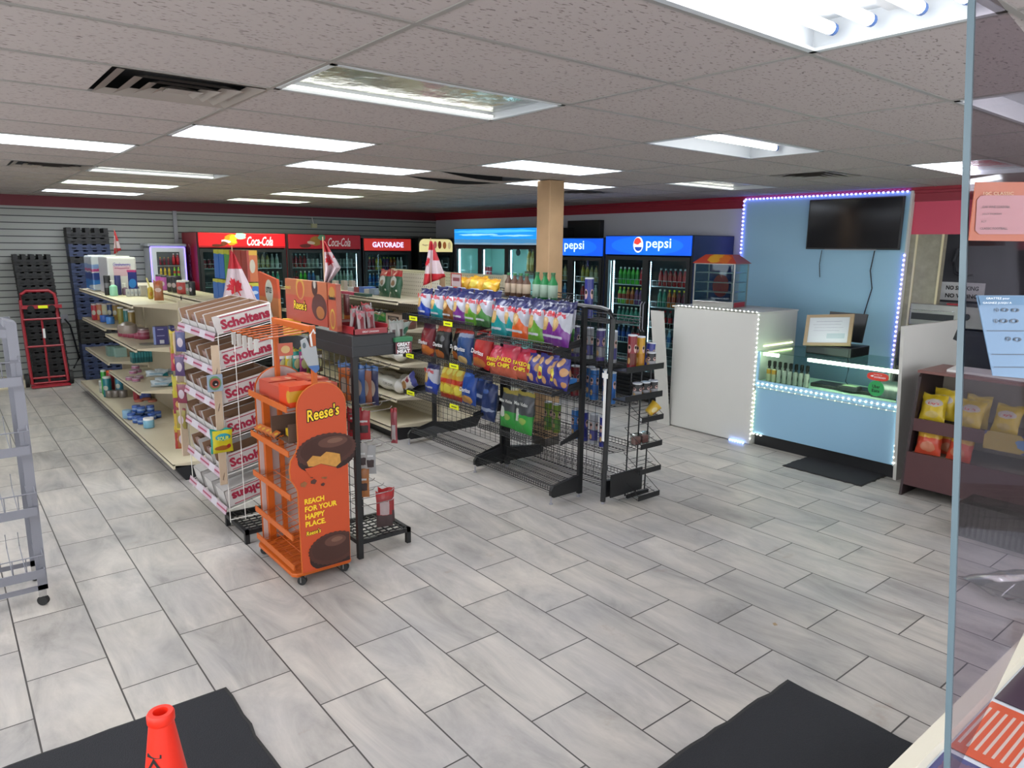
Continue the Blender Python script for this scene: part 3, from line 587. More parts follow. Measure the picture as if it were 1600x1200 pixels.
stock(c3, .10, .92, 1.66, ['berry', 'yellow', 'purple', 'orange', 'white'], 'on the top shelf of the orange-sign cooler', 11)
stock(c3, .10, .92, 1.36, ['blue', 'red', 'orange'], 'on the second shelf of the orange-sign cooler', 11)
stock(c4, .12, .70, 1.7, ['navy', 'white'], 'in the ice cream freezer upper shelf', 5, sc=.6)
stock(c4, .12, .70, 1.4, ['cream', 'yellow'], 'in the ice cream freezer lower shelf', 5, sc=.6)
# red-and-blue bottle standing alone in the middle door
tag(bottle_mesh('drink_bottle', drinkmat('drink_sleeve', '5a6ab4', '3a4aa0', 'c8d0d8'), .34, .05), 'single large purple-blue bottle behind the middle door of the three-door cooler', 'bottle').location = (7.85, 9.80, 1.62)

# small counter-top fridge on the left with violet LED edge
t = T('mini_fridge', 'small white-framed display fridge with violet glowing edges left of the red coolers', 'fridge', (2.72, 12.45, 0))
MB().box(0, .50, 0, .48, 1.50, 2.06).build('cabinet', M('fridge_grey', 'a9adb2', .4), t, bev=.03)
MB().box(-.04, .54, -.03, .48, 2.06, 2.11).build('top_cap', M('fridge_cap', '9a9fa2', .4), t, bev=.02)
MB().box(.08, .42, -.012, .0, 1.56, 1.98).build('interior', mInnerD, t)
MB().box(.005, .495, -.03, -.015, 1.51, 1.56).box(.005, .495, -.03, -.015, 1.98, 2.05).box(.005, .08, -.03, -.015, 1.56, 1.98).box(.42, .495, -.03, -.015, 1.56, 1.98).build('door', M('fridge_frame', 'c3c8cc', .4), t)
MB().box(-.012, .004, -.035, -.02, 1.50, 2.05).box(.496, .512, -.035, -.02, 1.50, 2.05).box(.0, .50, -.035, -.02, 2.05, 2.06).build('led_strip', M('violet_led', '7a6cff', .4, emit=1.3), t)
MB().box(.08, .42, -.028, -.018, 1.755, 1.765).build('wire_shelf', mShelfW, t)
MB().box(.0, .5, 0.02, .46, .75, 1.50).build('stand', mDark, t); MB().box(.02, .48, 0.03, .46, 0, .75).build('stand_base', mDark, t)
stock(t, .09, .27, 1.60, ['yellow'], 'in the violet-edged mini fridge', 3, -.06, .6); stock(t, .29, .41, 1.60, ['lime', 'lime'], 'in the violet-edged mini fridge', 2, -.06, .6)
stock(t, .09, .27, 1.78, ['berry'], 'in the upper half of the mini fridge', 3, -.06, .5); stock(t, .29, .41, 1.78, ['red'], 'in the upper half of the mini fridge', 2, -.06, .75)

# ================================================================ counter area on the right
mBlueP = M('light_blue_paint', '98c0d8', .55); mBlueC = M('counter_blue', '8ab2cc', .45)
t = T('wall_panel', 'tall light blue painted wall panel outlined with violet lights, holding the screen', 'panel', (8.36, 4.52, 0))
MB().box(-.03, .035, -1.03, 1.02, 0, 2.755).build('board', mBlueP, t)
MB().box(-.034, -.028, -1.045, -1.03, 0, 2.76).box(-.03, .035, -1.05, -1.03, 0, 2.76).build('edge_trim', mWhite, t)
def led_line(pts, label, mat, step=.036, r=.005, name='led_strip_light', tape='d8d8d0', group=None):
    b = MB(); n0 = 0
    for p, q in zip(pts[:-1], pts[1:]):
        p, q = Vector(p), Vector(q); L = (q-p).length; k = max(1, int(L/step)); b.bar(p, q, .010, .003)
    for p, q in zip(pts[:-1], pts[1:]):
        p, q = Vector(p), Vector(q); L = (q-p).length; k = max(1, int(L/step))
        for i in range(k): c = p.lerp(q, (i+.5)/k); b.box(c.x-r, c.x+r, c.y-r, c.y+r, c.z-r, c.z+r, 1)
    return tag(b.build(name, [M('led_tape', tape, .5), mat]), label, 'LED strip', group)
mLViol = M('led_violet', '8a80ff', .4, emit=4.5); mLWhite = M('led_white', 'f6fbf4', .4, emit=7); mLGreen = M('led_warm_green', 'e2f4b0', .4, emit=4.5); mLBlue = M('led_blue', '7fa8ff', .4, emit=4)
led_line([(8.32, 5.54, 2.0), (8.32, 5.54, 2.755), (8.32, 3.50, 2.755)], 'violet dotted light strip along the top of the blue wall panel', mLViol, .05, .008)
led_line([(8.32, 3.485, 2.1), (8.32, 3.485, .95)], 'violet dotted light strip down the right edge of the blue wall panel', mLViol, .05, .008)
# screen
t = T('wall_screen', 'black flat screen mounted high on the light blue panel', 'screen', (8.27, 4.06, 2.13))
MB().box(-.02, .02, -.54, .54, 0, .575).build('bezel', mBlackP, t, bev=.006)
MB().box(-.022, -.0205, -.525, .525, .02, .56).build('display', M('screen_glass', '15161b', .12), t)
MB().box(.02, .06, -.15, .15, .15, .42).build('wall_mount', mDark, t)
MB().box(-.024, -.02, -.30, .30, -.006, .004).build('logo_bar', mGrey, t)
tag(MB().tube([(8.30, 4.42, 2.12), (8.31, 4.44, 1.95), (8.31, 4.42, 1.8)], .004, 5).build('cable', mBlackP), 'short thin black cable hanging under the left of the screen', 'cable')
tag(MB().tube([(8.30, 3.80, 2.12), (8.31, 3.83, 1.9), (8.31, 3.79, 1.7), (8.31, 3.85, 1.4), (8.31, 3.90, 1.15)], .006, 5).build('cable', mBlackP), 'long wavy black cable running down the light blue panel', 'cable')

# white box counter
t = T('counter_cabinet', 'tall plain white counter box carrying the red-roofed food warmer', 'counter', (6.85, 4.27, 0))
MB().box(0, .76, 0, 1.14, 0, 1.44).build('carcass', mWhite, t, bev=.004)
MB().box(-.02, 0, .0, 1.09, .01, 1.455).build('front_panel', mWhite, t, bev=.003)
MB().box(-.02, .78, 0, 1.16, 1.44, 1.458).build('top_board', mWhite, t, bev=.003)
MB().prism([(6.80-6.85, 1.20, 0), (0, 0, 0), (0, 0, 0)][:0] or [(-.045, 0), (-.02, 0), (-.24, 1.40), (-.265, 1.40)], 'y', 1.10, 1.28).build('leaning_board', mWhite, t)
led_line([(6.825, 5.36, 1.462), (6.825, 4.268, 1.462), (6.825, 4.262, .05)], 'white dotted light strip edging the tall white counter box', mLWhite, .050, .0042)
led_line([(6.95, 4.262, 1.09), (7.55, 4.262, 1.09)], 'yellow-green dotted light strip on the side of the white box above the glass case', mLGreen, .035)
led_line([(6.81, 4.52, .012), (6.81, 4.32, .012)], 'short blue light strip lying at the foot of the white box', mLBlue, .03, .008)
tag(MB().prism([(6.86, 0), (8.10, 0), (8.10, 1.20), (7.80, 1.27), (7.95, 1.455), (6.66, 1.465)], 'y', 2.72, 2.75).build('side_partition', mWhite), 'white upright side panel closing the counter beside the snack shelf', 'partition')

# glass display case
t = T('display_case', 'light blue counter with a lit glass display case on top', 'display counter', (6.85, 3.49, 0))
y0, y1 = -.735, .765
MB().box(.06, .66, y0, y1, 0, .14).build('kick_plate', mKick, t)
MB().box(0, .68, y0, y1, .14, .665).build('front_panel', mBlueC, t, bev=.003)
MB().box(-.012, .0, y0, y1, .665, .735).box(-.012, 0, y0, y0+.035, .735, 1.045).box(-.012, 0, y1-.03, y1, .735, 1.045).build('blue_frame', mBlueC, t)
MB().box(0, .68, y0, y1, .665, .72).build('case_floor', M('case_floor_white', 'c4e6d2', .35), t)
MB().box(-.004, .002, y0+.035, y1-.03, .735, 1.045).build('front_glass', glass('case_glass', 'f0faf5', .02), t)
MB().box(-.01, .70, y0-.01, y1, 1.045, 1.053).build('top_glass', glass('top_glass_mat', 'dcefe6', .03), t)
MB().box(.02, .045, y0+.03, y1-.55, 1.005, 1.035).build('light_tube', M('case_tube', 'f2ffe2', .4, emit=9), t)
MB().box(.02, .045, y1-.22, y1-.05, 1.005, 1.035).build('light_tube', M('case_tube', 'f2ffe2', .4, emit=9), t)
MB().box(.64, .66, -.35, -.33, .72, 1.045).build('glass_clamp', mWhite, t)
led_line([(6.832, 4.25, .70), (6.832, 2.76, .70)], 'white dotted light strip along the sill under the glass case', mLWhite, .055, .005)
led_line([(6.832, 4.245, .66), (6.832, 2.76, .655)], 'yellow-green dotted strip just under the sill of the glass case', mLGreen, .07, .003)
led_line([(6.84, 4.252, .62), (6.84, 4.252, .12)], 'yellow-green vertical light strip at the left end of the blue counter', mLGreen, .04, .0042)
led_line([(6.834, 4.25, .135), (6.834, 4.12, .135)], 'tiny white light strip piece under the left corner of the blue counter', mLWhite, .04, .005)
led_line([(6.832, 2.752, 1.03), (6.832, 2.752, .14)], 'white vertical light strip at the right end of the blue counter', mLWhite, .055, .005)
# things in / on the case
g = 'small black-capped bottles standing in the glass case'
first = None
mVial = PK('vial_label', '1c1815', [('r', (.5, .5, .33), (2, 2, .30), 'b8b8ae'), ('e', (.5, None, .30), (.2, 1, .10), '3a3a38'), ('r', (.5, .5, .9), (2, 2, .25), '0c0c0c')], rough=.3)
mVialY = PK('vial_label_yellow', '1c1815', [('r', (.5, .5, .33), (2, 2, .30), 'c4c0a0'), ('r', (.5, .5, .48), (2, 2, .10), 'c98f1e'), ('r', (.5, .5, .9), (2, 2, .25), '0c0c0c')], rough=.3)
for i in range(8):
    yy = 4.16-i*.062
    if not first:
        first = tag(MB().lathe([(.024, 0), (.026, .01), (.026, .13), (.012, .155), (.012, .17), (.018, .17), (.018, .225), (.01, .23)], 12).build('small_bottle', mVialY, smooth=True), 'yellow-banded black-capped bottle at the left end of the glass case', 'bottle', g); o = first
    else: o = first.copy(); COL.objects.link(o); 
    if i >= 2:
        if i == 2: d2 = first.data.copy(); d2.materials.clear(); d2.materials.append(mVial)
        o.data = d2; o['label'] = 'grey-labelled black-capped bottle in the row inside the glass case'
    else: o['label'] = 'yellow-banded black-capped bottle at the left end of the glass case'
    o['category'] = 'bottle'; o['group'] = ('yellow' if i < 2 else 'grey')+'-labelled bottles in the glass case'; o.location = (6.93, yy, .72)
t = T('payment_terminal', 'flat black router-like device with a small keypad inside the glass case', 'device', (7.15, 3.45, .72))
MB().box(-.10, .12, -.35, .30, 0, .04).build('base_tray', mBlackP, t, bev=.01); MB().box(-.16, -.05, -.22, -.02, .02, .07).build('keypad', mDark, t, bev=.01); MB().box(-.14, -.07, -.20, -.06, .07, .074).build('keypad_screen', M('lcd_green', 'a8c49a', .3), t)
tag(MB().tube([(7.4, 3.55, 1.02), (7.38, 3.52, .9), (7.30, 3.5, .78), (7.25, 3.45, .76)], .004, 5).build('cable', mBlackP), 'thin dark cable dangling inside the glass case', 'cable')
t = T('order_tablet', 'dark tablet leaning inside the right end of the glass case', 'tablet', (7.02, 2.98, .722)); 
o = MB().box(-.006, .006, -.13, .13, 0, .19).build('tablet_body', mBlackP, t, bev=.005); o.rotation_euler = (0, .5, 0)
o = MB().box(-.0075, -.006, -.12, .12, .01, .18).build('tablet_screen', M('tablet_glass', '3c4a4c', .15), t); o.rotation_euler = (0, .5, 0)
t = T('delivery_sticker', 'green round food delivery sticker on the case glass', 'sticker', (6.843, 2.985, .842))
MB().cyl((0, 0, 0), (-.002, 0, 0), .075, n=28).build('disc', M('sticker_green', '2f9e57', .5), t)
txt('Uber', .072, .030, mTxtK, t, (-.004, 0, .018), '-x', bold=.02); txt('Eats', .072, .030, mTxtK, t, (-.004, 0, -.022), '-x', bold=.02)
t = T('delivery_sticker', 'red oval food delivery sticker on the case glass above the green one', 'sticker', (6.843, 2.98, .955))
MB().prism([(.1*math.copysign(abs(math.cos(a*PI/14))**.6, math.cos(a*PI/14)), .038*math.copysign(abs(math.sin(a*PI/14))**.8, math.sin(a*PI/14))) for a in range(28)], 'x', -.002, 0).build('oval', M('sticker_red', 'd8402e', .5), t)
txt('DOORDASH', .105, .017, mTxtW, t, (-.004, -.02, -.006), '-x', bold=.02); txt('DELIVERY BY', .08, .009, mTxtW, t, (-.004, 0, .018), '-x')
MB().prism([(.07, .0), (.05, .010), (.035, .002), (.05, -.008)], 'x', -.004, -.002).build('emblem', mTxtW, t)
t = T('cash_register', 'black cash drawer base with a tilted black stand on the glass top', 'cash register', (7.30, 3.62, 1.054))
MB().box(-.20, .20, -.24, .24, 0, .10).build('drawer_body', mBlackP, t, bev=.008); MB().box(-.206, -.20, -.22, .22, .015, .085).build('drawer_front', mDark, t)
MB().box(.02, .12, -.06, .06, .10, .20).build('neck', mBlackP, t); o = MB().box(-.01, .01, -.20, .20, 0, .30).build('monitor_back', mBlackP, t, loc=(.10, 0, .13)); o.rotation_euler = (0, .25, 0)
t = T('framed_notice', 'tilted wood-framed white notice standing on the cash register', 'frame', (7.08, 3.63, 1.157), .06)
o1 = MB().box(-.01, .01, -.24, -.205, 0, .33).box(-.01, .01, .205, .24, 0, .33).box(-.01, .01, -.205, .205, 0, .03).box(-.01, .01, -.205, .205, .30, .33).build('wooden_frame', M('frame_wood', '9c8466', .5), t); o1.rotation_euler = (-.10, .33, 0)
o2 = MB().box(-.004, .004, -.205, .205, .03, .30).build('notice_sheet', PK('notice_print', 'c8ccd2', [('r', (None, .30, .27), (1, .22, .10), 'a4b8bc'), ('r', (None, .5, .84), (1, .32, .012), 'a3a7ae'), ('r', (None, .55, .72), (1, .35, .012), 'abafb6'), ('r', (None, .5, .60), (1, .36, .010), 'abafb6'), ('r', (None, .55, .48), (1, .32, .010), 'abafb6')], rough=.25, warp=.03, wscale=8), t); o2.rotation_euler = (-.10, .33, 0)

# red-roofed food warmer
t = T('food_warmer', 'red-roofed glass food warmer standing on the tall white counter box', 'food warmer', (7.18, 5.02, 1.458), .18)
w2, d2_ = .19, .25
MB().box(-w2, w2, -d2_, d2_, 0, .07).build('base', mSteel, t, bev=.004)
b = MB()
for sx in (-1, 1):
    for sy in (-1, 1): b.box(sx*w2-.014 if sx > 0 else -w2, w2 if sx > 0 else -w2+.014, sy*d2_-.014 if sy > 0 else -d2_, d2_ if sy > 0 else -d2_+.014, .07, .50)
b.box(-w2, w2, -d2_, d2_, .49, .51).build('corner_posts', mSteel, t)
b = MB().add([(-w2-.02, -d2_-.02, .50), (w2+.02, -d2_-.02, .50), (w2+.02, d2_+.02, .50), (-w2-.02, d2_+.02, .50), (-.10, -.16, .60), (.10, -.16, .60), (.10, .16, .60), (-.10, .16, .60)], [(0,3,2,1), (4,5,6,7), (0,1,5,4), (1,2,6,5), (2,3,7,6), (3,0,4,7)])
ro = b.build('roof', PK('warmer_roof', 'b8402c', [('e', (.2, .5, .5), (.25, .2, .6), 'd8a030'), ('e', (.15, .3, .4), (.2, .12, .6), 'cf6a28')], warp=.15, wscale=6), t)
gl = MB().box(-w2+.002, -w2+.006, -d2_+.014, d2_-.014, .07, .49).box(-w2+.014, w2-.014, -d2_+.002, -d2_+.006, .07, .49).box(-w2+.014, w2-.014, d2_-.006, d2_-.002, .07, .49).build('glass_panes', mGl, t)
for z in (.17, .28, .39): MB().box(-w2+.02, w2-.02, -d2_+.02, d2_-.02, z, z+.006).build('wire_rack', M('rack_wire', 'b5b5b0', .3, .8), t)
MB().box(-w2+.03, w2-.06, -d2_-.003, -d2_-.0005, .008, .062).build('red_name_plate', mRed, t)
MB().prism([(.0+.10*math.cos(a*PI/10), .24+.13*math.sin(a*PI/10)) for a in range(20)], 'x', .0, .01).build('pizza_disc', M('pizza_plate', 'a33a3c', .5), t)

# ================================================================ brown snack shelf
mMah = M('mahogany_laminate', '4c2c2e', .4, noise=.12, nscale=6); mMahB = M('shelf_interior', '857c70', .6)
t = T('snack_shelf', 'dark reddish-brown wooden snack shelf with sloped front at the right', 'shelf', (6.50, 1.80, 0))
yE = .73; yS = -1.1
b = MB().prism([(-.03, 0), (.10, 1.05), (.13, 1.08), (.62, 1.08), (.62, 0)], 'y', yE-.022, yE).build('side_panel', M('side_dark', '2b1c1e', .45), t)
b = MB().prism([(-.03, 0), (.10, 1.05), (.13, 1.08), (.62, 1.08), (.62, 0)], 'y', yS, yS+.022).build('side_panel', mMah, t)
MB().box(.11, .66, yS-.02, yE+.02, 1.08, 1.105).build('top_board', M('top_laminate', '77504a', .4), t, bev=.004)
MB().box(.60, .62, yS+.022, yE-.022, .06, 1.08).build('back_board', mMahB, t)
MB().box(-.015, .005, yS+.022, yE-.022, .10, .40).build('front_board', mMah, t)
MB().box(.005, .60, yS+.022, yE-.022, .36, .38).build('lower_shelf', mMahB, t)
o = MB().box(.05, .07, yS+.022, yE-.022, .58, .69).build('front_board', mMah, t); MB().box(.07, .60, yS+.022, yE-.022, .63, .65).build('upper_shelf', mMahB, t)
t2 = T('picture_card', 'blue and yellow printed card on the front lip of the brown snack shelf', 'card', (6.54, 1.66, .60))
MB().box(0, .004, -.40, .30, -.05, .10).build('printed_sheet', PK('kraft_print', '3a3f7a', [('e', (None, .80, .4), (1, .22, .8), 'b09a4c'), ('e', (None, .55, .5), (1, .12, .3), '5f8cc0'), ('e', (None, .25, .8), (1, .05, .1), 'c08a3a')], warp=.1, wscale=4), t2)
tag(MB().prism([(6.72, 2.36), (7.02, 2.40), (7.05, 1.30), (6.66, 1.15), (6.70, 1.9)], 'z', 1.106, 1.125).build('paper_pile', mPaper), 'crumpled white papers lying on top of the brown snack shelf', 'paper')

# oven and kitchen corner behind the partition
t = T('pizza_oven', 'steel counter-top oven behind the white partition', 'oven', (8.35, 2.95, 0))
MB().box(0, .55, -.35, .42, 1.33, 1.56).build('body', mSteel, t, bev=.006); MB().box(-.01, 0, -.02, .40, 1.39, 1.46).build('window', mDark, t); MB().box(-.012, 0, -.02, .42, 1.49, 1.50).build('handle', mChrome, t)
MB().cyl((-.01, -.14, 1.45), (-.03, -.14, 1.45), .035, n=14).build('dial', mBlackP, t); MB().box(.01, .5, -.33, .40, 1.25, 1.31).build('lower_drawer', mDark, t)
MB().box(.0, .6, -.9, .50, 0, 1.25).build('stand', mDark, t); MB().box(.1, .2, -.05, .10, 1.56, 1.575).build('red_card', mRed, t)
t = T('wall_notice', 'small white sign with two lines of black print in the kitchen recess', 'sign', (9.29, 3.22, 1.66))
MB().box(0, .01, -.24, .22, -.10, .11).build('plate', mPaper, t)
txt('NO SMOKING', .34, .05, mTxtK, t, (-.003, -.01, .045), '-x', bold=.03); txt('NO VAPING', .34, .05, mTxtK, t, (-.003, -.01, -.045), '-x', bold=.03)
tag(MB().tube([(9.27, 3.3, 2.15), (9.24, 3.32, 2.0), (9.22, 3.28, 1.88), (9.22, 3.18, 1.83), (9.24, 3.1, 1.85)], .022, 8).build('flexible_duct', mDark, smooth=True), 'dark hanging flexible hose in the kitchen recess', 'hose')
tag(MB().box(8.45, 8.47, .6, 2.6, 0, .95).build('low_partition', M('mottled_grey', '77757a', .6, noise=.2, nscale=9)), 'mottled grey half-height wall behind the snack shelf', 'partition')

# ================================================================ floor mats, cone, scraps
mMat = M('mat_fibre', '212226', .95, noise=.35, nscale=220, bump=.6)
def mat_(x0, x1, y0, y1, label, seed):
    random.seed(seed); n = 16; P = []
    for (a, b_, c, d) in ((x0, y0, x1, y0), (x1, y0, x1, y1), (x1, y1, x0, y1), (x0, y1, x0, y0)):
        for i in range(n): u = i/n; q = random.uniform(-.008, .008) if i else 0; P.append((a+(c-a)*u+(q if a == c else 0), b_+(d-b_)*u+(q if b_ == d else 0)))
    t = T('floor_mat', label, 'mat', ((x0+x1)/2, (y0+y1)/2, 0)); mx, my = (x0+x1)/2, (y0+y1)/2
    MB().prism([(x-mx, y-my) for x, y in P], 'z', 0, .008).build('rubber_edge', M('mat_edge', '2c2b2a', .8, noise=.4, nscale=60), t)
    MB().prism([((x-mx)*.985, (y-my)*.98) for x, y in P], 'z', .008, .012).build('carpet_top', mMat, t)
mat_(-1.1, .893, 1.9, 3.29, 'black entrance mat at lower left under the orange cone', 3)
mat_(1.75, 3.12, -.1, 1.635, 'black entrance mat at the bottom right of the photo', 4)
mat_(6.41, 6.99, 2.83, 3.62, 'small thin black mat in front of the blue counter', 5)
tag(MB().prism([(2.30, .96), (2.33, .945), (2.385, 1.03), (2.355, 1.045)], 'z', .013, .0145).build('paper_scrap', mPaper), 'small white paper scrap on the right black mat', 'scrap')
tag(MB().prism([(3.55, 1.97), (3.57, 1.96), (3.585, 1.985), (3.565, 1.99)], 'z', .0005, .0015).build('paper_scrap', M('tan_scrap', '9a8668', .8)), 'tiny tan scrap on the bare floor', 'scrap')
t = T('traffic_cone', 'bright orange traffic cone standing on the left black mat', 'cone', (.40, 2.20, .012))
mCone = M('cone_orange', 'e82c16', .45)
MB().lathe([(.125, .03), (.12, .05), (.036, .66), (.040, .665), (.040, .688), (.036, .695), (.022, .695), (.02, .66)], 32).build('cone_body', mCone, t, smooth=True)
MB().box(-.18, .18, -.18, .18, 0, .03).build('cone_base', mCone, t, bev=.012)
# vertical black lettering wrapped on the cone
ltr = MB(); txm = txt('KWIK', .30, .05, mTxtK, t, (0, 0, 0), '-y')
for v in txm.data.vertices:
    u, w_ = v.co.x, v.co.z; z = .43-u; r = .036+(.66-z)*.084/.61+.0025; a = math.radians(222)+w_/r
    v.co = (r*math.cos(a), r*math.sin(a), z)

# ================================================================ crates, hand truck on the slatted wall
def crate_stack(label, x, w, n, rows_blue, h, y=12.66, cat='crates'):
    """n bread crates leaning as a stack; each crate is a thing of its own"""
    ch = h/n
    protos = {}
    for i in range(n):
        blue = i in rows_blue; key = blue
        z = i*ch; xo = (i/n)*-.0
        nm = ('dark blue' if blue else 'black')+' plastic bread crate in the '+label
        pos = ('at the bottom' if i == 0 else 'on top' if i == n-1 else 'in the middle')
        if key not in protos or i in (0, n-1):
            t = T('bread_crate', nm, 'crate', (0, 0, 0))
            c = MB().box(0, w, .0, .30, .004, ch*.70)
            for a in range(4): c.box(.0+a*w/4+.01, .0+(a+1)*w/4-.01-(.0), -.012, .0, ch*.45, ch*.70)
            c.box(-.006, w+.006, -.008, .31, ch*.70, ch*.80)
            for a in range(9):
                if a % 2 == 0: c.box(a*w/9, (a+1)*w/9, -.004, .30, ch*.80, ch*1.0-.001)
            c.build('crate_shell', mCrateB if blue else mCrateK, t, bev=.0)
            for a in range(4): MB().box((a+.32)*w/4, (a+.68)*w/4, -.0145, -.010, ch*.30, ch*.44).build('hand_slot', M('slot_dark', '060607', .9), t)
            if i == n-1 and not blue:
                tt = MB()
                for a in range(5): tt.box(a*w/4.5-.0, a*w/4.5+w*.11, 0, .30, ch*.9, ch*1.55)
                tt.build('corner_posts', mCrateK, t)
            if i not in (0, n-1): protos[key] = t
        else: t = dup(protos[key], (0, 0, 0))
        t.location = (x-.16*(1-i/n)*0+LEAN(i/n), y, z)
        t['label'] = ('dark blue' if blue else 'black')+' bread crate, '+('topmost' if i == n-1 else ORD[i]+(' from the floor' if i else ''))+' in the '+label; t['category'] = 'crate'; t['group'] = 'bread crates in the '+label
mCrateK = M('crate_black', '1a1b1e', .55); mCrateB = M('crate_blue', '2a3656', .5)
LEAN = lambda u: -.10*u+.12
crate_stack('shorter left stack', .92, .46, 19, (), 1.88)
LEAN = lambda u: -.06*u+.10
crate_stack('taller right stack', 1.60, .55, 24, (0,1,2,3,4,5,10,11,12,13,14,15,16,17,18,20,21), 2.28)

t = T('hand_truck', 'red tubular hand truck leaning upright before the black crates', 'hand truck', (1.20, 12.48, 0))
mHT = M('truck_red', '9a2430', .4)
path = [(-.22, 0, .05), (-.24, .06, .9), (-.24, .08, 1.28), (-.225, .085, 1.36), (-.16, .09, 1.41), (.12, .09, 1.41), (.185, .085, 1.36), (.20, .08, 1.28), (.20, .06, .9), (.24, 0, .05)]
MB().tube(path, .022, 8).build('frame', mHT, t, smooth=True)
b = MB()
for z in (.05, .13, .60, 1.0): b.tube([(-.23, .02, z), (.23, .02, z)], .016, 6)
b.tube([(0, .02, .05), (-.01, .04, 1.0)], .016, 6); b.build('cross_bars', mHT, t, smooth=True)
MB().box(-.24, .25, -.16, .0, .01, .03).build('toe_plate', mHT, t)
MB().bar((-.24, .03, 1.18), (.26, .03, 1.18), .05, .05).build('ratchet_strap_bar', mHT, t); MB().box(-.04, .08, -.005, .0, 1.16, 1.20).build('yellow_label', mYel, t)
for s in (-1, 1): MB().cyl((s*.13, .0, 1.16), (s*.13, .05, 1.16), .045, n=14).build('small_wheel', mCaster, t)
MB().cyl((.26, .06, .10), (.31, .06, .10), .105, n=18).build('wheel', mCaster, t, smooth=True); MB().cyl((-.30, .06, .10), (-.25, .06, .10), .105, n=18).build('wheel', mCaster, t, smooth=True)
MB().box(-.015, .015, .005, .012, .72, .86).build('white_sticker', mPaper, t)
t = T('power_outlet', 'grey wall outlet box with black cable between the crate stacks', 'outlet', (1.53, 12.97, .95)); MB().box(-.05, .05, -.03, .0, -.06, .06).build('box', mGrey, t)
MB().tube([(0, -.04, 0), (.06, -.06, -.10), (.10, -.05, -.35), (.14, -.04, -.62), (.05, -.04, -.78)], .014, 6).build('cable', mBlackP, t, smooth=True)
tag(MB().box(3.22, 3.28, 12.96, 12.985, 2.02, 2.64).build('conduit', mGrey), 'grey vertical conduit on the slatted wall left of the red coolers', 'conduit')
t = T('wall_sensor', 'small cream junction box hanging on the slatted wall above the coolers', 'sensor', (5.66, 12.93, 2.46)); MB().box(-.05, .05, -.03, .03, -.035, .04).build('box', M('ivory', 'c8c49c', .5), t); MB().tube([(0, .02, .04), (-.02, .03, .16)], .008, 5).build('cable', mPaper, t)
tag(MB().box(-1.8, .96, 12.5, 12.98, 0, .12).build('low_platform', mCream), 'low cream platform along the slatted wall at the far left', 'platform')
tag(MB().box(8.30, 8.39, 8.1, 8.85, 2.26, 2.55).build('wall_speaker', mBlackP, bev=.004), 'black box standing above the blue coolers beside the wooden post', 'speaker')

# ================================================================ packaging builders (meshes shared between copies)
BAGM = {}
def bag_mesh(w, h, d, seed=1, crimp=True):
    key = (w, h, d, seed)
    if key in BAGM: return BAGM[key]
    rnd = random.Random(seed); nu, nv = 10, 14; vs = []; ph = [rnd.uniform(0, 6.28) for _ in range(6)]
    for side in (-1, 1):
        for j in range(nv+1):
            v = j/nv
            for i in range(nu+1):
                u = i/nu*2-1
                e = max(0, 1-abs(u)**2.6)**.6*(max(0, math.sin(PI*min(1, max(0, (v-.03)/.90))))**.5 if .03 < v < .93 else 0)
                wr = .12*math.sin(7*u+ph[0]+3*v)*math.sin(9*v+ph[1])+.08*math.sin(15*v+ph[2]+4*u)+.07*math.sin(13*u+ph[3])
                t = d/2*e*(1+wr)+.0015
                x = u*w/2*(1-.07*math.sin(PI*v)+.012*math.sin(19*v+ph[4]))
                z = v*h+.006*math.sin(5*u+ph[5])*(v > .5)+ (.010*abs(u)**3 if v > .9 else 0)
                y = side*t+ .006*math.sin(8*u+ph[1])*(v > .93)
                vs.append((x, y, z))
    fs = []; n1 = (nu+1)*(nv+1)
    for s in (0, 1):
        for j in range(nv):
            for i in range(nu):
                a = s*n1+j*(nu+1)+i; q = (a, a+1, a+nu+2, a+nu+1); fs.append(q if s == 0 else q[::-1])
    for j in range(nv):
        for i in (0, nu): a = j*(nu+1)+i; fs.append((a, a+nu+1, n1+a+nu+1, n1+a))
    for i in range(nu):
        for j in (0, nv): a = j*(nu+1)+i; fs.append((a, a+1, n1+a+1, n1+a))
    b = MB(); b.add(vs, fs); BAGM[key] = b; return b
BAGP = {}
def ruffles(nm, bot, bot2):
    return PK(nm, 'c3c6d2', [('r', (None, None, .90), (1, 1, .13), '22265e'), ('r', (.10, None, .62), (.16, 1, .22), '22265e'), ('d', (.55, None, .10), (.85, 1, .42), bot), ('e', (.28, None, .48), (.24, 1, .16), 'caa262'), ('e', (.30, None, .50), (.17, 1, .10), 'dcb878'), ('r', (None, None, .08), (1, 1, .10), bot2), ('r', (.42, None, .20), (.36, 1, .028), 'c9ccd4'), ('r', (None, None, .985), (1, 1, .02), 'b8bccb')], rough=.28, warp=.08, wscale=2.5)
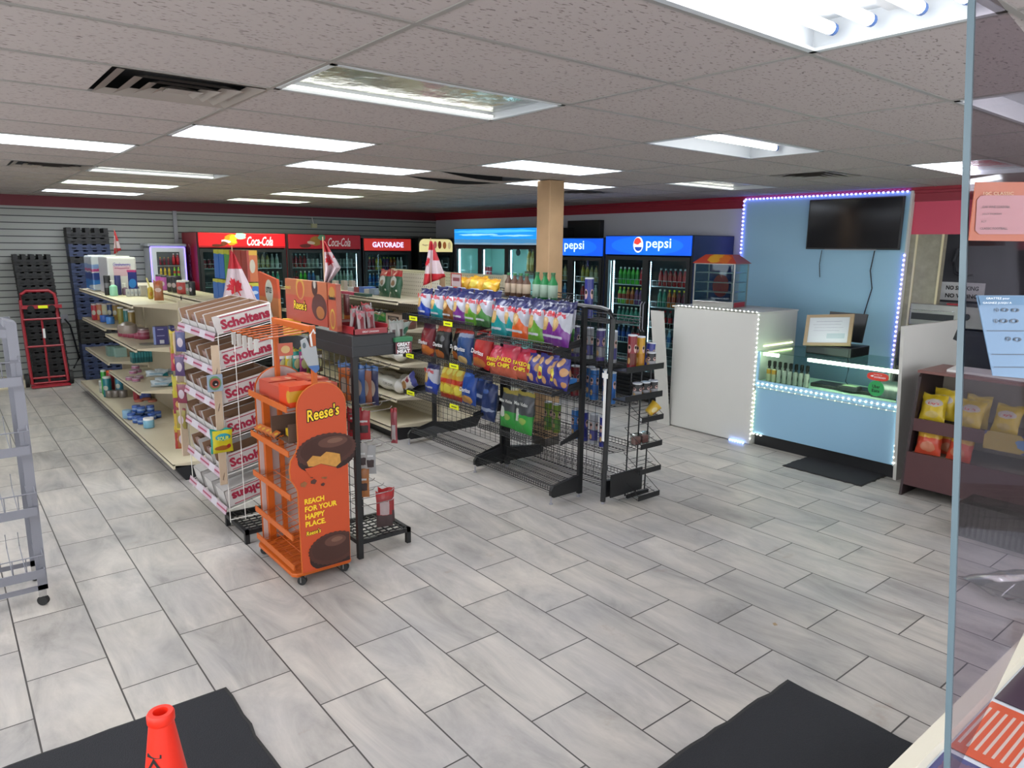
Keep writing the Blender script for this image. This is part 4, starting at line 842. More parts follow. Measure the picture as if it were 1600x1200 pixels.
STY = {
 'r_blue': (ruffles('bag_blue', '1f45b4', '2a3f9a'), 'Ruffles', 'ruffle'), 'r_teal': (ruffles('bag_teal', '149a9c', '0f8388'), 'Ruffles', 'ruffle'), 'r_brown': (ruffles('bag_brown', '8a5424', '7a481e'), 'Ruffles', 'ruffle'),
 'r_purple': (ruffles('bag_purple', '7c2f93', '6e2a86'), 'Ruffles', 'ruffle'), 'r_green': (ruffles('bag_green', '6aa834', '5c982c'), 'Ruffles', 'ruffle'), 'r_orange': (ruffles('bag_orange', 'e4672a', 'd85a24'), 'Ruffles', 'ruffle'), 'r_navy': (ruffles('bag_navy', '4a8a44', '3a6a3c'), 'Ruffles', 'ruffle'),
 'd_red': (PK('bag_dark_red', '7a1f2a', [('r', (None, None, .93), (1, 1, .12), '4a2438'), ('e', (.55, None, .18), (.42, 1, .15), 'c9702c'), ('e', (.35, None, .45), (.5, 1, .06), '96232e')], warp=.12), 'Doritos', 'dor'),
 'd_black': (PK('bag_black', '17171a', [('r', (None, None, .94), (1, 1, .14), 'b04a34'), ('e', (.45, None, .15), (.34, 1, .13), 'b8682e'), ('e', (.7, None, .6), (.12, 1, .10), '6c6c70')], warp=.14), 'Doritos', 'dor'),
 'd_blue': (PK('bag_mid_blue', '28508c', [('r', (None, None, .93), (1, 1, .14), 'b03a34'), ('r', (None, None, .76), (1, 1, .05), '9aa6c0'), ('e', (.5, None, .12), (.32, 1, .11), 'd8b878')], warp=.12), 'Doritos', 'dor'),
 'd_bright': (PK('bag_bright_red', 'c43230', [('e', (.5, None, .15), (.36, 1, .13), 'cf7a3a'), ('e', (.3, None, .8), (.4, 1, .05), 'dc6a60')], warp=.12), 'Doritos', 'dor'),
 'd_ranch': (PK('bag_cool_blue', '1f4fa8', [('e', (.5, None, .14), (.36, 1, .12), 'cf9a52'), ('e', (.3, None, .8), (.3, 1, .05), '4a7acc')], warp=.12), 'Doritos', 'dor'),
 'd_navy': (PK('bag_deep_navy', '182f62', [('e', (.55, None, .3), (.4, 1, .05), '9aa6c0'), ('e', (.35, None, .75), (.3, 1, .06), '2f56a0')], warp=.12), None, None),
 'fakeo': (PK('bag_pink', 'd02f4c', [('e', (.5, None, .05), (.7, 1, .32), 'd0684e'), ('e', (.3, None, .9), (.4, 1, .06), 'e05a78')], warp=.15), 'FAKEO\nCHIPS', 'fak'),
 'cookie': (PK('bag_violet_cookie', '33308c', [('e', (.22, None, .75), (.14, 1, .13), 'd8a672'), ('e', (.62, None, .82), (.16, 1, .13), 'dcae7c'), ('e', (.85, None, .55), (.12, 1, .13), 'd09c68'), ('e', (.55, None, .22), (.12, 1, .12), 'd8a672'), ('e', (.3, None, .42), (.17, 1, .20), 'e4d44a'), ('e', (.3, None, .38), (.12, 1, .07), 'c03a3a'), ('e', (.88, None, .18), (.08, 1, .09), 'c89058')], warp=.05), None, None),
 'hickory': (PK('bag_yellow_red', 'cfa62c', [('r', (None, None, .07), (1, 1, .08), 'b4341e'), ('r', (None, None, .52), (1, 1, .07), 'c8391e'), ('e', (.28, None, .80), (.16, 1, .10), 'd8cf60'), ('e', (.74, None, .80), (.16, 1, .10), 'd8cf60'), ('e', (.28, None, .30), (.2, 1, .12), 'e8d84a'), ('e', (.74, None, .30), (.2, 1, .12), 'e8d84a')], warp=.10), None, None),
 'miss': (PK('bag_grey_green', '3e4246', [('r', (None, None, .95), (1, 1, .08), '9a8c3a'), ('r', (None, None, .20), (1, 1, .24), '2f9a3c'), ('e', (.25, None, .42), (.18, 1, .15), 'c8ccc4'), ('e', (.6, None, .30), (.2, 1, .08), '8fb050')], warp=.10), 'Miss Vickie', 'miss'),
 'lays': (PK('bag_yellow', 'd2b52a', [('r', (None, None, .96), (1, 1, .05), 'b09a34'), ('e', (.5, None, .22), (.26, 1, .12), 'c8b060'), ('e', (.5, None, .62), (.34, 1, .14), 'c2b8b0')], warp=.10), "Lay's", 'lay'),
 'orangebag': (PK('bag_yellow_orange', 'd6a63a', [('r', (None, None, .22), (1, 1, .32), 'cc4a30'), ('r', (None, None, .92), (1, 1, .10), 'a99a46'), ('e', (.5, None, .25), (.3, 1, .16), 'c87a5a')], warp=.15), None, None),
 'spud': (PK('bag_white_brown', 'c8c4c0', [('r', (None, None, .90), (1, 1, .14), '3a3f7c'), ('e', (.5, None, .28), (.3, 1, .2), 'b08048'), ('e', (.3, None, .6), (.2, 1, .08), '8a2a3a')], warp=.12), None, None),
 'gold': (PK('bag_gold', 'e0ac26', [('e', (.5, None, .4), (.3, 1, .2), 'e8d25a'), ('e', (.7, None, .8), (.3, 1, .1), 'c88a1e')], warp=.2), None, None),
 'xmas': (PK('bag_christmas', '2d5a40', [('r', (None, None, .92), (1, 1, .18), 'b42a2c'), ('e', (.48, None, .55), (.30, 1, .20), 'c6c9bf'), ('e', (.5, None, .5), (.14, 1, .10), '8a6a4a'), ('e', (.25, None, .15), (.06, 1, .04), 'd8d8c8'), ('e', (.8, None, .25), (.05, 1, .035), 'd8d8c8')], warp=.05), None, None),
}
TL = {'ruffle': (.74, .15, .74, 'e0323c', .12), 'dor': (.74, .12, .42, 'dcdcdc', .12), 'fak': (.80, .30, .45, 'e6dc26', .0), 'miss': (.8, .09, .72, 'c8ccc8', .25), 'lay': (.42, .11, .62, 'b02a30', .15)}
def bag(style, loc, w, h, d, label, rz=RZ, lean=0, seed=1, roll=0, name='chip_bag', group=None):
    mat, word, tk = STY[style]; t = T(name, label, 'bag', loc, rz, group); t.rotation_euler = (-lean, roll, rz)
    if mat.name.startswith('bag_') and style[:2] in ('r_', 'd_') or style in ('fakeo', 'cookie', 'hickory', 'miss'): w *= 1.06; d *= 1.35
    key = (w, h, d, seed, mat.name)
    if key not in BAGP:
        o = bag_mesh(w, h, d, seed).build('bag_body', mat, t, smooth=True); l = None
        if word:
            a, b_, z, c, sh = TL[tk]; l = txt(word, w*a, h*b_, M('bag_print_'+c, c, .4), t, (0, -d/2*({'ruffle': .86, 'lay': .95}.get(tk, 1.06))-.003, h*z), '-y', shear=sh, bold=.02, tilt=0 if z < .6 else -.22)
        BAGP[key] = (o, l)
    else:
        for q in BAGP[key]:
            if q: c = q.copy(); COL.objects.link(c); c.parent = t
    return t
# round tube of stacked chips with lid
TUBE = {}
def tube_mat(nm, base, b2): return PK(nm, base, [('r', (.5, .5, .3), (2, 2, .18), b2), ('e', (None, .5, .62), (1, .22, .13), 'd8b0a8'), ('e', (None, .5, .66), (1, .16, .05), '171717'), ('e', (.5, None, .62), (.22, 1, .13), 'd8b0a8'), ('e', (.5, None, .66), (.16, 1, .05), '171717'), ('e', (None, .5, .25), (1, .16, .10), 'd8b070')], rough=.35)
TB = {'blue': tube_mat('tube_blue', '1d6ab4', '1a58a0'), 'red': tube_mat('tube_red', '8e1f2c', '6e2a1e'), 'yellow': tube_mat('tube_yellow', 'd8a42a', 'c88a24'), 'navy': tube_mat('tube_navy', '2a3390', '2a2f84'), 'purple': tube_mat('tube_purple', '4a3a86', '8f8f96'), 'dark': tube_mat('cup_dark', '2a2a2c', 'a0a0a4'), 'white': tube_mat('tube_white', 'a8acb4', '4a4a90'), 'green': tube_mat('tube_green', '7a9a2e', '5a8a3c'), 'brick': tube_mat('tube_brick', '7a2432', '5a1a28')}
def tube(col, loc, label, h=.26, r=.038, group=None, name='chip_tube', cat='chip tube', lean=0):
    key = (col, h, r)
    if key not in TUBE:
        t = T(name, label, cat, loc, 0, group)
        MB().cyl((0, 0, 0), (0, 0, h), r, n=18).build('tube_body', TB[col], t, smooth=True)
        MB().cyl((0, 0, h), (0, 0, h+.010), r+.0015, n=18).build('lid', M('clear_lid', 'c4c8cc', .25), t, smooth=True); TUBE[key] = t
    else: t = dup(TUBE[key], loc, 0, label, group); t.name = name; t['category'] = cat
    t.rotation_euler = (0, lean, 0)
    return t
def box_(w, d, h, mat, loc, label, cat='box', rz=0, name='carton', group=None, bev=0, tilt=0):
    o = MB().box(-w/2, w/2, -d/2, d/2, 0, h).build(name, mat, bev=bev); o.location = loc; o.rotation_euler = (0, tilt, rz); return tag(o, label, cat, group)

# ================================================================ black wire chip racks
def wshelf(t, x0, x1, y0, y1, z, front, lip=.06, drop=.0, name='wire_shelf', pitch=.03, r=.0028):
    """wire shelf; front = x of lip; the shelf drops by drop towards the front"""
    back = x1 if front == x0 else x0; b = MB(); n = int((y1-y0)/pitch)
    for i in range(n+1):
        y = y0+(y1-y0)*i/n; b.wire((back, y, z+drop), (front, y, z), r); b.wire((front, y, z), (front, y, z+lip), r)
    for u in (0, .33, .66, 1): x = back+(front-back)*u; b.wire((x, y0, z+drop*(1-u)), (x, y1, z+drop*(1-u)), r*1.2)
    b.wire((front, y0, z+lip), (front, y1, z+lip), r*1.5); b.wire((front, y0, z+lip*.5), (front, y1, z+lip*.5), r)
    return b.build(name, mBlack, t)
def bracket(t, y, zf, zb, x0, x1):
    return MB().prism([(x0, zf-.012), (x0, zf+.018), (x1, zb+.04), (x1, zb-.03)], 'y', y-.004, y+.004).build('bracket', mBlack, t)
XU = 4.17
t = T('wire_chip_rack', 'black wire gondola rack full of chip bags facing the left aisle', 'rack', (XU, 4.2, 0))
L_ = lambda x: x-XU; K_ = lambda y: y-4.2
for y in (4.215, 5.30, 6.52):
    MB().box(-.022, .022, K_(y)-.015, K_(y)+.015, .03, 1.64).build('upright', mBlack, t)
    MB().prism([(L_(3.83), .075), (L_(3.83), .12), (L_(3.86), .155), (0, .20), (0, .055), (L_(3.86), .055), (L_(3.86), .075)], 'y', K_(y)-.014, K_(y)+.014).build('foot', mBlack, t)
    if y > 5: MB().prism([(L_(4.52), .075), (L_(4.52), .12), (L_(4.49), .155), (0, .20), (0, .055), (L_(4.49), .055), (L_(4.49), .075)], 'y', K_(y)+.02, K_(y)+.045).build('foot', mBlack, t)
    for x in (3.842, 4.16): MB().cyl((L_(x), K_(y), 0), (L_(x), K_(y), .06), .006).cyl((L_(x), K_(y), 0), (L_(x), K_(y), .008), .017).build('levelling_foot', mGrey, t)
m_ = MB()
for i in range(int(2.3/.085)+1): y = .02+i*.085; m_.wire((0, y, .22), (0, y, 1.60), .0028)
for i in range(24): z = .22+i*.06; m_.wire((0, .02, z), (0, 2.3, z), .0022)
m_.build('mesh_back', mBlack, t)
for (ya, yb, zs) in ((4.22, 5.29, (1.29, .93, .10)), (5.31, 6.50, (1.36, .96, .56, .14))):
    for z in zs:
        xf = 3.83 if z > .3 else 3.86
        wshelf(t, L_(xf), -.02, K_(ya), K_(yb), z, L_(xf), .065 if z > .3 else .05, .05 if z > .3 else .03)
        for y in (ya+.004, yb-.004): bracket(t, K_(y), z, z+.05, L_(xf), -.02)
bracket(t, K_(4.23), .50, .56, L_(3.95), -.02); bracket(t, K_(5.28), .56, .60, L_(3.9), -.02)
for y, z in ((6.36, 1.375), (5.72, 1.375), (6.44, .975), (5.62, .975), (6.44, .575), (5.62, .575)):
    MB().box(L_(3.82), L_(3.824), K_(y)-.075, K_(y)+.075, z-.012, z+.032).build('price_tag', mYel, t); MB().box(L_(3.8185), L_(3.82), K_(y)-.045, K_(y)+.045, z+.003, z+.016).build('tag_print', M('tag_print_olive', '7c8420', .6), t)
# small black tray ends that stick out past the far end
for z in (1.36, .96, .56): MB().box(L_(3.83), L_(4.10), K_(6.50), K_(6.60), z-.005, z).box(L_(3.83), L_(4.10), K_(6.595), K_(6.60), z, z+.06).box(L_(3.83), L_(3.834), K_(6.50), K_(6.60), z, z+.06).build('end_tray', mBlack, t)

ZT1, ZT2, ZT3 = 1.39, .99, .60
# top tier, far half (6) and near half (6)
row1 = [('r_blue', 6.33, 'first bag of the top chip row, blue bottom, at the far end'), ('r_teal', 6.08, 'teal-bottomed chip bag second from the far end of the top row'), ('r_brown', 5.86, 'brown-bottomed chip bag third in the top row'),
        ('r_purple', 5.68, 'dark purple-bottomed chip bag fourth in the top row'), ('r_green', 5.48, 'green-bottomed chip bag fifth in the top row'), ('r_navy', 5.30, 'mostly navy chip bag in the middle of the top row')]
for i, (s, y, lb) in enumerate(row1): bag(s, (3.93, y, ZT1), .205, .30, .09, lb, lean=.16, seed=1+i % 3)
row1b = [('r_teal', 5.06, 'large teal-bottomed chip bag leading the near half of the top row', .22), ('r_teal', 4.93, 'half-hidden teal chip bag behind the leading one in the near half', .20), ('r_orange', 4.76, 'orange-bottomed chip bag in the near half of the top row', .22),
         ('r_green', 4.55, 'pale green-bottomed chip bag right of the orange one', .20), ('r_purple', 4.40, 'large purple-bottomed chip bag second from the near end of the top row', .22), ('r_purple', 4.25, 'purple-bottomed chip bag at the near end of the top row', .20)]
for i, (s, y, lb, w) in enumerate(row1b): bag(s, (3.93+(.03 if i in (1, 4) else 0), y, ZT1-.065), w, .34, .09, lb, lean=.17, seed=1+i % 3)
for i in range(5): bag('r_navy', (4.055, 6.2-i*.22, ZT1+.025), .2, .30, .05, 'navy-topped chip bag in the back layer of the far top row', lean=.1, seed=2, group='back layer of the far top row')
for i in range(5): bag('r_navy', (4.055, 5.0-i*.17, ZT1-.03), .2, .32, .05, 'navy-topped chip bag in the back layer of the near top row', lean=.1, seed=1, group='back layer of the near top row')
r2 = [('d_red', 6.30, 'dark red chip bag at the far end of the second row', .21, .37), ('d_black', 6.02, 'black chip bag with orange top in the second row', .22, .38), ('d_black', 5.84, 'black chip bag partly behind the first black one', .18, .36),
      ('d_blue', 5.63, 'dusty blue chip bag with red top in the second row', .22, .39), ('d_bright', 5.36, 'tall bright red chip bag leaning in the middle of the second row', .24, .40)]
for i, (s, y, lb, w, h) in enumerate(r2): bag(s, (3.955+(.08 if i == 2 else 0), y, ZT2+.002), w, h*.91, .10, lb, lean=.10, seed=1+i % 3, roll=.10 if i == 4 else 0)
r2b = [('fakeo', 5.14, 'pink chip bag with yellow print, leftmost of the pink ones', .17, .29), ('fakeo', 4.96, 'pink chip bag with yellow print, in the middle of the pink ones', .24, .33), ('fakeo', 4.77, 'pink chip bag with yellow print touching the violet bags', .22, .30),
       ('cookie', 4.60, 'violet cookie-print bag next to the pink bags', .18, .28), ('cookie', 4.44, 'violet cookie-print bag in the middle of the violet ones', .22, .29), ('cookie', 4.29, 'violet cookie-print bag at the near end of the second row', .20, .28)]
for i, (s, y, lb, w, h) in enumerate(r2b): bag(s, (3.965+(.03 if i == 2 else 0), y, ZT2-.035), w, h*.94, .10, lb, lean=.14, seed=1+i % 3)
r3 = [('r_blue', 6.24, 'blue-bottomed ripple chip bag at the far end of the third row', .22, .32), ('hickory', 5.95, 'yellow and red chip bag, left of the yellow pair in the third row', .20, .34), ('hickory', 5.77, 'yellow and red chip bag, right of the yellow pair in the third row', .20, .34),
      ('d_ranch', 5.56, 'bright blue chip bag right of the yellow pair', .22, .34), ('d_navy', 5.40, 'deep navy chip bag in the middle of the third row', .2, .35), ('d_navy', 5.25, 'deep navy chip bag, rightmost of the navy ones in the third row', .2, .35)]
for i, (s, y, lb, w, h) in enumerate(r3): bag(s, (3.955+(.05 if i == 4 else 0), y, ZT3+.002-(.10 if i == 5 else 0)), w, h, .09, lb, lean=.12, seed=1+i % 3)
bag('miss', (3.97, 4.96, .49), .22, .35, .08, 'grey and green chip bag hanging below the pink bags, left of the two', lean=.1, seed=2)
bag('miss', (3.95, 4.72, .49), .22, .37, .08, 'grey and green chip bag hanging below the pink bags, right of the two', lean=.1, seed=3)
tt = T('small_wire_shelf', 'small black wire shelf hooked low on the near chip rack under the green bags', 'shelf', (4.15, 4.85, 0)); wshelf(tt, -.30, 0, -.28, .42, .45, -.30, .04, .02)
bag('spud', (3.86, 6.66, .60), .17, .30, .08, 'white and brown bag fallen sideways at the far end of the chip rack', lean=0, roll=1.05, seed=2)

# back (right-facing) side of the rack + second rack with tubes
t = T('wire_tube_rack', 'black wire rack behind the chip rack with a rounded top bar and chip tubes', 'rack', (4.2, 3.96, 0))
L_ = lambda x: x-4.2; K_ = lambda y: y-3.96
MB().tube([(0, 0, .02), (.015, -.005, .8), (.03, -.01, 1.56), (.03, .03, 1.62), (.03, .12, 1.635), (.03, .5, 1.64), (.03, 1.3, 1.64)], .022, 8).build('upright_frame', mBlack, t, smooth=True)
MB().box(-.022, .022, 1.28, 1.32, .03, 1.64).build('upright', mBlack, t)
MB().box(-.028, -.022, -.012, .012, .55, 1.14).box(-.03, -.024, -.03, .03, 1.08, 1.12).build('white_channel', mPaper, t)
m_ = MB()
for i in range(14): y = .05+i*.09; m_.wire((.02, y, .2), (.02, y, 1.6), .0025)
for i in range(18): z = .2+i*.08; m_.wire((.02, .02, z), (.02, 1.28, z), .002)
m_.build('mesh_back', mBlack, t)
for z in (1.50, 1.14, .80, .40, .12): wshelf(t, .02, .42, .03, 1.28, z, .42, .05, .02, pitch=.04)
for y in (0, 1.3): MB().prism([(.46, .075), (.46, .12), (.43, .155), (0, .20), (0, .055), (.43, .055), (.43, .075)], 'y', y-.014, y+.014).build('foot', mBlack, t); MB().cyl((.44, y, 0), (.44, y, .06), .006).cyl((0, y, 0), (0, y, .03), .015).build('levelling_foot', mGrey, t)
for i, (y, c) in enumerate(((4.10, 'white'), (4.24, 'purple'), (4.38, 'white'), (4.55, 'purple'))): tube(c, (4.40, y, 1.17), '%s chip tube on the second shelf behind the rounded bar, %s from the front' % (('grey-white', 'purple', 'grey-white', 'purple')[i], ('first', 'second', 'third', 'fourth')[i]))
for i, y in enumerate((4.06, 4.16, 4.26, 4.36)): tube('blue', (4.36+.05*(i % 2), y, .83), 'blue chip tube beside the white channel, %s from the front' % ('first', 'second', 'third', 'fourth')[i])
for i, y in enumerate((4.48, 4.60)): tube('navy' if i else 'red', (4.34, y, .83), ('navy' if i else 'red')+' chip tube seen through the mesh behind the violet bags')
for i, (y, c) in enumerate(((4.15, 'navy'), (4.27, 'white'), (4.39, 'navy'), (4.5, 'blue'), (4.75, 'green'), (4.87, 'green'))): tube(c, (4.38, y, .43), '%s chip tube on the low shelf behind mesh, %s from front' % ({'navy': 'navy', 'white': 'grey', 'blue': 'blue', 'green': 'yellow-green'}[c], ('first', 'second', 'third', 'fourth', 'fifth', 'sixth')[i]))
tube('navy', (4.35, 4.35, 1.53), 'tall navy and white chip tube standing alone on top of the rack', h=.33)
for i, y in enumerate((4.75, 4.85, 4.95)): tube('brick', (4.30, y, 1.17), 'dark red chip tube behind the top chip bags, %s from the near end' % ('first', 'second', 'third')[i])
box_(.16, .16, .04, PK('cookie_tray_print', '3a7ac0', [('r', (.5, .5, .9), (.35, .35, .3), 'c8d0d8'), ('e', (.3, .5, .5), (.1, .2, 1), 'a03a34')]), (4.05, 4.32, 1.00), 'flat blue-white pack lying at the near end of the second chip row', 'pack', name='snack_pack')
# things standing on the top shelf behind the chip row
for i, (y, h) in enumerate(((6.20, .10), (5.95, .12), (5.72, .10))): bag('gold', (4.30, y, 1.66), .24, h+.06, .12, ('left', 'middle', 'right')[i]+'most golden yellow bag lying behind the top chip row', seed=1+i, lean=.5)
mBrGl = PK('brown_bottle_print', '5c4030', [('r', (.5, .5, .35), (2, 2, .2), 'b8a48c'), ('r', (.5, .5, .95), (2, 2, .06), '2f7a48')]); mGrJug = PK('green_jug_print', '1d7a40', [('r', (.5, .5, .30), (2, 2, .24), '9cb4a0'), ('r', (.5, .5, .95), (2, 2, .08), '2a6a3a')])
br = None
MB_ = lambda m, h, r, nm: MB().lathe([(r*.9, 0), (r, .01), (r, h*.6), (r*.45, h*.78), (r*.4, h*.93), (r*.5, h*.93), (r*.5, h)], 12).build(nm, m, smooth=True)
for i, y in enumerate((5.46, 5.37, 5.28, 5.19)):
    o = MB_(mBrGl, .22, .04, 'sauce_bottle') if not br else br.copy()
    if br: COL.objects.link(o)
    br = o; o.location = (4.36, y, 1.655); tag(o, 'brown bottle with pale label behind the chip bags, %s from the left' % ('first', 'second', 'third', 'fourth')[i], 'bottle', 'brown bottles behind the chip bags')
gj = None
for i, y in enumerate((5.04, 4.93, 4.82)):
    o = MB_(mGrJug, .24, .045, 'juice_bottle') if not gj else gj.copy()
    if gj: COL.objects.link(o)
    gj = o; o.location = (4.36, y, 1.655); tag(o, 'green bottle with white label left of the wooden post, %s of three' % ('left', 'middle', 'right')[i], 'bottle', 'green bottles left of the wooden post')
tp = T('rack_top_shelf', 'black wire top shelf running behind the upper chip bags', 'shelf', (4.2, 5.5, 1.6)); wshelf(tp, .02, .40, -.72, 1.0, .05, .40, .05, 0, pitch=.05)
t = T('wire_sign_holder', 'small red wire frame card holder standing behind the golden bags', 'sign holder', (4.18, 6.10, 1.645))
MB().tube([(0, -.09, .06), (0, -.09, .20), (0, .09, .20), (0, .09, .06)], .006, 5, closed=True).tube([(0, -.09, 0), (0, .09, 0), (.0, .09, .05), (0, -.09, .05)], .006, 5, closed=True).build('frame', mRed, t); MB().box(.0, .003, -.08, .08, .07, .19).build('card', PK('small_card', 'c4b0b0', [('r', (None, .5, .6), (1, .38, .15), '8a4a50')]), t)

# narrow end rack with slanted baskets
t = T('basket_end_rack', 'narrow black end rack with small slanted baskets nearest the white counter', 'rack', (4.56, 3.90, 0))
for x in (-.13, .0, .12): MB().tube([(x+.0, .02, .03), (x+.05, .05, 1.2)], .007, 6).build('rod', mBlack, t)
MB().box(-.33, .06, .0, .012, .06, .26).build('low_panel', mBlack, t)
MB().box(-.14, .13, -.02, .0, .02, .05).build('base_bar', mBlack, t)
for z in (.02, .25, .47, .70):
    b = MB().box(-.12, .15, -.126, -.12, z, z+.045)
    for x in (-.12, .15): b.wire((x, -.12, z+.04), (x-.02, .045, z+.16), .0028); b.wire((x, -.12, z+.003), (x-.02, .045, z+.06), .0028)
    for i in range(5): y = -.10+i*.035; b.wire((-.12, y, z+.01+i*.02), (.15, y, z+.01+i*.02), .0025)
    b.wire((-.14, .045, z+.16), (.13, .045, z+.16), .0028); b.build('basket', mBlack, t)
for z in (.89, 1.13): MB().box(-.30, .16, -.09, .05, z, z+.012).box(-.30, .16, -.094, -.09, z, z+.05).build('tray_shelf', mBlack, t)
tube('red', (4.42, 3.90, 1.145), 'dark red chip tube, tallest on the end rack', h=.27); tube('yellow', (4.52, 3.90, 1.145), 'yellow chip tube on the end rack', h=.25); tube('navy', (4.635, 3.90, 1.145), 'blue chip tube leaning at the right of the end rack', h=.19, lean=.12)
for i, x in enumerate((4.47, 4.57, 4.67)): tube('dark', (x, 3.87, .904), ('left', 'middle', 'right')[i]+' dark snack cup on the end rack shelf under the tubes', h=.11, r=.040, name='snack_cup', cat='cup')
tube('dark', (4.60, 3.845, 1.145), 'dark snack cup stacked in front of the tubes on the end rack', h=.12, r=.038, name='snack_cup', cat='cup')
t = T('noodle_cup', 'yellow noodle cup tipped over on the end rack', 'cup', (4.61, 3.86, .745)); o = MB().lathe([(.038, 0), (.05, .10), (.053, .10), (.053, .108)], 18).build('cup_body', PK('noodle_print', 'd8b030', [('e', (.4, .3, .5), (.2, .4, .3), 'e8d8a0'), ('e', (.7, None, .3), (.15, 1, .2), 'a86030')]), t, smooth=True); o.rotation_euler = (.3, .75, 0)
mClam = glass('clam_plastic', 'd8dcdc', .10, .1)
for i, x in enumerate((4.47, 4.57)):
    t = T('clamshell_pack', ('left', 'right')[i]+' clear plastic pack with pink sweets on the middle basket of the end rack', 'pack', (x, 3.86, .49)); MB().box(-.045, .045, -.03, .03, 0, .10).build('clear_shell', mClam, t, bev=.01); MB().box(-.035, .035, -.02, .02, .01, .07).build('sweets', M('pink_sweets', '8a5a54', .6, noise=.5, nscale=60), t)

# ================================================================ tiered candy rack with long white boxes (left)
mBoxW = M('box_white', 'b9b5b2', .55, noise=.05, nscale=20); mBoxIn = M('box_kraft', '8a6a52', .8, noise=.1, nscale=15); mRail = PK('rail_print', 'd0b8c4', [('r', (None, .5, .5), (1, .5, .12), 'b04668'), ('r', (None, .3, .5), (1, .07, .5), 'dcd4dc'), ('r', (None, .7, .5), (1, .09, .5), 'dcd4dc')])
t = T('candy_rack', 'white wire tiered rack of slanted candy boxes at the near end of the left gondola', 'rack', (1.50, 5.2, 0))
for x, y in ((.02, -.03), (.13, -.03), (.40, -.03), (.02, .93), (.40, .93)): MB().wire((x, y, .10), (x, y, 1.50 if x < .3 else 1.70), .0034).build('wire_post', mWire, t)
for p, q in (((.02, -.03, 1.62), (.40, -.03, 1.70)), ((.02, .93, 1.50), (.40, .93, 1.70)), ((.02, -.03, .12), (.40, -.03, .12)), ((.02, .93, .12), (.40, .93, .12))): MB().wire(p, q, .0036).build('rail', mWire, t)
MB().box(-.035, .015, -.04, -.03, .40, 1.42).build('wooden_strip', M('pale_strip', 'b8a48c', .7), t); MB().box(-.05, .0, .885, .92, .40, 1.42).build('wooden_strip', M('pale_strip', 'b8a48c', .7), t)
TZ = [1.47, 1.22, .97, .715, .455, .19]; SL = .22; DX = .44
for z in TZ:
    s = MB()
    for i in range(9): y = -.02+.115*i; s.wire((.0, y, z), (DX, y, z+DX*SL), .0025)
    s.wire((0, -.02, z), (0, .90, z), .004); s.wire((DX, -.02, z+DX*SL), (DX, .9, z+DX*SL), .004)
    sh = s.build('wire_tier', mWire, t)
    MB().prism([(-.018, z-.02), (-.004, z+.035), (.0, z+.034), (-.012, z-.02)], 'y', -.04, .90).build('price_rail', mRail, sh)
mBoxP = M('box_print_crimson', '96203c', .5)
def candy_box(y, z, label, w=.17, opened=True, flip=False, group=None):
    t = T('candy_box', label, 'box', (1.522, 5.2+y, z+.010), 0, group); t.rotation_euler = (0, -math.atan(SL), 0)
    l, h, tk = .425, .138, .004
    b = MB().box(0, l, 0, tk, 0, h).box(0, l, w-tk, w, 0, h).box(l-tk, l, 0, w, 0, h).box(0, l, 0, w, 0, tk)
    b.prism([(0, 0), (0, h*.45), (.004, h*.45), (.004, 0)], 'y', 0, w)
    if not opened: b.box(0, l, 0, w, h-tk, h).box(0, tk, 0, w, 0, h)
    b.build('carton_walls', mBoxW, t)
    if opened:
        MB().box(.006, l-.006, tk, tk+.002, .006, h-.002).box(.006, l-.006, w-tk-.002, w-tk, .006, h-.002).box(l-tk-.003, l-tk, tk, w-tk, .006, h-.002).box(.004, l-.006, tk, w-tk, tk, tk+.02).build('carton_inside', mBoxIn, t)
        p = MB(); r = random.Random(int(y*100+z*10))
        for i in range(3): x = .02+i*.035; p.box(x, x+.02, .02, w-.03, .02, .10+r.uniform(-.02, .015))
        p.build('candy_bars', PK('bar_print', 'a08078', [('e', (.5, .4, .7), (.5, .2, .3), 'b43a48'), ('e', (.4, .8, .5), (.3, .2, .3), 'd8c8c0'), ('r', (None, .15, .5), (1, .1, 1), '5a2a2a')], warp=.3, wscale=8), t)
    if y < .02:
        txt('Scholtens', .36, .072, mBoxP, t, (.225, -.002, .068), '-y', bold=.05, shear=.0, rot=PI if flip else 0)
        MB().box(.05, .40, -.0015, 0, .012, .018).box(.05, .40, -.0015, 0, .118, .124).build('print_bars', mBoxP, t)
    return t
ordn = ('top', 'second', 'third', 'fourth', 'fifth', 'bottom')
for k, z in enumerate(TZ):
    n = (4, 4, 4, 4, 3, 3)[k]; w = .86/n if n > 3 else .21
    for i in range(n):
        candy_box(.0+i*.87/n+(.0 if i else 0), z, ('%s candy box on the %s tier, ' % ('closed white' if k == 5 else 'open brown-lined', ordn[k]))+(('nearest, its crimson name facing the viewer' if k != 5 else 'nearest, its name upside down') if i == 0 else ('second from the near end', 'third from the near end', 'fourth from the near end', 'fifth from the near end')[i-1]), w-.006, opened=(k != 5), flip=(k == 5))
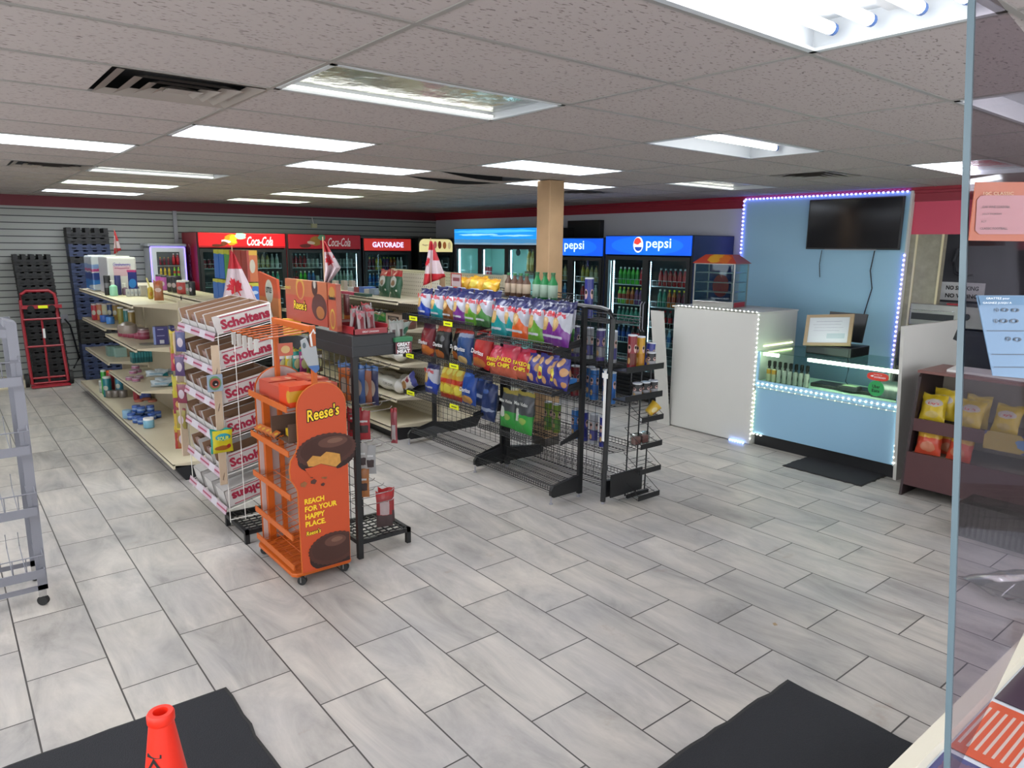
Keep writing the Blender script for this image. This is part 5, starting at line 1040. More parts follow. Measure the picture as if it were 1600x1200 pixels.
# round hanging card and sour candy bag in front
t = T('picture_card', 'square pale blue card with round fruit picture hung before the second candy tier', 'card', (1.463, 5.13, 1.10)); MB().box(-.05, .055, -.003, 0, 0, .12).build('card_sheet', PK('fruit_card', '9fb4c8', [('e', (.5, None, .5), (.40, 1, .42), '6a9a6a'), ('e', (.5, None, .5), (.33, 1, .30), 'b05a4a'), ('e', (.52, None, .48), (.2, 1, .18), '1c1c20'), ('e', (.55, None, .42), (.07, 1, .05), 'd8d8d8')], warp=.06), t)
t = T('candy_bag', 'yellow candy bag with teal header hung before the fourth candy tier', 'bag', (1.475, 5.10, .66)); bag_mesh(.155, .17, .03, 5).build('bag_body', PK('sour_print', 'd8cc28', [('r', (None, None, .95), (1, 1, .07), '1f9a8c'), ('r', (.03, None, .5), (.06, 1, 1), '1f9a8c'), ('e', (.55, None, .62), (.34, 1, .14), '2f9fb0'), ('e', (.5, None, .20), (.34, 1, .10), 'a8642a'), ('e', (.8, None, .25), (.1, 1, .08), 'b03434')], warp=.05), t, smooth=True)
txt('SOUR', .08, .03, M('print_lime', 'c8d040', .5), t, (.008, -.019, .107), '-y', bold=.03)
# strips of hanging peg bags on both sides of the candy rack
PEGM = {}
def pegbag(loc, label, base, layers, w=.09, h=.16, d=.018, rz=0, name='peg_bag', group=None, lean=0, seed=3, cat='bag', header='c8c020'):
    key = (base, header, w, h)
    t = T(name, label, cat, loc, rz, group); t.rotation_euler = (lean, 0, rz)
    nm = 'peg_%s_%s' % (base, header)
    m = PK(nm, base, [('r', (None, None, .93), (1, 1, .10), header)]+list(layers), warp=.08)
    if key not in PEGM: PEGM[key] = bag_mesh(w, h, d, seed).build('pouch', m, t, smooth=True); PEGM[key].location = (0, 0, -h)
    else: c = PEGM[key].copy(); COL.objects.link(c); c.parent = t
    return t
side = [(1.47, 5.98, 1.45, '34386e', '7a4a74'), (1.46, 6.02, 1.25, '4a3060', '8a4a70'), (1.47, 6.06, 1.02, '7c2a40', 'a08a38'), (1.46, 6.10, .80, '8e8034', '8a3038'), (1.47, 6.16, .62, '9a5a20', 'c8b828')]
for i, (x, y, z, c, h) in enumerate(side):
    pegbag((x, y, z), 'peg pouch %s on the far side strip of the candy rack' % ('highest', 'second', 'third', 'fourth', 'lowest')[i], c, [('e', (.5, None, .4), (.3, 1, .2), 'b8a8b0')], .09, .17, rz=-.9, header=h)
colr = [('6a3a8e', 'd0cc30'), ('c8b41e', '7a9a20'), ('2f8f84', 'b0a43c'), ('a03a78', '3a9a8a'), ('8a8f3a', 'c0b23c'), ('5a4a2e', 'a8a040')]
nms = ['purple and yellow', 'yellow', 'teal', 'magenta', 'olive green', 'brown-green']
for r_, z in enumerate((1.38, 1.20, 1.02, .86)):
    for i in range(6):
        if (r_, i) in ((3, 4), (3, 5), (2, 5)): continue
        k = (i+r_) % 6
        pegbag((1.90+i*.045, 4.98-.02*i+(.10 if r_ == 1 else .0), z), '%s candy pouch right of the candy boxes, %s peg row, %s from left' % (nms[k], ('top', 'second', 'third', 'lowest')[r_], ('first', 'second', 'third', 'fourth', 'fifth', 'sixth')[i]), colr[k][0], [('e', (.5, None, .35), (.35, 1, .2), 'c8c890'), ('r', (.5, None, .62), (.4, 1, .06), 'e0e0d8')], .075, .17, rz=.15, header=colr[k][1], seed=4)
for i, z in enumerate((.80, .56)): pegbag((1.71, 4.92, z+.0), ('upper', 'lower')[i]+' green-yellow candy pouch hanging at the left edge of the orange rack', 'a8ac30', [('e', (.5, None, .5), (.3, 1, .2), '3a3a28'), ('r', (None, None, .1), (1, 1, .1), '7a6ab0')], .07, .18, header='b8bc38')
# pouches hanging on the left gondola front
for i, (px, py, z, c, h) in enumerate(((268, 490, 1.36, 'a8901c', 'c8b41c'), (275, 512, 1.20, 'a82a3c', 'b04048'), (282, 540, .95, 'c0b028', 'b8b030'), (275, 588, .80, '8a1f3c', 'a8a030'), (290, 610, .62, 'c0a030', 'b8a028'), (284, 632, .46, 'a83024', 'c8b428'))):
    p = at(px, py, 'z', z); pegbag((1.62, 6.75+.02*i, z), 'hanging snack pouch %s from the top at the near end of the left gondola' % ('first', 'second', 'third', 'fourth', 'fifth', 'sixth')[i], c, [('e', (.5, None, .4), (.3, 1, .15), 'c89a50')], .10, .2, rz=-.4, header=h)

# ================================================================ goods on the left gondola
def onz(px, py, z, dx=0): p = at(px, py, 'z', z); return (p.x+dx, p.y, z+.002)
def jar(r, h, mat, loc, label, cat='jar', lid=None, name='jar', group=None, sy=1, sq=None):
    t = T(name, label, cat, loc, 0, group)
    MB().lathe([(r*.94, 0), (r, .006), (r, h-.006), (r*.94, h)], 16, sy=sy).build('jar_body', mat, t, smooth=True)
    if lid: MB().lathe([(r*.97, h), (r*.97, h+.018), (r*.9, h+.022)], 16, sy=sy).build('lid', lid, t, smooth=True)
    return t
ZT = 1.477
mTP = PK('tissue_pack', 'ccd2d8', [('r', (.5, .5, .35), (1, 1, .18), '1f3f8c'), ('r', (.5, .5, .18), (1, 1, .14), '2a7ac8'), ('e', (.5, .0, .12), (.6, 1, .10), 'c8d4dc'), ('r', (.5, .5, .60), (1, 1, .035), 'b8387a'), ('r', (.5, .5, .70), (1, 1, .06), '7f9fd0')], warp=.12, rough=.3, wscale=3)
mTP2 = PK('tissue_pack_pink', 'd0cdd2', [('r', (.5, .5, .62), (.30, 1, .14), 'cda8b8'), ('r', (.85, .5, .35), (.18, 1, .30), '27307e'), ('e', (.82, .5, .28), (.15, 1, .14), '2a7fd0'), ('r', (.85, .5, .62), (.2, 1, .03), 'b8387a'), ('r', (.5, None, .80), (.25, 1, .015), '8a6ab0'), ('r', (.5, None, .70), (.25, 1, .012), 'a05a80')], warp=.05, rough=.3)
def pack(loc, w, d, h, mat, label, rz, name='tissue_pack', cat='pack'):
    t = T(name, label, cat, loc, rz); b = MB().box(-w/2, w/2, -d/2, d/2, 0, h).build('wrapped_pack', mat, t, bev=.02); 
    for s in (-1, 1): MB().box(-w/2+.02, w/2-.02, s*.04-.004, s*.04+.004, h, h+.012).build('wrap_seam', mPaper, t)
    return t
pack((1.84, 11.22, ZT+.002), .36, .55, .46, mTP, 'big blue and white tissue pack at the left end of the top shelf', 0)
pack((1.885, 10.50, ZT+.002), .33, .60, .46, mTP2, 'big white tissue pack with pink panel on the top shelf', 0)
txt('Cashmere', .20, .045, M('print_violet', '5a5a9a', .5), None, (0, 0, 0), '-y').name = 'lettering'
lt_ = COL.objects[-1] if False else [o for o in COL.objects if o.name.startswith('lettering')][-1]
lt_.parent = [o for o in COL.objects if o.get('label', '').startswith('big white tissue pack')][0]; lt_.location = (0, -.303, .37)
mMint = M('mint_liquid', '86bca4', .3); mNavyB = M('navy_bottle', '25285c', .35)
def pump(loc, col, label, r=.035, h=.13):
    t = T('pump_bottle', label, 'bottle', loc); MB().lathe([(r, 0), (r*1.03, .01), (r, h*.85), (r*.5, h), (.01, h*1.02)], 14).build('bottle_body', col, t, smooth=True); MB().cyl((0, 0, h), (0, 0, h+.05), .006).box(-.03, .01, -.006, .006, h+.045, h+.057).build('pump_head', mPaper, t)
jar(.038, .24, PK('shampoo_black', '1c1c1f', [('r', (.5, .5, .5), (2, 2, .12), '6a6a70')]), (1.68, 10.06, ZT+.002), 'tall black cylinder bottle in front of the left tissue pack', 'bottle', None, 'bottle')
pump((1.715, 9.90, ZT+.002), mMint, 'mint green pump bottle on the top shelf', .045, .13)
jar(.036, .24, mNavyB, (1.79, 10.02, ZT+.002), 'tall navy bottle beside the mint pump bottle', 'bottle', None, 'bottle')
pump((1.865, 10.02, ZT+.002), M('plum_bottle', '6b5268', .35), 'small plum pump bottle in front of the white tissue pack', .035, .09)
for i in range(4):
    o = box_(.035, .06, .085, PK('white_sachet', 'c9ccd0', [('e', (.5, None, .5), (.3, 1, .2), 'a8b0bc')]), (1.835+i*.042, 9.72, ZT+.002), 'upright white sachet in the row of four on the top shelf', 'sachet', name='sachet', group='white sachets on the top shelf')
box_(.07, .10, .13, PK('face_card', 'c4bcae', [('e', (.5, .5, .3), (.5, .5, .25), '8a4a3a')]), (2.0, 9.68, ZT+.002), 'cream carton with a brown picture on the top shelf', name='carton')
box_(.05, .05, .10, M('grey_carton', '8f8c84', .6), (2.02, 9.50, ZT+.002), 'grey little carton behind the yellow tube', name='carton')
t = T('cream_tube', 'yellow tube with tilted cap on the top shelf', 'tube', onz(236, 467, ZT)); MB().lathe([(.026, 0), (.03, .01), (.03, .12), (.012, .14)], 10).build('tube_body', PK('yellow_tube', 'd8b83a', [('e', (.5, .2, .4), (.3, .5, .2), 'c88a24')]), t, smooth=True); MB().bar((0, 0, .12), (-.03, 0, .24), .035, .012).build('cap', M('pale_yellow', 'd8cc84', .5), t)
pegbag((onz(249, 471, ZT)[0], onz(249, 471, ZT)[1], ZT+.23), 'orange and clear standing pouch near the corner of the top shelf', 'b06a3a', [('e', (.5, None, .5), (.35, 1, .1), 'd8b8a8'), ('e', (.5, None, .8), (.3, 1, .12), 'c8642a')], .10, .22, .03, rz=-.5, header='c07040')
# beyond the rail: right-hand top shelf
ZR = 1.545
for i, (px, c, nm, r, h) in enumerate(((251, 'b04aa0', 'magenta', .05, .16), (259, 'b858a8', 'magenta-pink', .05, .16), (270, '1b1b1f', 'black', .06, .16), (277, '222226', 'second black', .06, .17), (287, 'c84a44', 'coral red', .07, .13), (296, '8a9a88', 'green-white', .035, .12), (301, '17181a', 'small black', .035, .13))):
    x, y, z = onz(px, 452+(px-251)*.19, ZR); jar(r, h, PK('tub_'+c, c, [('r', (.5, .5, .5), (2, 2, .18), c), ('e', (.2, .3, .5), (.2, .3, .2), 'c0b0b0')]), (max(x, 2.20), y, ZR+.002), '%s tub on the rail-side shelf of the left gondola' % nm, 'tub', M('tub_lid', '2a2a2e', .4) if c != 'c84a44' else mPaper, 'tub')
mCk1 = PK('cookie_carton_blue', '1f6ac0', [('r', (.5, .5, .94), (2, 2, .09), 'c8c42c'), ('e', (.25, .5, .8), (.2, 1, .12), 'c04a38'), ('e', (.3, .5, .3), (.25, 1, .16), 'c8a060'), ('e', (.6, .5, .55), (.3, 1, .1), 'b8cce0')], warp=.06)
mCk2 = PK('cookie_carton_green', '4f9a3a', [('r', (.5, .5, .94), (2, 2, .09), 'c8c42c'), ('e', (.4, .5, .55), (.3, 1, .12), 'd88a34'), ('e', (.5, .5, .25), (.3, 1, .14), 'c8b070')], warp=.06)
mCk3 = PK('cookie_carton_orange', 'c86a34', [('r', (.5, .5, .94), (2, 2, .09), 'd8a82c'), ('e', (.5, .5, .5), (.3, 1, .25), 'c8c0a8'), ('r', (.1, .5, .5), (.12, 1, 1), 'a83a2c')], warp=.06)
ck = [(314, 'c', mCk1, 0, 'blue cookie carton, upper left of the stack'), (324, 'c', mCk1, 0, 'blue cookie carton right of the upper left one'), (335, 'c', mCk2, 0, 'green cookie carton in the stack'), (347, 'c', mCk3, 0, 'orange cookie carton half behind the big flag'), (374, 'c', mCk3, 0, 'orange-white carton right of the big flag'), (384, 'c', mCk3, 0, 'orange-red carton at the right end of the carton stack')]
for i, (px, _, m_, _, lb) in enumerate(ck):
    x, y, z = onz(px, 462, ZR); box_(.10, .16, .30, m_, (2.42, 7.95-i*.175, ZR+.215), lb, name='cookie_carton')
for i in range(6): box_(.12, .17, .205, mCk1, (2.40, 7.93-i*.180, ZR+.002), 'blue and yellow cookie carton %s from the left in the lower layer' % ('first', 'second', 'third', 'fourth', 'fifth', 'sixth')[i], name='cookie_carton')

# level 2 far section: detergent bottles
mDet = [('c03a44', 'crimson'), ('c87a54', 'salmon'), ('cfc9a0', 'cream'), ('2f4a78', 'slate blue'), ('b0904a', 'ochre')]
for i, (c, nm) in enumerate(mDet):
    x, y, z = onz(146+i*8.2, 500, 1.072); jar(.045, .20+.01*(i % 2), PK('det_'+c, c, [('e', (.3, .3, .5), (.3, .4, .2), 'c8c8b4'), ('r', (.5, .5, .15), (2, 2, .1), '3a7a5a' if i == 2 else c)]), (x+.03, y, z), '%s detergent bottle in the row under the top shelf' % nm, 'bottle', M('cap_grey', 'b0a8a4', .5), 'detergent_bottle')
jar(.055, .09, M('blue_tub', '3a62b0', .4), onz(164, 503, 1.072), 'small round dark blue tub before the detergent bottles', 'tub'); jar(.05, .09, M('light_blue_tub', '4a86cc', .4), onz(173, 506, 1.072), 'small round light blue tub before the detergent bottles', 'tub')
for i, (px, c) in enumerate(((190, '8a8440'), (199, '2f6a66'), (206, '8a7440'))): jar(.04, .21, M('oil_'+c, c, .3), (1.86, at(px, 500, 'x', 1.86).y, 1.072), '%s squeeze bottle in the shade behind the shelf bracket' % ('olive', 'dark teal', 'tan')[i], 'bottle', mPaper, 'squeeze_bottle')
# level 2 near section: pink tins, clear shells, purple boxes, grey dish
for i, px in enumerate((189, 196, 204, 214, 221)):
    x, y, z = onz(px, 526+(px-189)*.15, 1.007); jar(.062, .105, PK('pink_tin', 'a03f58', [('r', (.5, .5, .85), (2, 2, .08), 'c8a0a8'), ('r', (.5, .5, .4), (2, 2, .08), 'b86a80')]), (x+.04, y+.05, z), 'pink tin %s in the row of pink tins' % ('first', 'second', 'third', 'fourth', 'fifth')[i], 'tin', M('tin_lid', '9a8a8a', .3, .6), 'tin')
t = T('plastic_bowl_stack', 'cloudy clear plastic bowls stacked over the pink tins', 'bowls', onz(200, 520, 1.13)); MB().lathe([(.09, .0), (.10, .03), (.09, .09), (.03, .12)], 20, sy=1.4).build('bowls', M('cloudy_plastic', '8c8074', .3, alpha=.8), t, smooth=True)
mPur = PK('purple_carton_print', '343070', [('r', (.03, .5, .5), (.12, 2, 1), '8a9ad0'), ('r', (.5, .5, .85), (.2, 2, .02), 'b0b0d0'), ('r', (.55, .5, .16), (.15, 2, .10), 'c8c8d0'), ('r', (.5, .5, .5), (.25, 2, .02), '9a9ac0')])
x, y, z = onz(256, 538, 1.007)
box_(.15, .10, .20, mPur, (x-.02, y+.02, z), 'purple carton, left of the two on the middle shelf', name='carton', rz=-.2); box_(.12, .10, .20, mPur, (x+.13, y+.04, z), 'purple carton, right of the two on the middle shelf', name='carton', rz=-.2)
jar(.09, .008, M('dish_grey', '76786a', .3), onz(231, 538, 1.007), 'flat grey-green dish lying on the middle shelf', 'dish', None, 'dish')
# level 3 far: green boxes, teal stack
for i in range(4): box_(.05, .16, .13, PK('pale_green_box', '7f9f94', [('e', (.5, .5, .6), (.3, .3, .2), '3a5a54')]), (onz(167+i*5, 556, .642)[0]+.03, onz(167+i*5, 556, .642)[1], .643), 'slim pale green box %s from the left on the lower far shelf' % ('first', 'second', 'third', 'fourth')[i], name='carton')
box_(.13, .18, .12, M('sage_box', '87a398', .6), onz(184, 557, .642, .03), 'wide sage green box on the lower far shelf', name='carton')
for i in range(8): x, y, z = onz(195+i*5.0, 561, .642); box_(.028, .14, .135, PK('teal_pack', '3f9aa0', [('r', (.5, .5, .25), (2, 2, .25), '1f6a6e'), ('e', (.5, .3, .7), (.4, .3, .2), '8fb8c8')]), (x+.02, 9.85, .643), 'thin teal pack in the upright row on the lower far shelf, %s from the left' % ('first', 'second', 'third', 'fourth', 'fifth', 'sixth', 'seventh', 'eighth')[i], 'pack', name='slim_pack')
# level 3 near: pink cans, wet wipes
for i, (px, py, dz) in enumerate(((203, 592, 0), (213, 594, 0), (218, 590, 0), (209, 588, .045), (216, 586, .045), (213, 586, .09))): x, y, z = onz(px, py+2, .542); jar(.045, .042, PK('pink_can', 'b49aa4', [('r', (.5, .5, .5), (2, 2, .15), 'b0507c')]), (x, y, .543+dz), 'small pink-white can %s in the low pile' % ('first', 'second', 'third', 'fourth', 'fifth', 'topmost')[i], 'can', None, 'food_can')
mWipe = PK('wipes_print', 'b9c4c8', [('r', (.5, .5, .5), (.3, 2, .12), '8aa8b4'), ('e', (.95, .5, .1), (.2, 2, .5), '1f8a96'), ('e', (.3, .5, .5), (.12, 2, .03), '4a6a80')])
for i, (px, py, dz, rz) in enumerate(((254, 604, 0, -.3), (262, 600, .0, -.2), (250, 600, .07, -.35), (266, 598, .07, -.25))):
    x, y, z = onz(px, py, .542); t = T('wipes_pack', 'white and teal wipes pack, %s of the pile' % ('front', 'back right', 'upper left', 'upper right')[i], 'pack', (x, y+.05*i, z+dz), rz); b = bag_mesh(.24, .07, .12, 6); b.build('soft_pack', mWipe, t, smooth=True)
# base shelf: blue tins pile, cleaning bottles
bl = [(206, 655, 0), (214, 660, 0), (222, 662, 0), (230, 660, 0), (238, 655, 0), (246, 652, 0), (218, 650, 0), (230, 648, 0), (214, 652, .07), (222, 654, .07), (236, 652, .07)]
for i, (px, py, dz) in enumerate(bl): x, y, z = onz(px, py, .17); jar(.044, .068, PK('blue_tin', '2f58a0', [('r', (.5, .5, .5), (2, 2, .15), '8fa8cc'), ('r', (.5, .5, .95), (2, 2, .1), '3f68b8')]), (x, y, z+dz), 'small dark blue tin in the low pile on the left base shelf', 'tin', None, 'tin', group='dark blue tins on the left base shelf')
for i, (px, py) in enumerate(((219, 646), (230, 643), (240, 646))): x, y, z = onz(px, py, .17); jar(.05, .02, M('terracotta_lid', 'a05a44', .5), (x, y, z+.140), 'terracotta coloured saucer %s on top of the blue tins' % ('left', 'middle', 'right')[i], 'saucer', None, 'terracotta_saucer')  # terracotta lids lying loose on the tins
jar(.05, .09, M('pale_blue_tub', '7a9fb8', .4), onz(207, 652, .17, -.05), 'pale blue tub left of the dark blue tins', 'tub', None, 'tub'); jar(.055, .085, M('white_blue_jar', '6f9fb4', .4), onz(233, 668, .17), 'light blue jar with white lid in front of the tin pile', 'jar', mPaper, 'jar')
cl_ = [(157, 614, '3aa83a', .30, .035, 'bright green spray'), (168, 617, '1f7c86', .24, .05, 'teal canister'), (175, 614, 'a8303a', .30, .045, 'red'), (188, 615, '3a86a0', .26, .045, 'blue canister'), (149, 611, 'a8b0ac', .14, .04, 'milky clear')]
for i, (px, py, c, h, r, nm) in enumerate(cl_):
    x, y, z = onz(px, py+3, .168); jar(r, h, PK('clean_'+c, c, [('e', (.3, .3, .5), (.3, .4, .15), 'c8c8b8' if i else c)]), (max(x, 1.6), y, z), '%s cleaning bottle on the far left base shelf' % nm, 'bottle', M('cap_'+('o' if i == 2 else 'w'), 'd8642a' if i == 2 else 'b8c0b8', .5), 'cleaning_bottle')
for i, px in enumerate((168, 178, 189)): jar(.05, .09, M('food_tin_grey', '77706a', .35, .5), onz(px, 621, .168, .03), '%s grey tin in front of the cleaning bottles' % ('left', 'middle', 'right')[i], 'tin', None, 'tin')
for i, (px, c) in enumerate(((208, '8a2a34'), (218, '3a4a8a'), (224, '333f7c'))): x, y, z = onz(px, 625, .168); jar(.045, .16, M('low_'+c, c, .4), (x+.05, y, z), ('dark red', 'slate blue', 'navy')[i]+' bottle in shade under the lower near shelf', 'bottle', mDark, 'bottle')

# ================================================================ orange candy display (peanut butter cups)
mOr = M('display_orange', 'b8560f', .45); mOrP = M('panel_orange', 'be4a22', .55); mChoc = M('choc_print', '4a2a22', .45, noise=.12, nscale=3); mChocL = M('choc_light', '7a5040', .4); mPB = M('peanut_print', 'c08a40', .7, noise=.3, nscale=40); mGlow_ = None
t = T('candy_display', 'orange wheeled candy display with arched side panel of chocolate cups', 'display', (1.62, 4.10, 0))
# arched, bulging near side panel (faces the viewer) : outline in x,z
def arch(x0, x1, z0, zs, zt, n=12):
    cxm, r = (x0+x1)/2, (x1-x0)/2; return [(x0, z0), (x1, z0), (x1, zs)]+[(cxm+r*math.cos(PI*i/n), zs+(zt-zs)*math.sin(PI*i/n)) for i in range(1, n)]+[(x0, zs)]
out = [(.0, .075), (.335, .075), (.335, .45), (.335, .99)]
cxm, r = .175, .16
out = [(.005, .075), (.330, .075), (.335, .55), (.335, 1.13)]+[(cxm+r*math.cos(PI*i/12), 1.13+.155*math.sin(PI*i/12)) for i in range(1, 12)]+[(.015, 1.13), (.015, .92), (.0, .87), (-.035, .82), (-.045, .76), (-.040, .70), (-.012, .65), (.0, .62)]
p_ = MB().prism(out, 'y', -.006, .0).build('side_panel', mOrP, t)
big = [(x*1.0+(x-.165)*.03, z+(z-.65)*.008) for x, z in out]; MB().prism(big, 'y', .0, .004).build('panel_edge', M('panel_rim', 'c8702a', .5), t)
txt("Reese's", .225, .088, mTxtK, p_, (.180, -.0075, 1.10), '-y', bold=.09, shear=.15, rot=.10); txt("Reese's", .215, .076, mTxtY, p_, (.180, -.0095, 1.10), '-y', bold=.02, shear=.15, rot=.10)
for i, (s, w_) in enumerate((('REACH', .13), ('FOR YOUR', .215), ('HAPPY', .13), ('PLACE.', .135))): txt(s, w_, .036, mTxtY, p_, (.035+w_/2+.0, -.0085, .545-i*.050), '-y', bold=.035, rot=.0)
txt("Reese's", .10, .036, mTxtK, p_, (.085, -.0075, .335), '-y', bold=.10, shear=.15, rot=.05); txt("Reese's", .095, .030, mTxtY, p_, (.085, -.0095, .335), '-y', bold=.02, shear=.15, rot=.05)
def cup(c, rx, rz, par, cut=False, clip=None, y=-.009):
    """chocolate cup artwork: fluted rim ring, body, top"""
    n = 64; k = 1
    rim = [(c[0]+rx*(1+.05*(i % 2))*math.cos(2*PI*i/n), c[1]+rz*(1+.05*(i % 2))*math.sin(2*PI*i/n)) for i in range(n)]
    base = [(c[0]+rx*.98*math.cos(2*PI*i/n), c[1]-.05+rz*.86*(1+.04*(i % 2))*math.sin(2*PI*i/n)) for i in range(n)]
    if clip: rim = [(min(x, clip[0]), max(z, clip[1])) for x, z in rim]; base = [(min(x, clip[0]), max(z, clip[1])) for x, z in base]
    MB().prism(base, 'y', y+.001, y+.0025).build('cup_wall', M('choc_dark', '2c1712', .5), par)
    MB().prism(rim, 'y', y-.0012, y+.001).build('cup_rim', mChoc, par)
    top = [(c[0]+rx*.9*math.cos(2*PI*i/n), c[1]+.008+rz*.85*math.sin(2*PI*i/n)) for i in range(n)]
    if clip: top = [(min(x, clip[0]), max(z, clip[1])) for x, z in top]
    MB().prism(top, 'y', y-.0022, y-.0012).build('cup_top', PK('choc_top_print', '4e2e26', [('e', (.62, None, .72), (.28, 1, .20), '6e483c'), ('e', (.66, None, .76), (.15, 1, .09), '8a6452')], warp=.03), par)
cup((.195, .855), .195, .105, p_)
MB().prism([(.06, .80), (.10, .835), (.15, .82), (.19, .845), (.24, .83), (.28, .815), (.285, .76), (.25, .735), (.20, .755), (.15, .775), (.10, .765), (.07, .77)], 'y', -.0125, -.0115).build('peanut_filling', mPB, p_)
MB().prism([(.045, .76), (.10, .762), (.15, .773), (.20, .752), (.25, .732), (.285, .70), (.20, .68), (.08, .70)], 'y', -.0130, -.0112).build('bite_gap', mOrP, p_)
for x, z, r_ in ((.035, .66, .020), (.10, .665, .018), (.175, .685, .020), (.16, .635, .012), (.09, .70, .010)): MB().prism([(x+r_*math.cos(a)*1.2, z+r_*math.sin(a)) for a in (0.2, 1.3, 2.6, 3.6, 5.0)], 'y', -.0105, -.008).build('crumb', mChoc if r_ < .019 else M('crumb_tan', '8a5630', .7, noise=.4, nscale=50), p_)
cup((.215, .195), .165, .105, p_, clip=(.328, .08))
# frame, base, casters
b = MB().prism([(-.03, .0), (.33, .0), (.35, .02), (.355, .62), (.33, .66), (-.03, .66), (-.055, .62), (-.055, .03)], 'z', .052, .078); b.build('base_tray', mOr, t, bev=.006)
m_ = MB()
for i in range(9): m_.wire((-.03, .05+i*.07, .085), (.32, .05+i*.07, .085), .003)
for i in range(6): m_.wire((-.02+i*.065, .03, .085), (-.02+i*.065, .64, .085), .003)
m_.build('base_grid', mOr, t)
for x, y in ((.0, .0), (.30, .02), (-.02, .60), (.31, .62)):
    c_ = MB().cyl((x-.009, y-.010, .028), (x+.009, y+.010, .028), .028, n=16).build('caster', mCaster, t, smooth=True); MB().box(x-.018, x-.013, y-.012, y+.012, .02, .055).box(x+.013, x+.018, y-.012, y+.012, .02, .055).build('caster_fork', mChrome, c_)
# far side panel (white back, orange rim)
fo = [(x, z) for x, z in arch(.0, .33, .078, 1.15, 1.30)]
MB().prism(fo, 'y', .655, .66).build('far_panel', M('panel_back_white', 'b8aaa6', .6), t)
MB().prism([(x+(x-.165)*.05, z+(z-.7)*.012) for x, z in fo], 'y', .66, .664).build('panel_edge', mOr, t)
for x in (.03, .27): MB().box(x, x+.045, .62, .655, .078, 1.16).build('inner_post', mOr, t)
for y in (.02, .63): MB().box(.13, .16, y-.012, y+.012, .078, 1.64).build('tall_post', mOr, t)
MB().box(.128, .162, .02, .64, 1.60, 1.635).build('top_bar', mOr, t)
bt = MB()
for i in range(6):
    z = 1.55-.0*i; y = .06+i*.10; bt.tube([(.13, y, 1.60), (-.02, y, 1.585), (-.16, y, 1.57), (-.17, y, 1.585)], .005, 5)
    bt.wire((-.10, .02+i*.0, 1.575), (-.10, .6, 1.575), .004)
bt.build('hook_arms', mOr, t)
for i in range(5):
    q = MB().box(-.195, -.175, .05+i*.10, .075+i*.10, 1.50, 1.575).build('price_clip', M('clip_clear', 'b8b4ae', .3), t)
MB().box(-.085, .005, -.014, -.010, 1.475, 1.55).build('hang_tag', PK('tag_orange', 'c85a3c', [('e', (.5, None, .5), (.3, 1, .3), 'd8b070')]), t)
# shelves: slanted wire with orange front rail
for k, z in enumerate((1.12, .84, .56, .30, .10)):
    s = MB(); dz = .07 if k > 0 else .02
    for i in range(8): y = .04+i*.082; s.wire((-.03, y, z), (.31, y, z+dz), .0026); s.wire((-.03, y, z), (-.05, y, z+.05), .0026)
    for i in range(4): x = -.03+i*.11; s.wire((x, .03, z+dz*(i/3)), (x, .64, z+dz*(i/3)), .003)
    sh = s.build('wire_shelf', mOr, t)
    MB().bar((-.048, .0, z+.025), (-.048, .655, z+.025), .008, .038).build('shelf_rail', mOr, sh)
# boxes on the top shelf and inside
mRb = PK('cup_carton', 'c8503a', [('e', (.4, .5, .5), (.2, .3, 1), 'd88a5a'), ('r', (.5, .5, .5), (.12, .6, .4), 'b8372a'), ('e', (.8, .4, .6), (.1, .3, .6), 'd8c0a0')], warp=.2, wscale=6); mOrB = PK('bright_cup_carton', 'e8481c', [('r', (.9, .3, .75), (.2, .25, .1), 'd8d4d0'), ('e', (None, .1, .5), (1, .2, .3), 'd8a028')], warp=.03)
cb = [(1.72, 4.60, .20, .16, .10, mRb, 'orange-red carton of cups at the back left on the top shelf'), (1.88, 4.62, .12, .16, .11, mRb, 'orange-red carton of cups at the back right on the top shelf'), (1.70, 4.40, .18, .17, .10, mRb, 'orange-red carton of cups in the middle of the top shelf'), (1.88, 4.42, .14, .17, .12, mRb, 'orange-red carton behind the arched panel'), (1.69, 4.215, .17, .15, .13, mOrB, 'bright orange carton with white label nearest the arched panel'), (1.86, 4.22, .13, .15, .12, mRb, 'orange-red carton hidden beside the bright one')]
for x, y, w_, d_, h_, m_, lb in cb: box_(w_, d_, h_, m_, (x, y, 1.145), lb+' of the orange display', name='cup_carton', rz=.05)
for i in range(5): box_(.05, .10, .022, PK('bar_wrap', 'c86a2a', [('e', (.5, .5, .5), (.3, .2, 1), 'd8b030'), ('r', (.5, .1, .5), (1, .1, 1), '2a1a14')], warp=.1), (1.615, 4.68-i*.075, .895+.004*i), 'wrapped cup bar %s on the second shelf of the orange display' % ('farthest', 'second', 'third', 'fourth', 'nearest')[i], 'candy', name='candy_bar', tilt=-.5)
t2 = T('display_box', 'open brown-lined display box tilted on the second orange shelf', 'box', (1.60, 4.16, .915)); o = MB().box(0, .30, 0, .004, 0, .12).box(0, .30, .28, .284, 0, .12).box(.296, .30, 0, .284, 0, .16).box(0, .30, 0, .284, 0, .004).build('carton_walls', mCardD, t2); MB().box(.06, .16, .05, .20, .004, .05).build('yellow_pack', PK('yellow_pack_print', 'e0b82a', [('e', (.5, .5, .5), (.3, .3, 1), 'c8c8d0')]), t2)
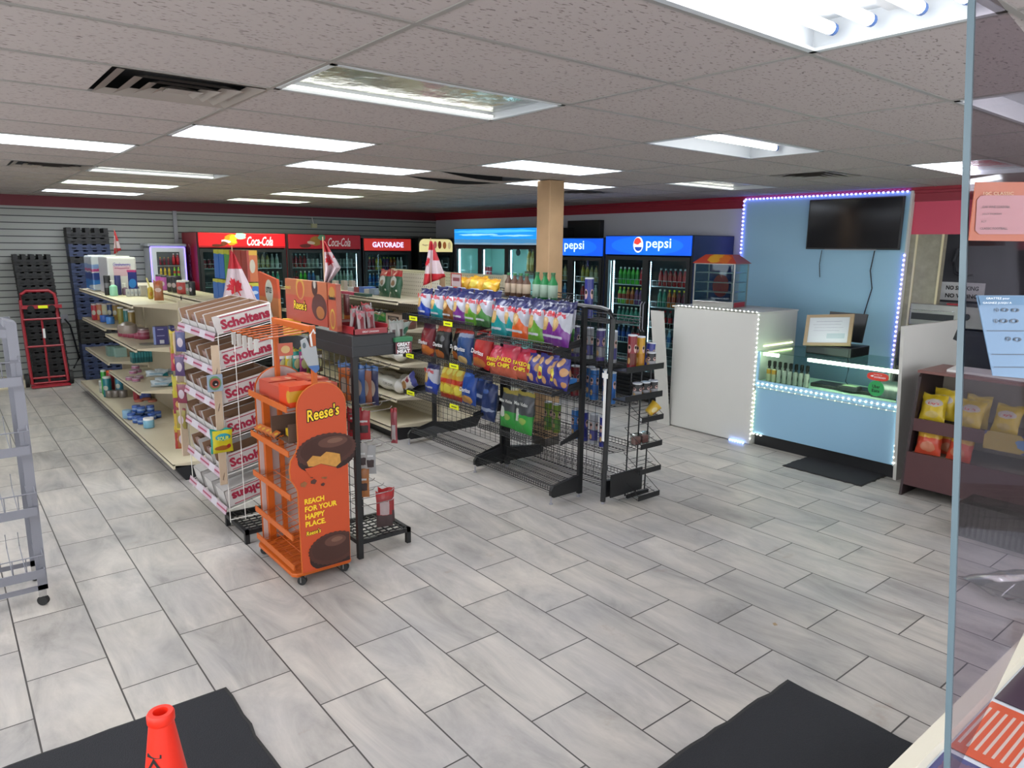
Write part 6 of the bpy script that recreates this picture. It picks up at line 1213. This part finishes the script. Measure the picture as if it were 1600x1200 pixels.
# folded pouch hanging from the orange bars
t = T('hanging_pouch', 'white-blue pouch hanging by a loop from the orange top bar', 'pouch', (1.72, 4.065, 1.455)); t.scale = (.75, 1, .75); MB().prism([(-.07, .14), (-.03, .16), (.0, .08), (.05, .09), (.06, .0), (.07, -.10), (.04, -.13), (-.01, -.08), (-.06, .02)], 'y', -.01, .01).build('pouch', PK('pouch_print', 'b8bcbe', [('r', (.6, None, .10), (.5, 1, .12), '4a78b8'), ('e', (.15, None, .8), (.10, 1, .08), '5a6a70')]), t); MB().tube([(.02, 0, .09), (.01, 0, .18), (.04, 0, .22), (.05, 0, .19)], .008, 6).build('loop', mPaper, t)

# ================================================================ black floor rack with hooks and box top (behind the orange display)
t = T('hook_rack', 'black floor rack with pegs, wire trays and a black box top holding meat snacks', 'rack', (2.09, 4.23, 0))
for x, y in ((0, 0), (.0, 1.15), (.22, .42), (-.02, .62)): MB().box(x-.018, x+.018, y-.018, y+.018, .0 if y in (0, 1.15) else .1, 1.50).build('upright', mBlack, t)
m_ = MB()
for i in range(14): m_.wire((.0, .04+i*.085, .15), (.0, .04+i*.085, 1.42), .003)
for i in range(20): m_.wire((.0, .0, .18+i*.064), (.0, 1.15, .18+i*.064), .0025)
m_.build('mesh_panel', mBlack, t)
MB().box(-.02, .30, -.02, .62, 1.40, 1.545).build('box_top', mBlackP, t, bev=.006); MB().box(-.025, .305, -.025, .625, 1.465, 1.472).build('box_seam', mDark, t)
MB().box(-.03, .02, .62, 1.2, 1.36, 1.46).build('header_board', mDark, t)
def tray(x0, x1, y0, y1, z, legs):
    b = MB().box(x0, x1, y0, y0+.025, z-.03, z).box(x0, x1, y1-.025, y1, z-.03, z).box(x0, x0+.025, y0, y1, z-.03, z).box(x1-.025, x1, y0, y1, z-.03, z)
    n = int((x1-x0)/.05)
    for i in range(1, n): x = x0+(x1-x0)*i/n; b.box(x-.004, x+.004, y0, y1, z-.008, z)
    n = int((y1-y0)/.05)
    for i in range(1, n): y = y0+(y1-y0)*i/n; b.box(x0, x1, y-.003, y+.003, z-.008, z)
    b.build('wire_tray', mBlack, t)
    for x, y in legs: MB().box(x-.016, x+.016, y-.016, y+.016, 0, z).build('leg', mBlack, t)
tray(.0, .415, .02, .44, .115, ((.40, .036), (.40, .424), (.018, .424)))
tray(-.545, .0, .70, 1.16, .10, ((-.53, .716), (-.53, 1.144), (-.018, .716)))
for z in (1.30, 1.06, 1.0, .76, .70, .40, .33):
    for y in (.10, .24, .38): MB().tube([(.0, y, z), (.20, y-.01, z), (.30, y-.02, z+.005), (.315, y-.02, z+.02)], .0032, 5).build('peg_hook', mChrome, t)
# pouches on the pegs
pg = [(.07, .30, 1.32, 'c86a28', '4a78b8', 'orange'), (.10, .24, 1.32, '6a3a34', '4f7ab4', 'maroon'), (.13, .20, 1.31, '4a6aa0', '4a78b8', 'blue'), (.16, .16, 1.31, 'a86a50', '4f7ab4', 'rust'), (.19, .12, 1.31, '33365a', '4a78b8', 'navy')]
for i, (x, y, z, c, h, nm) in enumerate(pg): pegbag((2.09+x, 4.23+y, z), '%s jerky pouch with blue header, %s from the black post' % (nm, ('first', 'second', 'third', 'fourth', 'fifth')[i]), c, [('e', (.5, None, .4), (.3, 1, .2), 'b8a89a')], .11, .27, .02, rz=-1.2, header=h)
for i, (x, y, z, c, nm) in enumerate(((.04, .10, 1.04, 'b02a34', 'red'), (.08, .06, 1.02, 'a8262f', 'dark red'), (.05, .05, .80, 'b0aca8', 'grey-white'), (.10, .03, .78, 'a8a8a8', 'pale grey'), (.05, .04, .62, 'a86a38', 'tan'))): pegbag((2.09+x, 4.23+y, z), '%s meat pouch hanging right behind the arched orange panel, %s down' % (nm, ('first', 'second', 'third', 'fourth', 'fifth')[i]), c, [('r', (.5, None, .35), (.35, 1, .12), '3a2a2a'), ('r', (.5, None, .6), (.3, 1, .03), 'd8d8d8')], .10, .20, .02, rz=-.5, header=c)
for i, (x, y, z, lb) in enumerate(((.27, .14, .38, 'front red and clear jerky pouch touching the right wire tray'), (.32, .20, .385, 'rear red and clear jerky pouch over the right wire tray'))): pegbag((2.09+x, 4.23+y, z), lb, 'b03a3c', [('r', (.5, None, .16), (.5, 1, .17), '5a4a4a'), ('r', (.5, None, .52), (.28, 1, .18), 'c4b0b0')], .12, .26, .03, rz=-.35, header='c02a2c')
pegbag((2.47, 4.40, .98), 'red striped pouch hanging alone at a peg end', 'a04a52', [('r', (.5, None, .3), (.3, 1, .2), 'b8b0b0')], .05, .26, .03, rz=-.9, header='b02a34')
o = MB().lathe([(.0, 0), (.035, .01), (.04, .04), (.02, .07), (.0, .075)], 10).build('green_lime', M('lime_green', '2f7a38', .5), smooth=True); o.location = (2.24, 4.44, .47); tag(o, 'small green pouch end sticking out above the red pouches', 'pouch')
# meat sticks box and snack box on top
zt = 1.547
t = T('meat_stick_box', 'open red and white box of meat stick pouches on the black box top', 'box', (2.13, 4.26, zt)); MB().box(-.03, .22, -.02, -.012, 0, .035).box(-.03, .22, .22, .225, 0, .08).box(.215, .22, -.02, .22, 0, .06).box(-.03, -.025, -.02, .22, 0, .05).build('box_walls', PK('meat_box_print', 'b02a34', [('r', (.5, .5, .85), (2, 2, .1), 'b8a8a0')]), t); txt('GREAT CANADIAN', .12, .012, mTxtW, t, (.09, -.022, .016), '-y')
rr = random.Random(4)
for i in range(9):
    x, y = 2.13+rr.uniform(0, .17), 4.26+.02+.02*i
    pegbag((x, y, zt+.16+rr.uniform(-.02, .03)), 'silver-red meat stick pouch %s from the front in the red box' % ('first', 'second', 'third', 'fourth', 'fifth', 'sixth', 'seventh', 'eighth', 'ninth')[i], 'b0a4a4', [('r', (.5, None, .4), (.22, 1, .3), '8a2430'), ('e', (.3, None, .7), (.2, 1, .1), 'c8727a')], .06, .15, .02, rz=rr.uniform(-.5, .5), header=('c8808a', 'b0a8a8', 'c04048')[i % 3], lean=rr.uniform(-.3, .3), seed=3+i % 2)
t = T('meat_sign_box', 'hanging box reading great and meat at the right of the black box top', 'box', (2.43, 4.22, 1.40)); MB().box(-.055, .075, -.03, .06, 0, .085).build('box_front', PK('meat_sign_print', '2a1a1e', [('r', (.5, None, .5), (.46, 1, .42), '8a2a38'), ('r', (.4, None, .5), (.3, 1, .3), '2a1a1e')]), t)
MB().box(-.058, .078, -.034, .062, .085, .112).build('green_band', M('green_band', '2f7a50', .5), t)
for i, (s, w_) in enumerate((('GREAT', .10), ('CANADIAN', .085), ('MEAT', .10))): txt(s, w_, (.026, .016, .026)[i], mTxtW, t, (.008, -.032, .066-i*.024), '-y', bold=.04)
for i, (x, y) in enumerate(((2.40, 4.26), (2.46, 4.27))): pegbag((x, y, 1.62), ('left', 'right')[i]+' silver jerky pouch standing in the hanging meat box', 'b8b8b4', [('r', (.5, None, .4), (.2, 1, .2), '5a3a3a')], .06, .17, .02, rz=.2*i, header='a8b0a8')
pegbag((2.53, 4.30, 1.60), 'folded silver-green pouch corner poking right out of the meat box', 'b0bcb4', [('e', (.6, None, .5), (.3, 1, .2), '3a7a60')], .10, .13, .03, rz=.4, header='a8b8b0', lean=.5)
for i, (x, y) in enumerate(((2.18, 4.62), (2.22, 4.58), (2.26, 4.66))): box_(.03, .03, .26-.02*i, PK('tall_brown_pack', '6a2a28', [('r', (.5, .5, .2), (1, 1, .2), 'c87a2a'), ('r', (.5, .5, .7), (.2, 1, .2), '9a6a6a')]), (x, y, zt), 'tall slim brown-red carton %s behind the candy sign' % ('left', 'middle', 'right')[i], name='slim_carton')
for i, c in enumerate(('3f8a4a', 'b04040', '4a9050', 'b8a8a0')): pegbag((2.36+.03*i, 4.5+.05*i, zt+.10), '%s pouch heap on the rear right of the black box top' % ('green', 'red', 'second green', 'beige')[i], c, [('e', (.5, None, .5), (.2, 1, .1), 'c8c8b8')], .12, .11, .04, rz=-.3, header=c, lean=.9)
# big orange-brown sign boxes on the rack
t = T('candy_sign', 'large red-brown chocolate candy sign box standing on the black rack', 'sign', (2.04, 4.50, 1.575))
mSg = PK('sign_print', 'b8503e', [('r', (None, .5, .82), (1, 1, .20), 'b56a48'), ('e', (None, .62, .80), (1, .10, .26), 'c89a48'), ('e', (None, .62, .76), (1, .075, .20), 'b85a3e'), ('e', (None, .18, .42), (1, .17, .30), '57302c'), ('e', (None, .16, .30), (1, .09, .14), 'a86a34'), ('e', (None, .27, .86), (1, .07, .20), '4a2e2a'), ('e', (None, .27, .94), (1, .03, .10), 'b8b0a4')], warp=.03)
MB().box(.0, .03, .0, .72, .0, .30).build('sign_board', mSg, t)
txt("Reese's", .23, .075, mTxtK, t, (-.002, .45, .12), '-x', bold=.08, shear=.1); txt("Reese's", .22, .064, mTxtY, t, (-.004, .45, .12), '-x', bold=.01, shear=.1)
txt("Reese's", .10, .03, M('dull_yellow', 'b8a040', .5), t, (-.004, .66, .24), '-x', bold=.02)
t = T('candy_sign', 'narrow red-brown sign box with yellow oval right of the large candy sign', 'sign', (2.04, 4.36, 1.56)); MB().box(0, .035, 0, .125, 0, .31).build('sign_board', PK('sign_print2', 'b8583e', [('e', (None, .5, .25), (1, .30, .22), 'c8b040'), ('e', (None, .5, .25), (1, .24, .17), 'b0603c'), ('e', (None, .5, .80), (1, .35, .14), 'b88a40')]), t); txt("Reese's", .10, .03, mTxtK, t, (-.002, .06, .22), '-x', bold=.04)
t = T('round_logo_sign', 'orange-red sign board with white oval logo behind the candy rack', 'sign', (2.10, 5.95, 1.54)); MB().prism([(0, 0), (-.42, 0), (-.42, .22), (-.40, .31), (0, .36)], 'x', 0, .02).build('sign_board', PK('sign_print3', 'c2502c', [('r', (None, .5, .2), (1, 1, .25), 'c87a3a'), ('e', (None, .45, .58), (1, .20, .26), 'c8c8b4'), ('e', (None, .45, .58), (1, .16, .20), 'bcbcae')]), t); MB().box(.002, .018, -.24, -.22, -1.535, 0).build('support_post', mGrey, t); txt('LITTLE', .12, .045, mTxtK, t, (-.003, -.23, .22), '-x', bold=.03)
box_(.10, .10, .12, M('yellow_spout', 'd8a838', .5), (2.05, 5.15, 1.46), 'small yellow bottle top at the right end of the top candy box', 'bottle', name='yellow_bottle')

# ================================================================ goods on the middle gondola
def on2(px, py, z, dx=0): p = at(px, py, 'z', z); return (max(p.x, 3.90)+dx, p.y, z+.002)
mFoilB = None
for i, (px, lb) in enumerate(((600, 'left'), (617, 'right'))):
    t = bag('xmas', (4.10, at(px, 458, 'x', 4.10).y, 1.534), .24, .31, .09, 'green and red festive coffee bag with white label, %s of the pair' % lb, lean=.12, seed=2+i)
for i, px in enumerate((519, 533, 545)): x, y, z = on2(px, 453, 1.532); box_(.05, .10, .12, PK('white_red_carton', 'c4b8ae', [('e', (.5, .5, .45), (.4, .4, .25), 'c0402e')]), (x+.05, y, z), 'white and red carton %s on the middle gondola top shelf' % ('leftmost', 'second', 'third')[i], name='carton')
x, y, z = on2(568, 459, 1.532); box_(.08, .36, .03, M('pink_red_carton', 'b03a5a', .5), (3.93, y, z), 'flat pink-red carton lying at the edge of the middle gondola', name='carton'); box_(.08, .30, .03, M('green_flat_carton', '2f4a40', .5), (3.93, y-.36, z), 'flat dark green pack beside the pink-red carton', 'pack', name='flat_pack')
for i, (px, c) in enumerate(((556, 'b8b8c0'), (566, '8a3a44'), (574, '4a6ab0'), (582, 'b0b0ac'), (590, '7a8a9a'))): box_(.16, .14, .06+.01*(i % 3), M('mag_'+c, c, .5, noise=.25, nscale=30), (4.2, at(px, 446, 'x', 4.2).y, 1.534), 'small %s packet in the clutter on the middle gondola top' % ('silver', 'maroon', 'blue', 'white', 'grey-blue')[i], 'packet', name='small_packet')
x, y, z = on2(612, 522, 1.222); t = T('brown_carton', 'open beige carton with dark print on the second shelf of the middle gondola', 'box', (4.05, 7.0, 1.223)); MB().box(-.10, .10, -.17, .17, 0, .15).build('carton_walls', M('beige_carton', 'a89482', .7), t); MB().box(-.104, -.10, -.12, .12, .075, .125).build('dark_print', M('dark_label', '3a302c', .6), t); txt('COFFEE', .16, .03, M('beige_print', 'a89482', .6), t, (-.106, 0, .10), '-x', bold=.02); txt('250 G', .09, .018, mTxtK, t, (-.106, .03, .04), '-x')
jar(.12, .10, PK('brown_tub', '6a4a3a', [('r', (.5, .5, .6), (2, 2, .15), '7a4a44')]), (4.02, 6.86, 1.223), 'wide brown tub right of the beige carton', 'tub', None, 'tub')
for i, c in enumerate(('4f8a44', '8a6a54', '4f9048', '9a3a38', '3f7a4a')): bag('gold' if False else 'miss', (4.0, 7.35+i*.22, 1.262), .20, .16, .08, '%s low bag heap on the second shelf of the middle gondola' % ('first', 'second', 'third', 'fourth', 'fifth')[i], lean=.7, seed=1+i % 4)
mWrap = M('plastic_wrap', 'c6c4be', .2, noise=.06, nscale=14, bump=.25)
def roll_(y, z, L, r, label, x=3.98):
    t = T('wrapped_roll', label, 'roll', (x, y, z)); b = MB(); n = 12
    pr = [(r*(.3 if k in (0, n) else .85+.12*math.sin(k*1.7)), (k/n-.5)*L) for k in range(n+1)]; vs = []
    for rad, yy in pr:
        for j in range(14): a = 2*PI*j/14; vs.append((rad*math.cos(a), yy, r+rad*math.sin(a)*.92))
    b.add(vs, [(i*14+j, i*14+(j+1) % 14, (i+1)*14+(j+1) % 14, (i+1)*14+j) for i in range(n) for j in range(14)]+[tuple(range(14)), tuple(n*14+j for j in range(14))[::-1]]); b.build('plastic_sleeve', mWrap, t, smooth=True)
roll_(7.35, .835, 1.1, .095, 'long white plastic-wrapped roll on the third shelf of the middle gondola'); roll_(7.3, .475, .95, .095, 'plastic-wrapped white cup sleeve, front one on the fourth shelf'); roll_(7.6, .475, 1.0, .09, 'plastic-wrapped white cup sleeve lying behind the front one', 4.19)
for i, (y, z) in enumerate(((7.2, .57), (7.05, .555))): txt('CUPS', .10, .03, mTxtK, [o for o in COL.objects if o.get('label', '').startswith('plastic-wrapped white cup sleeve, front')][0], (-.088, -.30+.12*i, .10), '-x')

# ================================================================ little paper flags
mFlag = None
def flag(x, y, z, hgt, wdt, label, pole=.12, seed=1, yaw=0, kind=0):
    """drooping red-white-red flag on a thin stick"""
    t = T('paper_flag', label, 'flag', (x, y, z), yaw)
    nu, nv = 14, 14; r = random.Random(seed); ph = r.uniform(0, 6)
    def P(u, v, off=0):
        ww = wdt*(.10+.90*v) if kind != 1 else wdt*(v/.65 if v < .65 else 1-(v-.65)/.35*.75)+.01
        return ((u-(.35 if kind != 1 else 0))*ww, .025*math.sin(4*PI*u+ph+v*2)*(.3+v)+off, -v*hgt+(-.10*u*hgt if kind == 0 else (.2*u*hgt*v if kind == 2 else 0)))
    vs = [P(i/nu, j/nv) for j in range(nv+1) for i in range(nu+1)]
    b = MB().add(vs, [(j*(nu+1)+i, j*(nu+1)+i+1, (j+1)*(nu+1)+i+1, (j+1)*(nu+1)+i) for j in range(nv) for i in range(nu)])
    lay = [('r', (None, None, .86), (1, 1, .17), 'c0202c')] if kind == 0 else [('r', (None, None, .90), (1, 1, .16), 'c0202c'), ('r', (.85, None, .8), (.3, 1, .2), 'c0202c')] if kind == 1 else [('r', (None, None, .92), (1, 1, .12), 'c0202c'), ('r', (.75, None, .82), (.3, 1, .25), 'c0202c'), ('r', (None, None, .10), (1, 1, .17), 'c0202c')]
    half = [(0, 1), (.12, .75), (.30, .82), (.25, .45), (.42, .60), (.50, .50), (.74, .55), (.64, .35), (.88, .20), (.50, -.08), (.56, -.26), (.08, -.20), (.05, -.58)]
    ol = half+[(-x, z) for x, z in half[::-1]]; cu, cv, su, sv, rot = {0: (.42, .66, .40, .22, .5), 1: (.48, .50, .42, .24, .3), 2: (.12, .50, .22, .16, .4)}[kind]
    for off in (-.004, .004):
        lv = []; fsl = []; rings = 4
        for q in range(1, rings+1):
            for x, z in ol:
                k = q/rings; xr, zr = x*math.cos(rot)-z*math.sin(rot), x*math.sin(rot)+z*math.cos(rot); lv.append(P(cu+xr*k*su, cv-zr*k*sv, off))
        n = len(ol); lv.append(P(cu, cv, off)); c0 = len(lv)-1
        for i in range(n): fsl.append((c0, i, (i+1) % n))
        for q in range(rings-1):
            for i in range(n): fsl.append((q*n+i, (q+1)*n+i, (q+1)*n+(i+1) % n, q*n+(i+1) % n))
        MB().add(lv, fsl).build('maple_leaf', M('leaf_red', 'b01c2a', .6), t)
    o = b.build('flag_cloth', PK('flag_print_%d' % kind, 'd8c4c8', lay, rough=.6), t, smooth=True); s = o.modifiers.new('solid', 'SOLIDIFY'); s.thickness = .0012
    MB().wire((0, .0, .03), (0, .006, -hgt-pole), .004).build('stick', M('flag_stick', 'b89a78', .6), t)
flag(2.19, 6.85, 2.07, .52, .36, 'largest drooping maple leaf flag above the left gondola end', kind=0, yaw=-.5)
flag(2.055, 4.56, 2.145, .27, .10, 'slim maple leaf flag above the large candy sign', kind=1, yaw=-.5, pole=0)
flag(4.08, 6.42, 2.17, .46, .24, 'maple leaf flag above the far end of the chip rack', kind=2, yaw=-.5, pole=.30)
flag(2.08, 11.55, 2.28, .33, .10, 'tiny distant maple leaf flag above the tissue packs', kind=2, yaw=-.5, pole=.44)

# ================================================================ bags on the brown snack shelf
for i, (y, z, x, lb) in enumerate(((2.36, .675, 6.76, 'yellow chip bag, upper left at the back of the brown shelf'), (2.10, .66, 6.74, 'yellow chip bag, back right near the glass edge'), (2.40, .67, 6.635, 'yellow chip bag, front left on the upper brown shelf'), (2.12, .67, 6.635, 'yellow chip bag, front middle on the upper brown shelf'), (1.86, .67, 6.64, 'yellow chip bag lying flat behind the glass on the brown shelf'))):
    bag('lays', (x, y, z), .20, .27 if i < 2 else .24, .09, lb, lean=.35 if i > 1 else .12, seed=1+i % 3, rz=RZ+(.2 if i == 2 else -.1))
for i, (y, lb) in enumerate(((2.38, 'left'), (2.14, 'right'))): bag('orangebag', (6.58, y, .385), .20, .26, .09, 'red and yellow snack bag, %s of the pair on the lower brown shelf' % lb, lean=.25, seed=2+i, rz=RZ+(.15 if i == 0 else -.15))
bag('orangebag', (6.72, 2.27, .385), .2, .24, .08, 'red and yellow snack bag half hidden behind the front pair', lean=.1, seed=1)

# ================================================================ grey wire rack at the left edge
mRackG = M('rack_grey', '7f8088', .45, .2)
t = T('wire_basket_rack', 'grey metal wheeled rack with wire baskets cut off by the left edge of the photo', 'rack', (.335, 4.78, 0)); t.rotation_euler = (0, 0, 0)
Wd, Dp = .60, .42
for y in (0, Dp):
    for x in (0, -Wd):
        MB().box(x-.05 if x == 0 else x, x if x == 0 else x+.05, y-.004, y+.004, .10, 1.68).box(x-.006 if x == 0 else x, x if x == 0 else x+.006, (y if y == 0 else y-.04), (y+.04 if y == 0 else y), .10, 1.68).build('upright', mRackG, t)
MB().prism([(0, 1.68), (-.06, 1.70), (-.06, 1.66), (0, 1.64)], 'y', 0, .18).box(-Wd, 0, 0, .008, 1.60, 1.645).box(-Wd, 0, Dp-.008, Dp, 1.60, 1.645).build('top_bars', mRackG, t)
MB().box(-.012, -.006, .004, .16, .13, 1.66).build('side_sheet', M('grey_metal_side', '5f6068', .5, .3), t)
for i in range(26): MB().box(-.0135, -.0118, .07, .085, .25+i*.053, .265+i*.053).build('slot_hole', mDark, t)
MB().box(-Wd, 0, -.004, .004, .10, .13).box(-Wd, 0, Dp-.004, Dp, .10, .13).box(-.004, .0, 0, Dp, .10, .13).build('base_frame', mRackG, t)
for x, y in ((-.03, .01), (-.03, Dp-.01), (-Wd+.03, .01), (-Wd+.03, Dp-.01)):
    c_ = MB().cyl((x-.008, y-.011, .030), (x+.008, y+.011, .030), .030, n=16).build('caster', mCaster, t, smooth=True); MB().box(x-.02, x+.02, y-.015, y+.015, .058, .10).build('caster_fork', mChrome, c_)
for z in (1.36, .965, .60, .22):
    b = MB().bar((-Wd, -.05, z), (-.01, -.05, z), .012, .05).bar((-.01, -.05, z), (-.01, Dp, z+.06), .006, .03).bar((-Wd, -.05, z), (-Wd, Dp, z+.06), .006, .03)
    for i in range(9): x = -.03-i*.065; b.tube([(x, -.05, z+.11), (x, -.02, z-.03), (x, Dp-.02, z+.03), (x, Dp-.01, z+.12)], .0028, 5)
    b.wire((-Wd, -.05, z+.11), (-.01, -.05, z+.11), .0035); b.wire((-.01, -.05, z+.11), (-.01, Dp-.05, z+.15), .0035); b.wire((-.012, -.05, z+.11), (-.006, Dp*.5, z+.25), .0035)
    b.build('wire_basket', mRackG, t)

# ================================================================ cashier counter with clear shield at the right
t = T('sales_counter', 'white-edged cashier counter with lottery tickets at the lower right corner', 'counter', (1.2, -.35, 0))
MB().box(0, 2.2, -.60, .845, 0, 1.02).build('counter_body', M('counter_body', '8a8784', .6), t)
MB().box(-.02, 2.2, -.62, .86, 1.02, 1.045).build('counter_top', M('counter_top', 'b8bcc4', .3), t)
MB().box(-.03, 2.2, .83, .865, 1.02, 1.075).box(-.03, 0, -.6, .83, 1.02, 1.075).build('edge_strip', M('cream_edge', 'c6c0ae', .4), t)
lot = PK('lottery_blue', '2a2c6e', [('e', (.25, .7, None), (.12, .2, 1), '8a8a9a'), ('e', (.55, .4, None), (.12, .3, 1), '23306e'), ('r', (.75, .5, None), (.2, .4, 1), '5a3a5e'), ('e', (.4, .3, None), (.08, .14, 1), 'b0a0a0')], warp=.2, rough=.2, wscale=6)
zc = 1.047
def sheet(x0, y0, x1, y1, m, label, z=zc, name='lottery_ticket', cat='ticket'): return tag(MB().box(x0, x1, y0, y1, z, z+.0015).build(name, m), label, cat)
sheet(1.30, .36, 1.62, .475, lot, 'dark blue printed ticket sheet under the near end of the clear shield')
sheet(1.64, .36, 1.90, .475, PK('lottery_orange', 'c8502e', [('r', (.5, y_/7+.07, None), (.38, .025, 1), 'c8b4ac') for y_ in range(7)], rough=.3), 'orange-red ticket sheet with white bars behind the clear shield')
sheet(1.30, .10, 1.60, .34, PK('lottery_purple', '5a4a6e', [('e', (.5, .5, None), (.3, .3, 1), '9a4a50'), ('r', (.2, .5, None), (.1, .4, 1), '8a8a9c')], warp=.2, rough=.3), 'purple ticket sheet behind the blue one on the counter')
sheet(1.92, .30, 2.5, .475, PK('lottery_maroon', '3a2438', [('d', (.35, .5, None), (.28, .3, 1), 'b0985a'), ('e', (.35, .5, None), (.14, .12, 1), '6a5030')], warp=.08, rough=.3), 'maroon ticket sheet with golden diamond farther along the counter')
sheet(1.62, .05, 2.4, .33, M('grey_paper', 'a8aab4', .4, noise=.1, nscale=5), 'large grey-white paper lying on the counter behind the shield', name='paper', cat='paper')
tag(MB().box(1.60, 2.25, .285, .315, 1.05, 1.062).build('plastic_rail', M('rail_white', 'c8ccd4', .25)), 'white plastic rail lying on the counter behind the shield', 'rail')
# clear shield: its free edge leans slightly, the sheet runs back along the counter
gE = M('glass_edge', '566870', .35)
A, B = Vector((.948, .355, 2.55)), Vector((.985, .286, 1.35))
A = at(1519, -40, 'y', .352); B = at(1478, 1230, 'y', .285)
d_ = Vector((1.0, .13, 0)).normalized(); n_ = Vector((-d_.y, d_.x, 0))
t = T('clear_shield', 'clear acrylic counter shield with grey-blue polished edge at the right', 'shield', tuple(B))
def rel(p): return tuple(Vector(p)-B)
b = MB(); th = .0035
q = [A, B, B+d_*1.6, A+d_*1.6]; vs = [rel(p-n_*th) for p in q]+[rel(p+n_*th) for p in q]
b.add(vs, [(0,1,2,3), (7,6,5,4), (1,5,6,2), (0,3,7,4), (2,6,7,3)]); b.build('sheet', glass('shield_acrylic', 'e0dbe0', .02, .03, edge=.12), t)
MB().add([rel(p) for p in (A-n_*th-d_*.0005, B-n_*th-d_*.0005, B+n_*th-d_*.0005, A+n_*th-d_*.0005, A-n_*th+d_*.006, B-n_*th+d_*.006, B+n_*th+d_*.006, A+n_*th+d_*.006)], [(0,1,2,3), (4,7,6,5), (0,4,5,1), (1,5,6,2), (2,6,7,3), (3,7,4,0)]).build('polished_edge', gE, t)
# papers taped to the shield
def sp(px, py, off=.006):     # point on the shield's plane
    d = fw+RR*((px-800)/F)+UU*((600-py)/F); C = Vector((0, 0, H)); k = n_.dot(B-C)/n_.dot(d); return C+d*k+n_*off
mPink = M('pink_sheet', '9a6a70', .6, alpha=.8)
def poster(corners, name, label, mat, cat='poster', off=.006):
    P = [sp(*c, off) for c in corners]; o0 = P[0]; t = T(name, label, cat, tuple(o0)); vs = [tuple(p-o0) for p in P]+[tuple(p-o0+n_*.0008) for p in P]; n = len(P)
    MB().add(vs, [tuple(range(n)), tuple(range(n, 2*n))[::-1]]+[(i, (i+1) % n, n+(i+1) % n, n+i) for i in range(n)]).build('sheet', mat, t); return t, o0
t, o0 = poster([(1537, 284), (1526, 376), (1680, 378), (1680, 284)], 'price_poster', 'orange and pink price sheet taped on the clear shield', M('orange_sheet', '9c5034', .6, alpha=.8))
def sp_poly(cs, mat, t, o0, name, off): P = [sp(*c, off) for c in cs]; MB().add([tuple(p-o0) for p in P], [tuple(range(len(P)))]).build(name, mat, t)
sp_poly([(1542, 306), (1537, 312), (1534, 360), (1540, 366), (1680, 366), (1680, 305), (1548, 305)], mPink, t, o0, 'pink_field', .0052)
def sp_text(s, px, py, w, h, t, o0, mat, off=.0046):
    key = txt(s, w, h, mat, t, (0, 0, 0), '-y')
    for v in key.data.vertices: v.co = sp(px+v.co.x, py-v.co.z, off)-o0
for s, x, y, w_ in (('OAK WINE CORDOBA', 1565, 323, 42), ('JOLLY THURSDAY', 1559, 334.5, 30), ('A.I.Y', 1546, 346, 8), ('CLASSIC FOOTBALL', 1561.5, 357, 42)): sp_text(s, x, y, w_, 3.6, t, o0, mTxtK)
sp_text('10C CLASSIC', 1569, 302, 46, 5, t, o0, M('faded_cream', 'a89070', .6))
t, o0 = poster([(1537, 462), (1561, 588), (1700, 600), (1700, 462)], 'lottery_poster', 'pale blue number chart poster on the clear shield', M('poster_blue', '607c98', .6, alpha=.9))
sp_poly([(1538, 463), (1541, 477), (1700, 477), (1700, 463)], M('poster_band', '38607f', .6), t, o0, 'header_band', .0052)
sp_text('GRATTEZ pour', 1567, 467, 36, 4, t, o0, mTxtW); sp_text('GAGNEZ JUSQU A', 1566, 474, 44, 3.6, t, o0, mTxtW)
for i, (x, y, w_, h_) in enumerate(((1565.5, 484.7, 6, 6), (1578, 484.7, 11, 6), (1594, 485, 12, 6), (1564, 502, 6, 6.5), (1576, 502, 13, 6.5), (1592, 502, 14, 6.5), (1583, 530, 8, 6.5), (1597, 531, 12, 6.5))): sp_text('0', x, y, w_, h_, t, o0, M('chart_dark', '2c3440', .6))
for y in (517, 554, 574): sp_poly([(1540+(y-462)*.19, y), (1540+(y-462)*.19, y+1), (1700, y+1.5), (1700, y)], M('chart_dark', '2c3440', .6), t, o0, 'rule_line', .0052)
# clear bag and ribbed bin added to stand in for reflections in the shield
mPl = glass('plastic_film', 'd4d2cf', .16, .12)
p = at(1565, 905, 'z', .0); t = T('plastic_bag', 'crumpled clear plastic bag on the floor seen through the shield', 'plastic bag', (p.x, p.y, .03)); bag_mesh(.62, .42, .16, 7).build('film', mPl, t, smooth=True, rot=(1.45, 0, -.6))
p = at(1490, 835, 'z', .0); t = T('ribbed_bin', 'clear ribbed plastic bin on the floor beyond the shield', 'bin', (p.x, p.y, 0)); b = MB().box(0, .006, -.75, .0, .0, .26).box(.30, .306, -.75, .0, .0, .26).box(.006, .30, -.006, 0, 0, .26).box(.006, .30, -.75, -.744, 0, .26)
for i in range(20): b.box(-.008, 0, -.74+i*.037, -.726+i*.037, .02, .25)
b.build('bin_shell', glass('tray_plastic', 'c4c4c4', .08, .2), t)
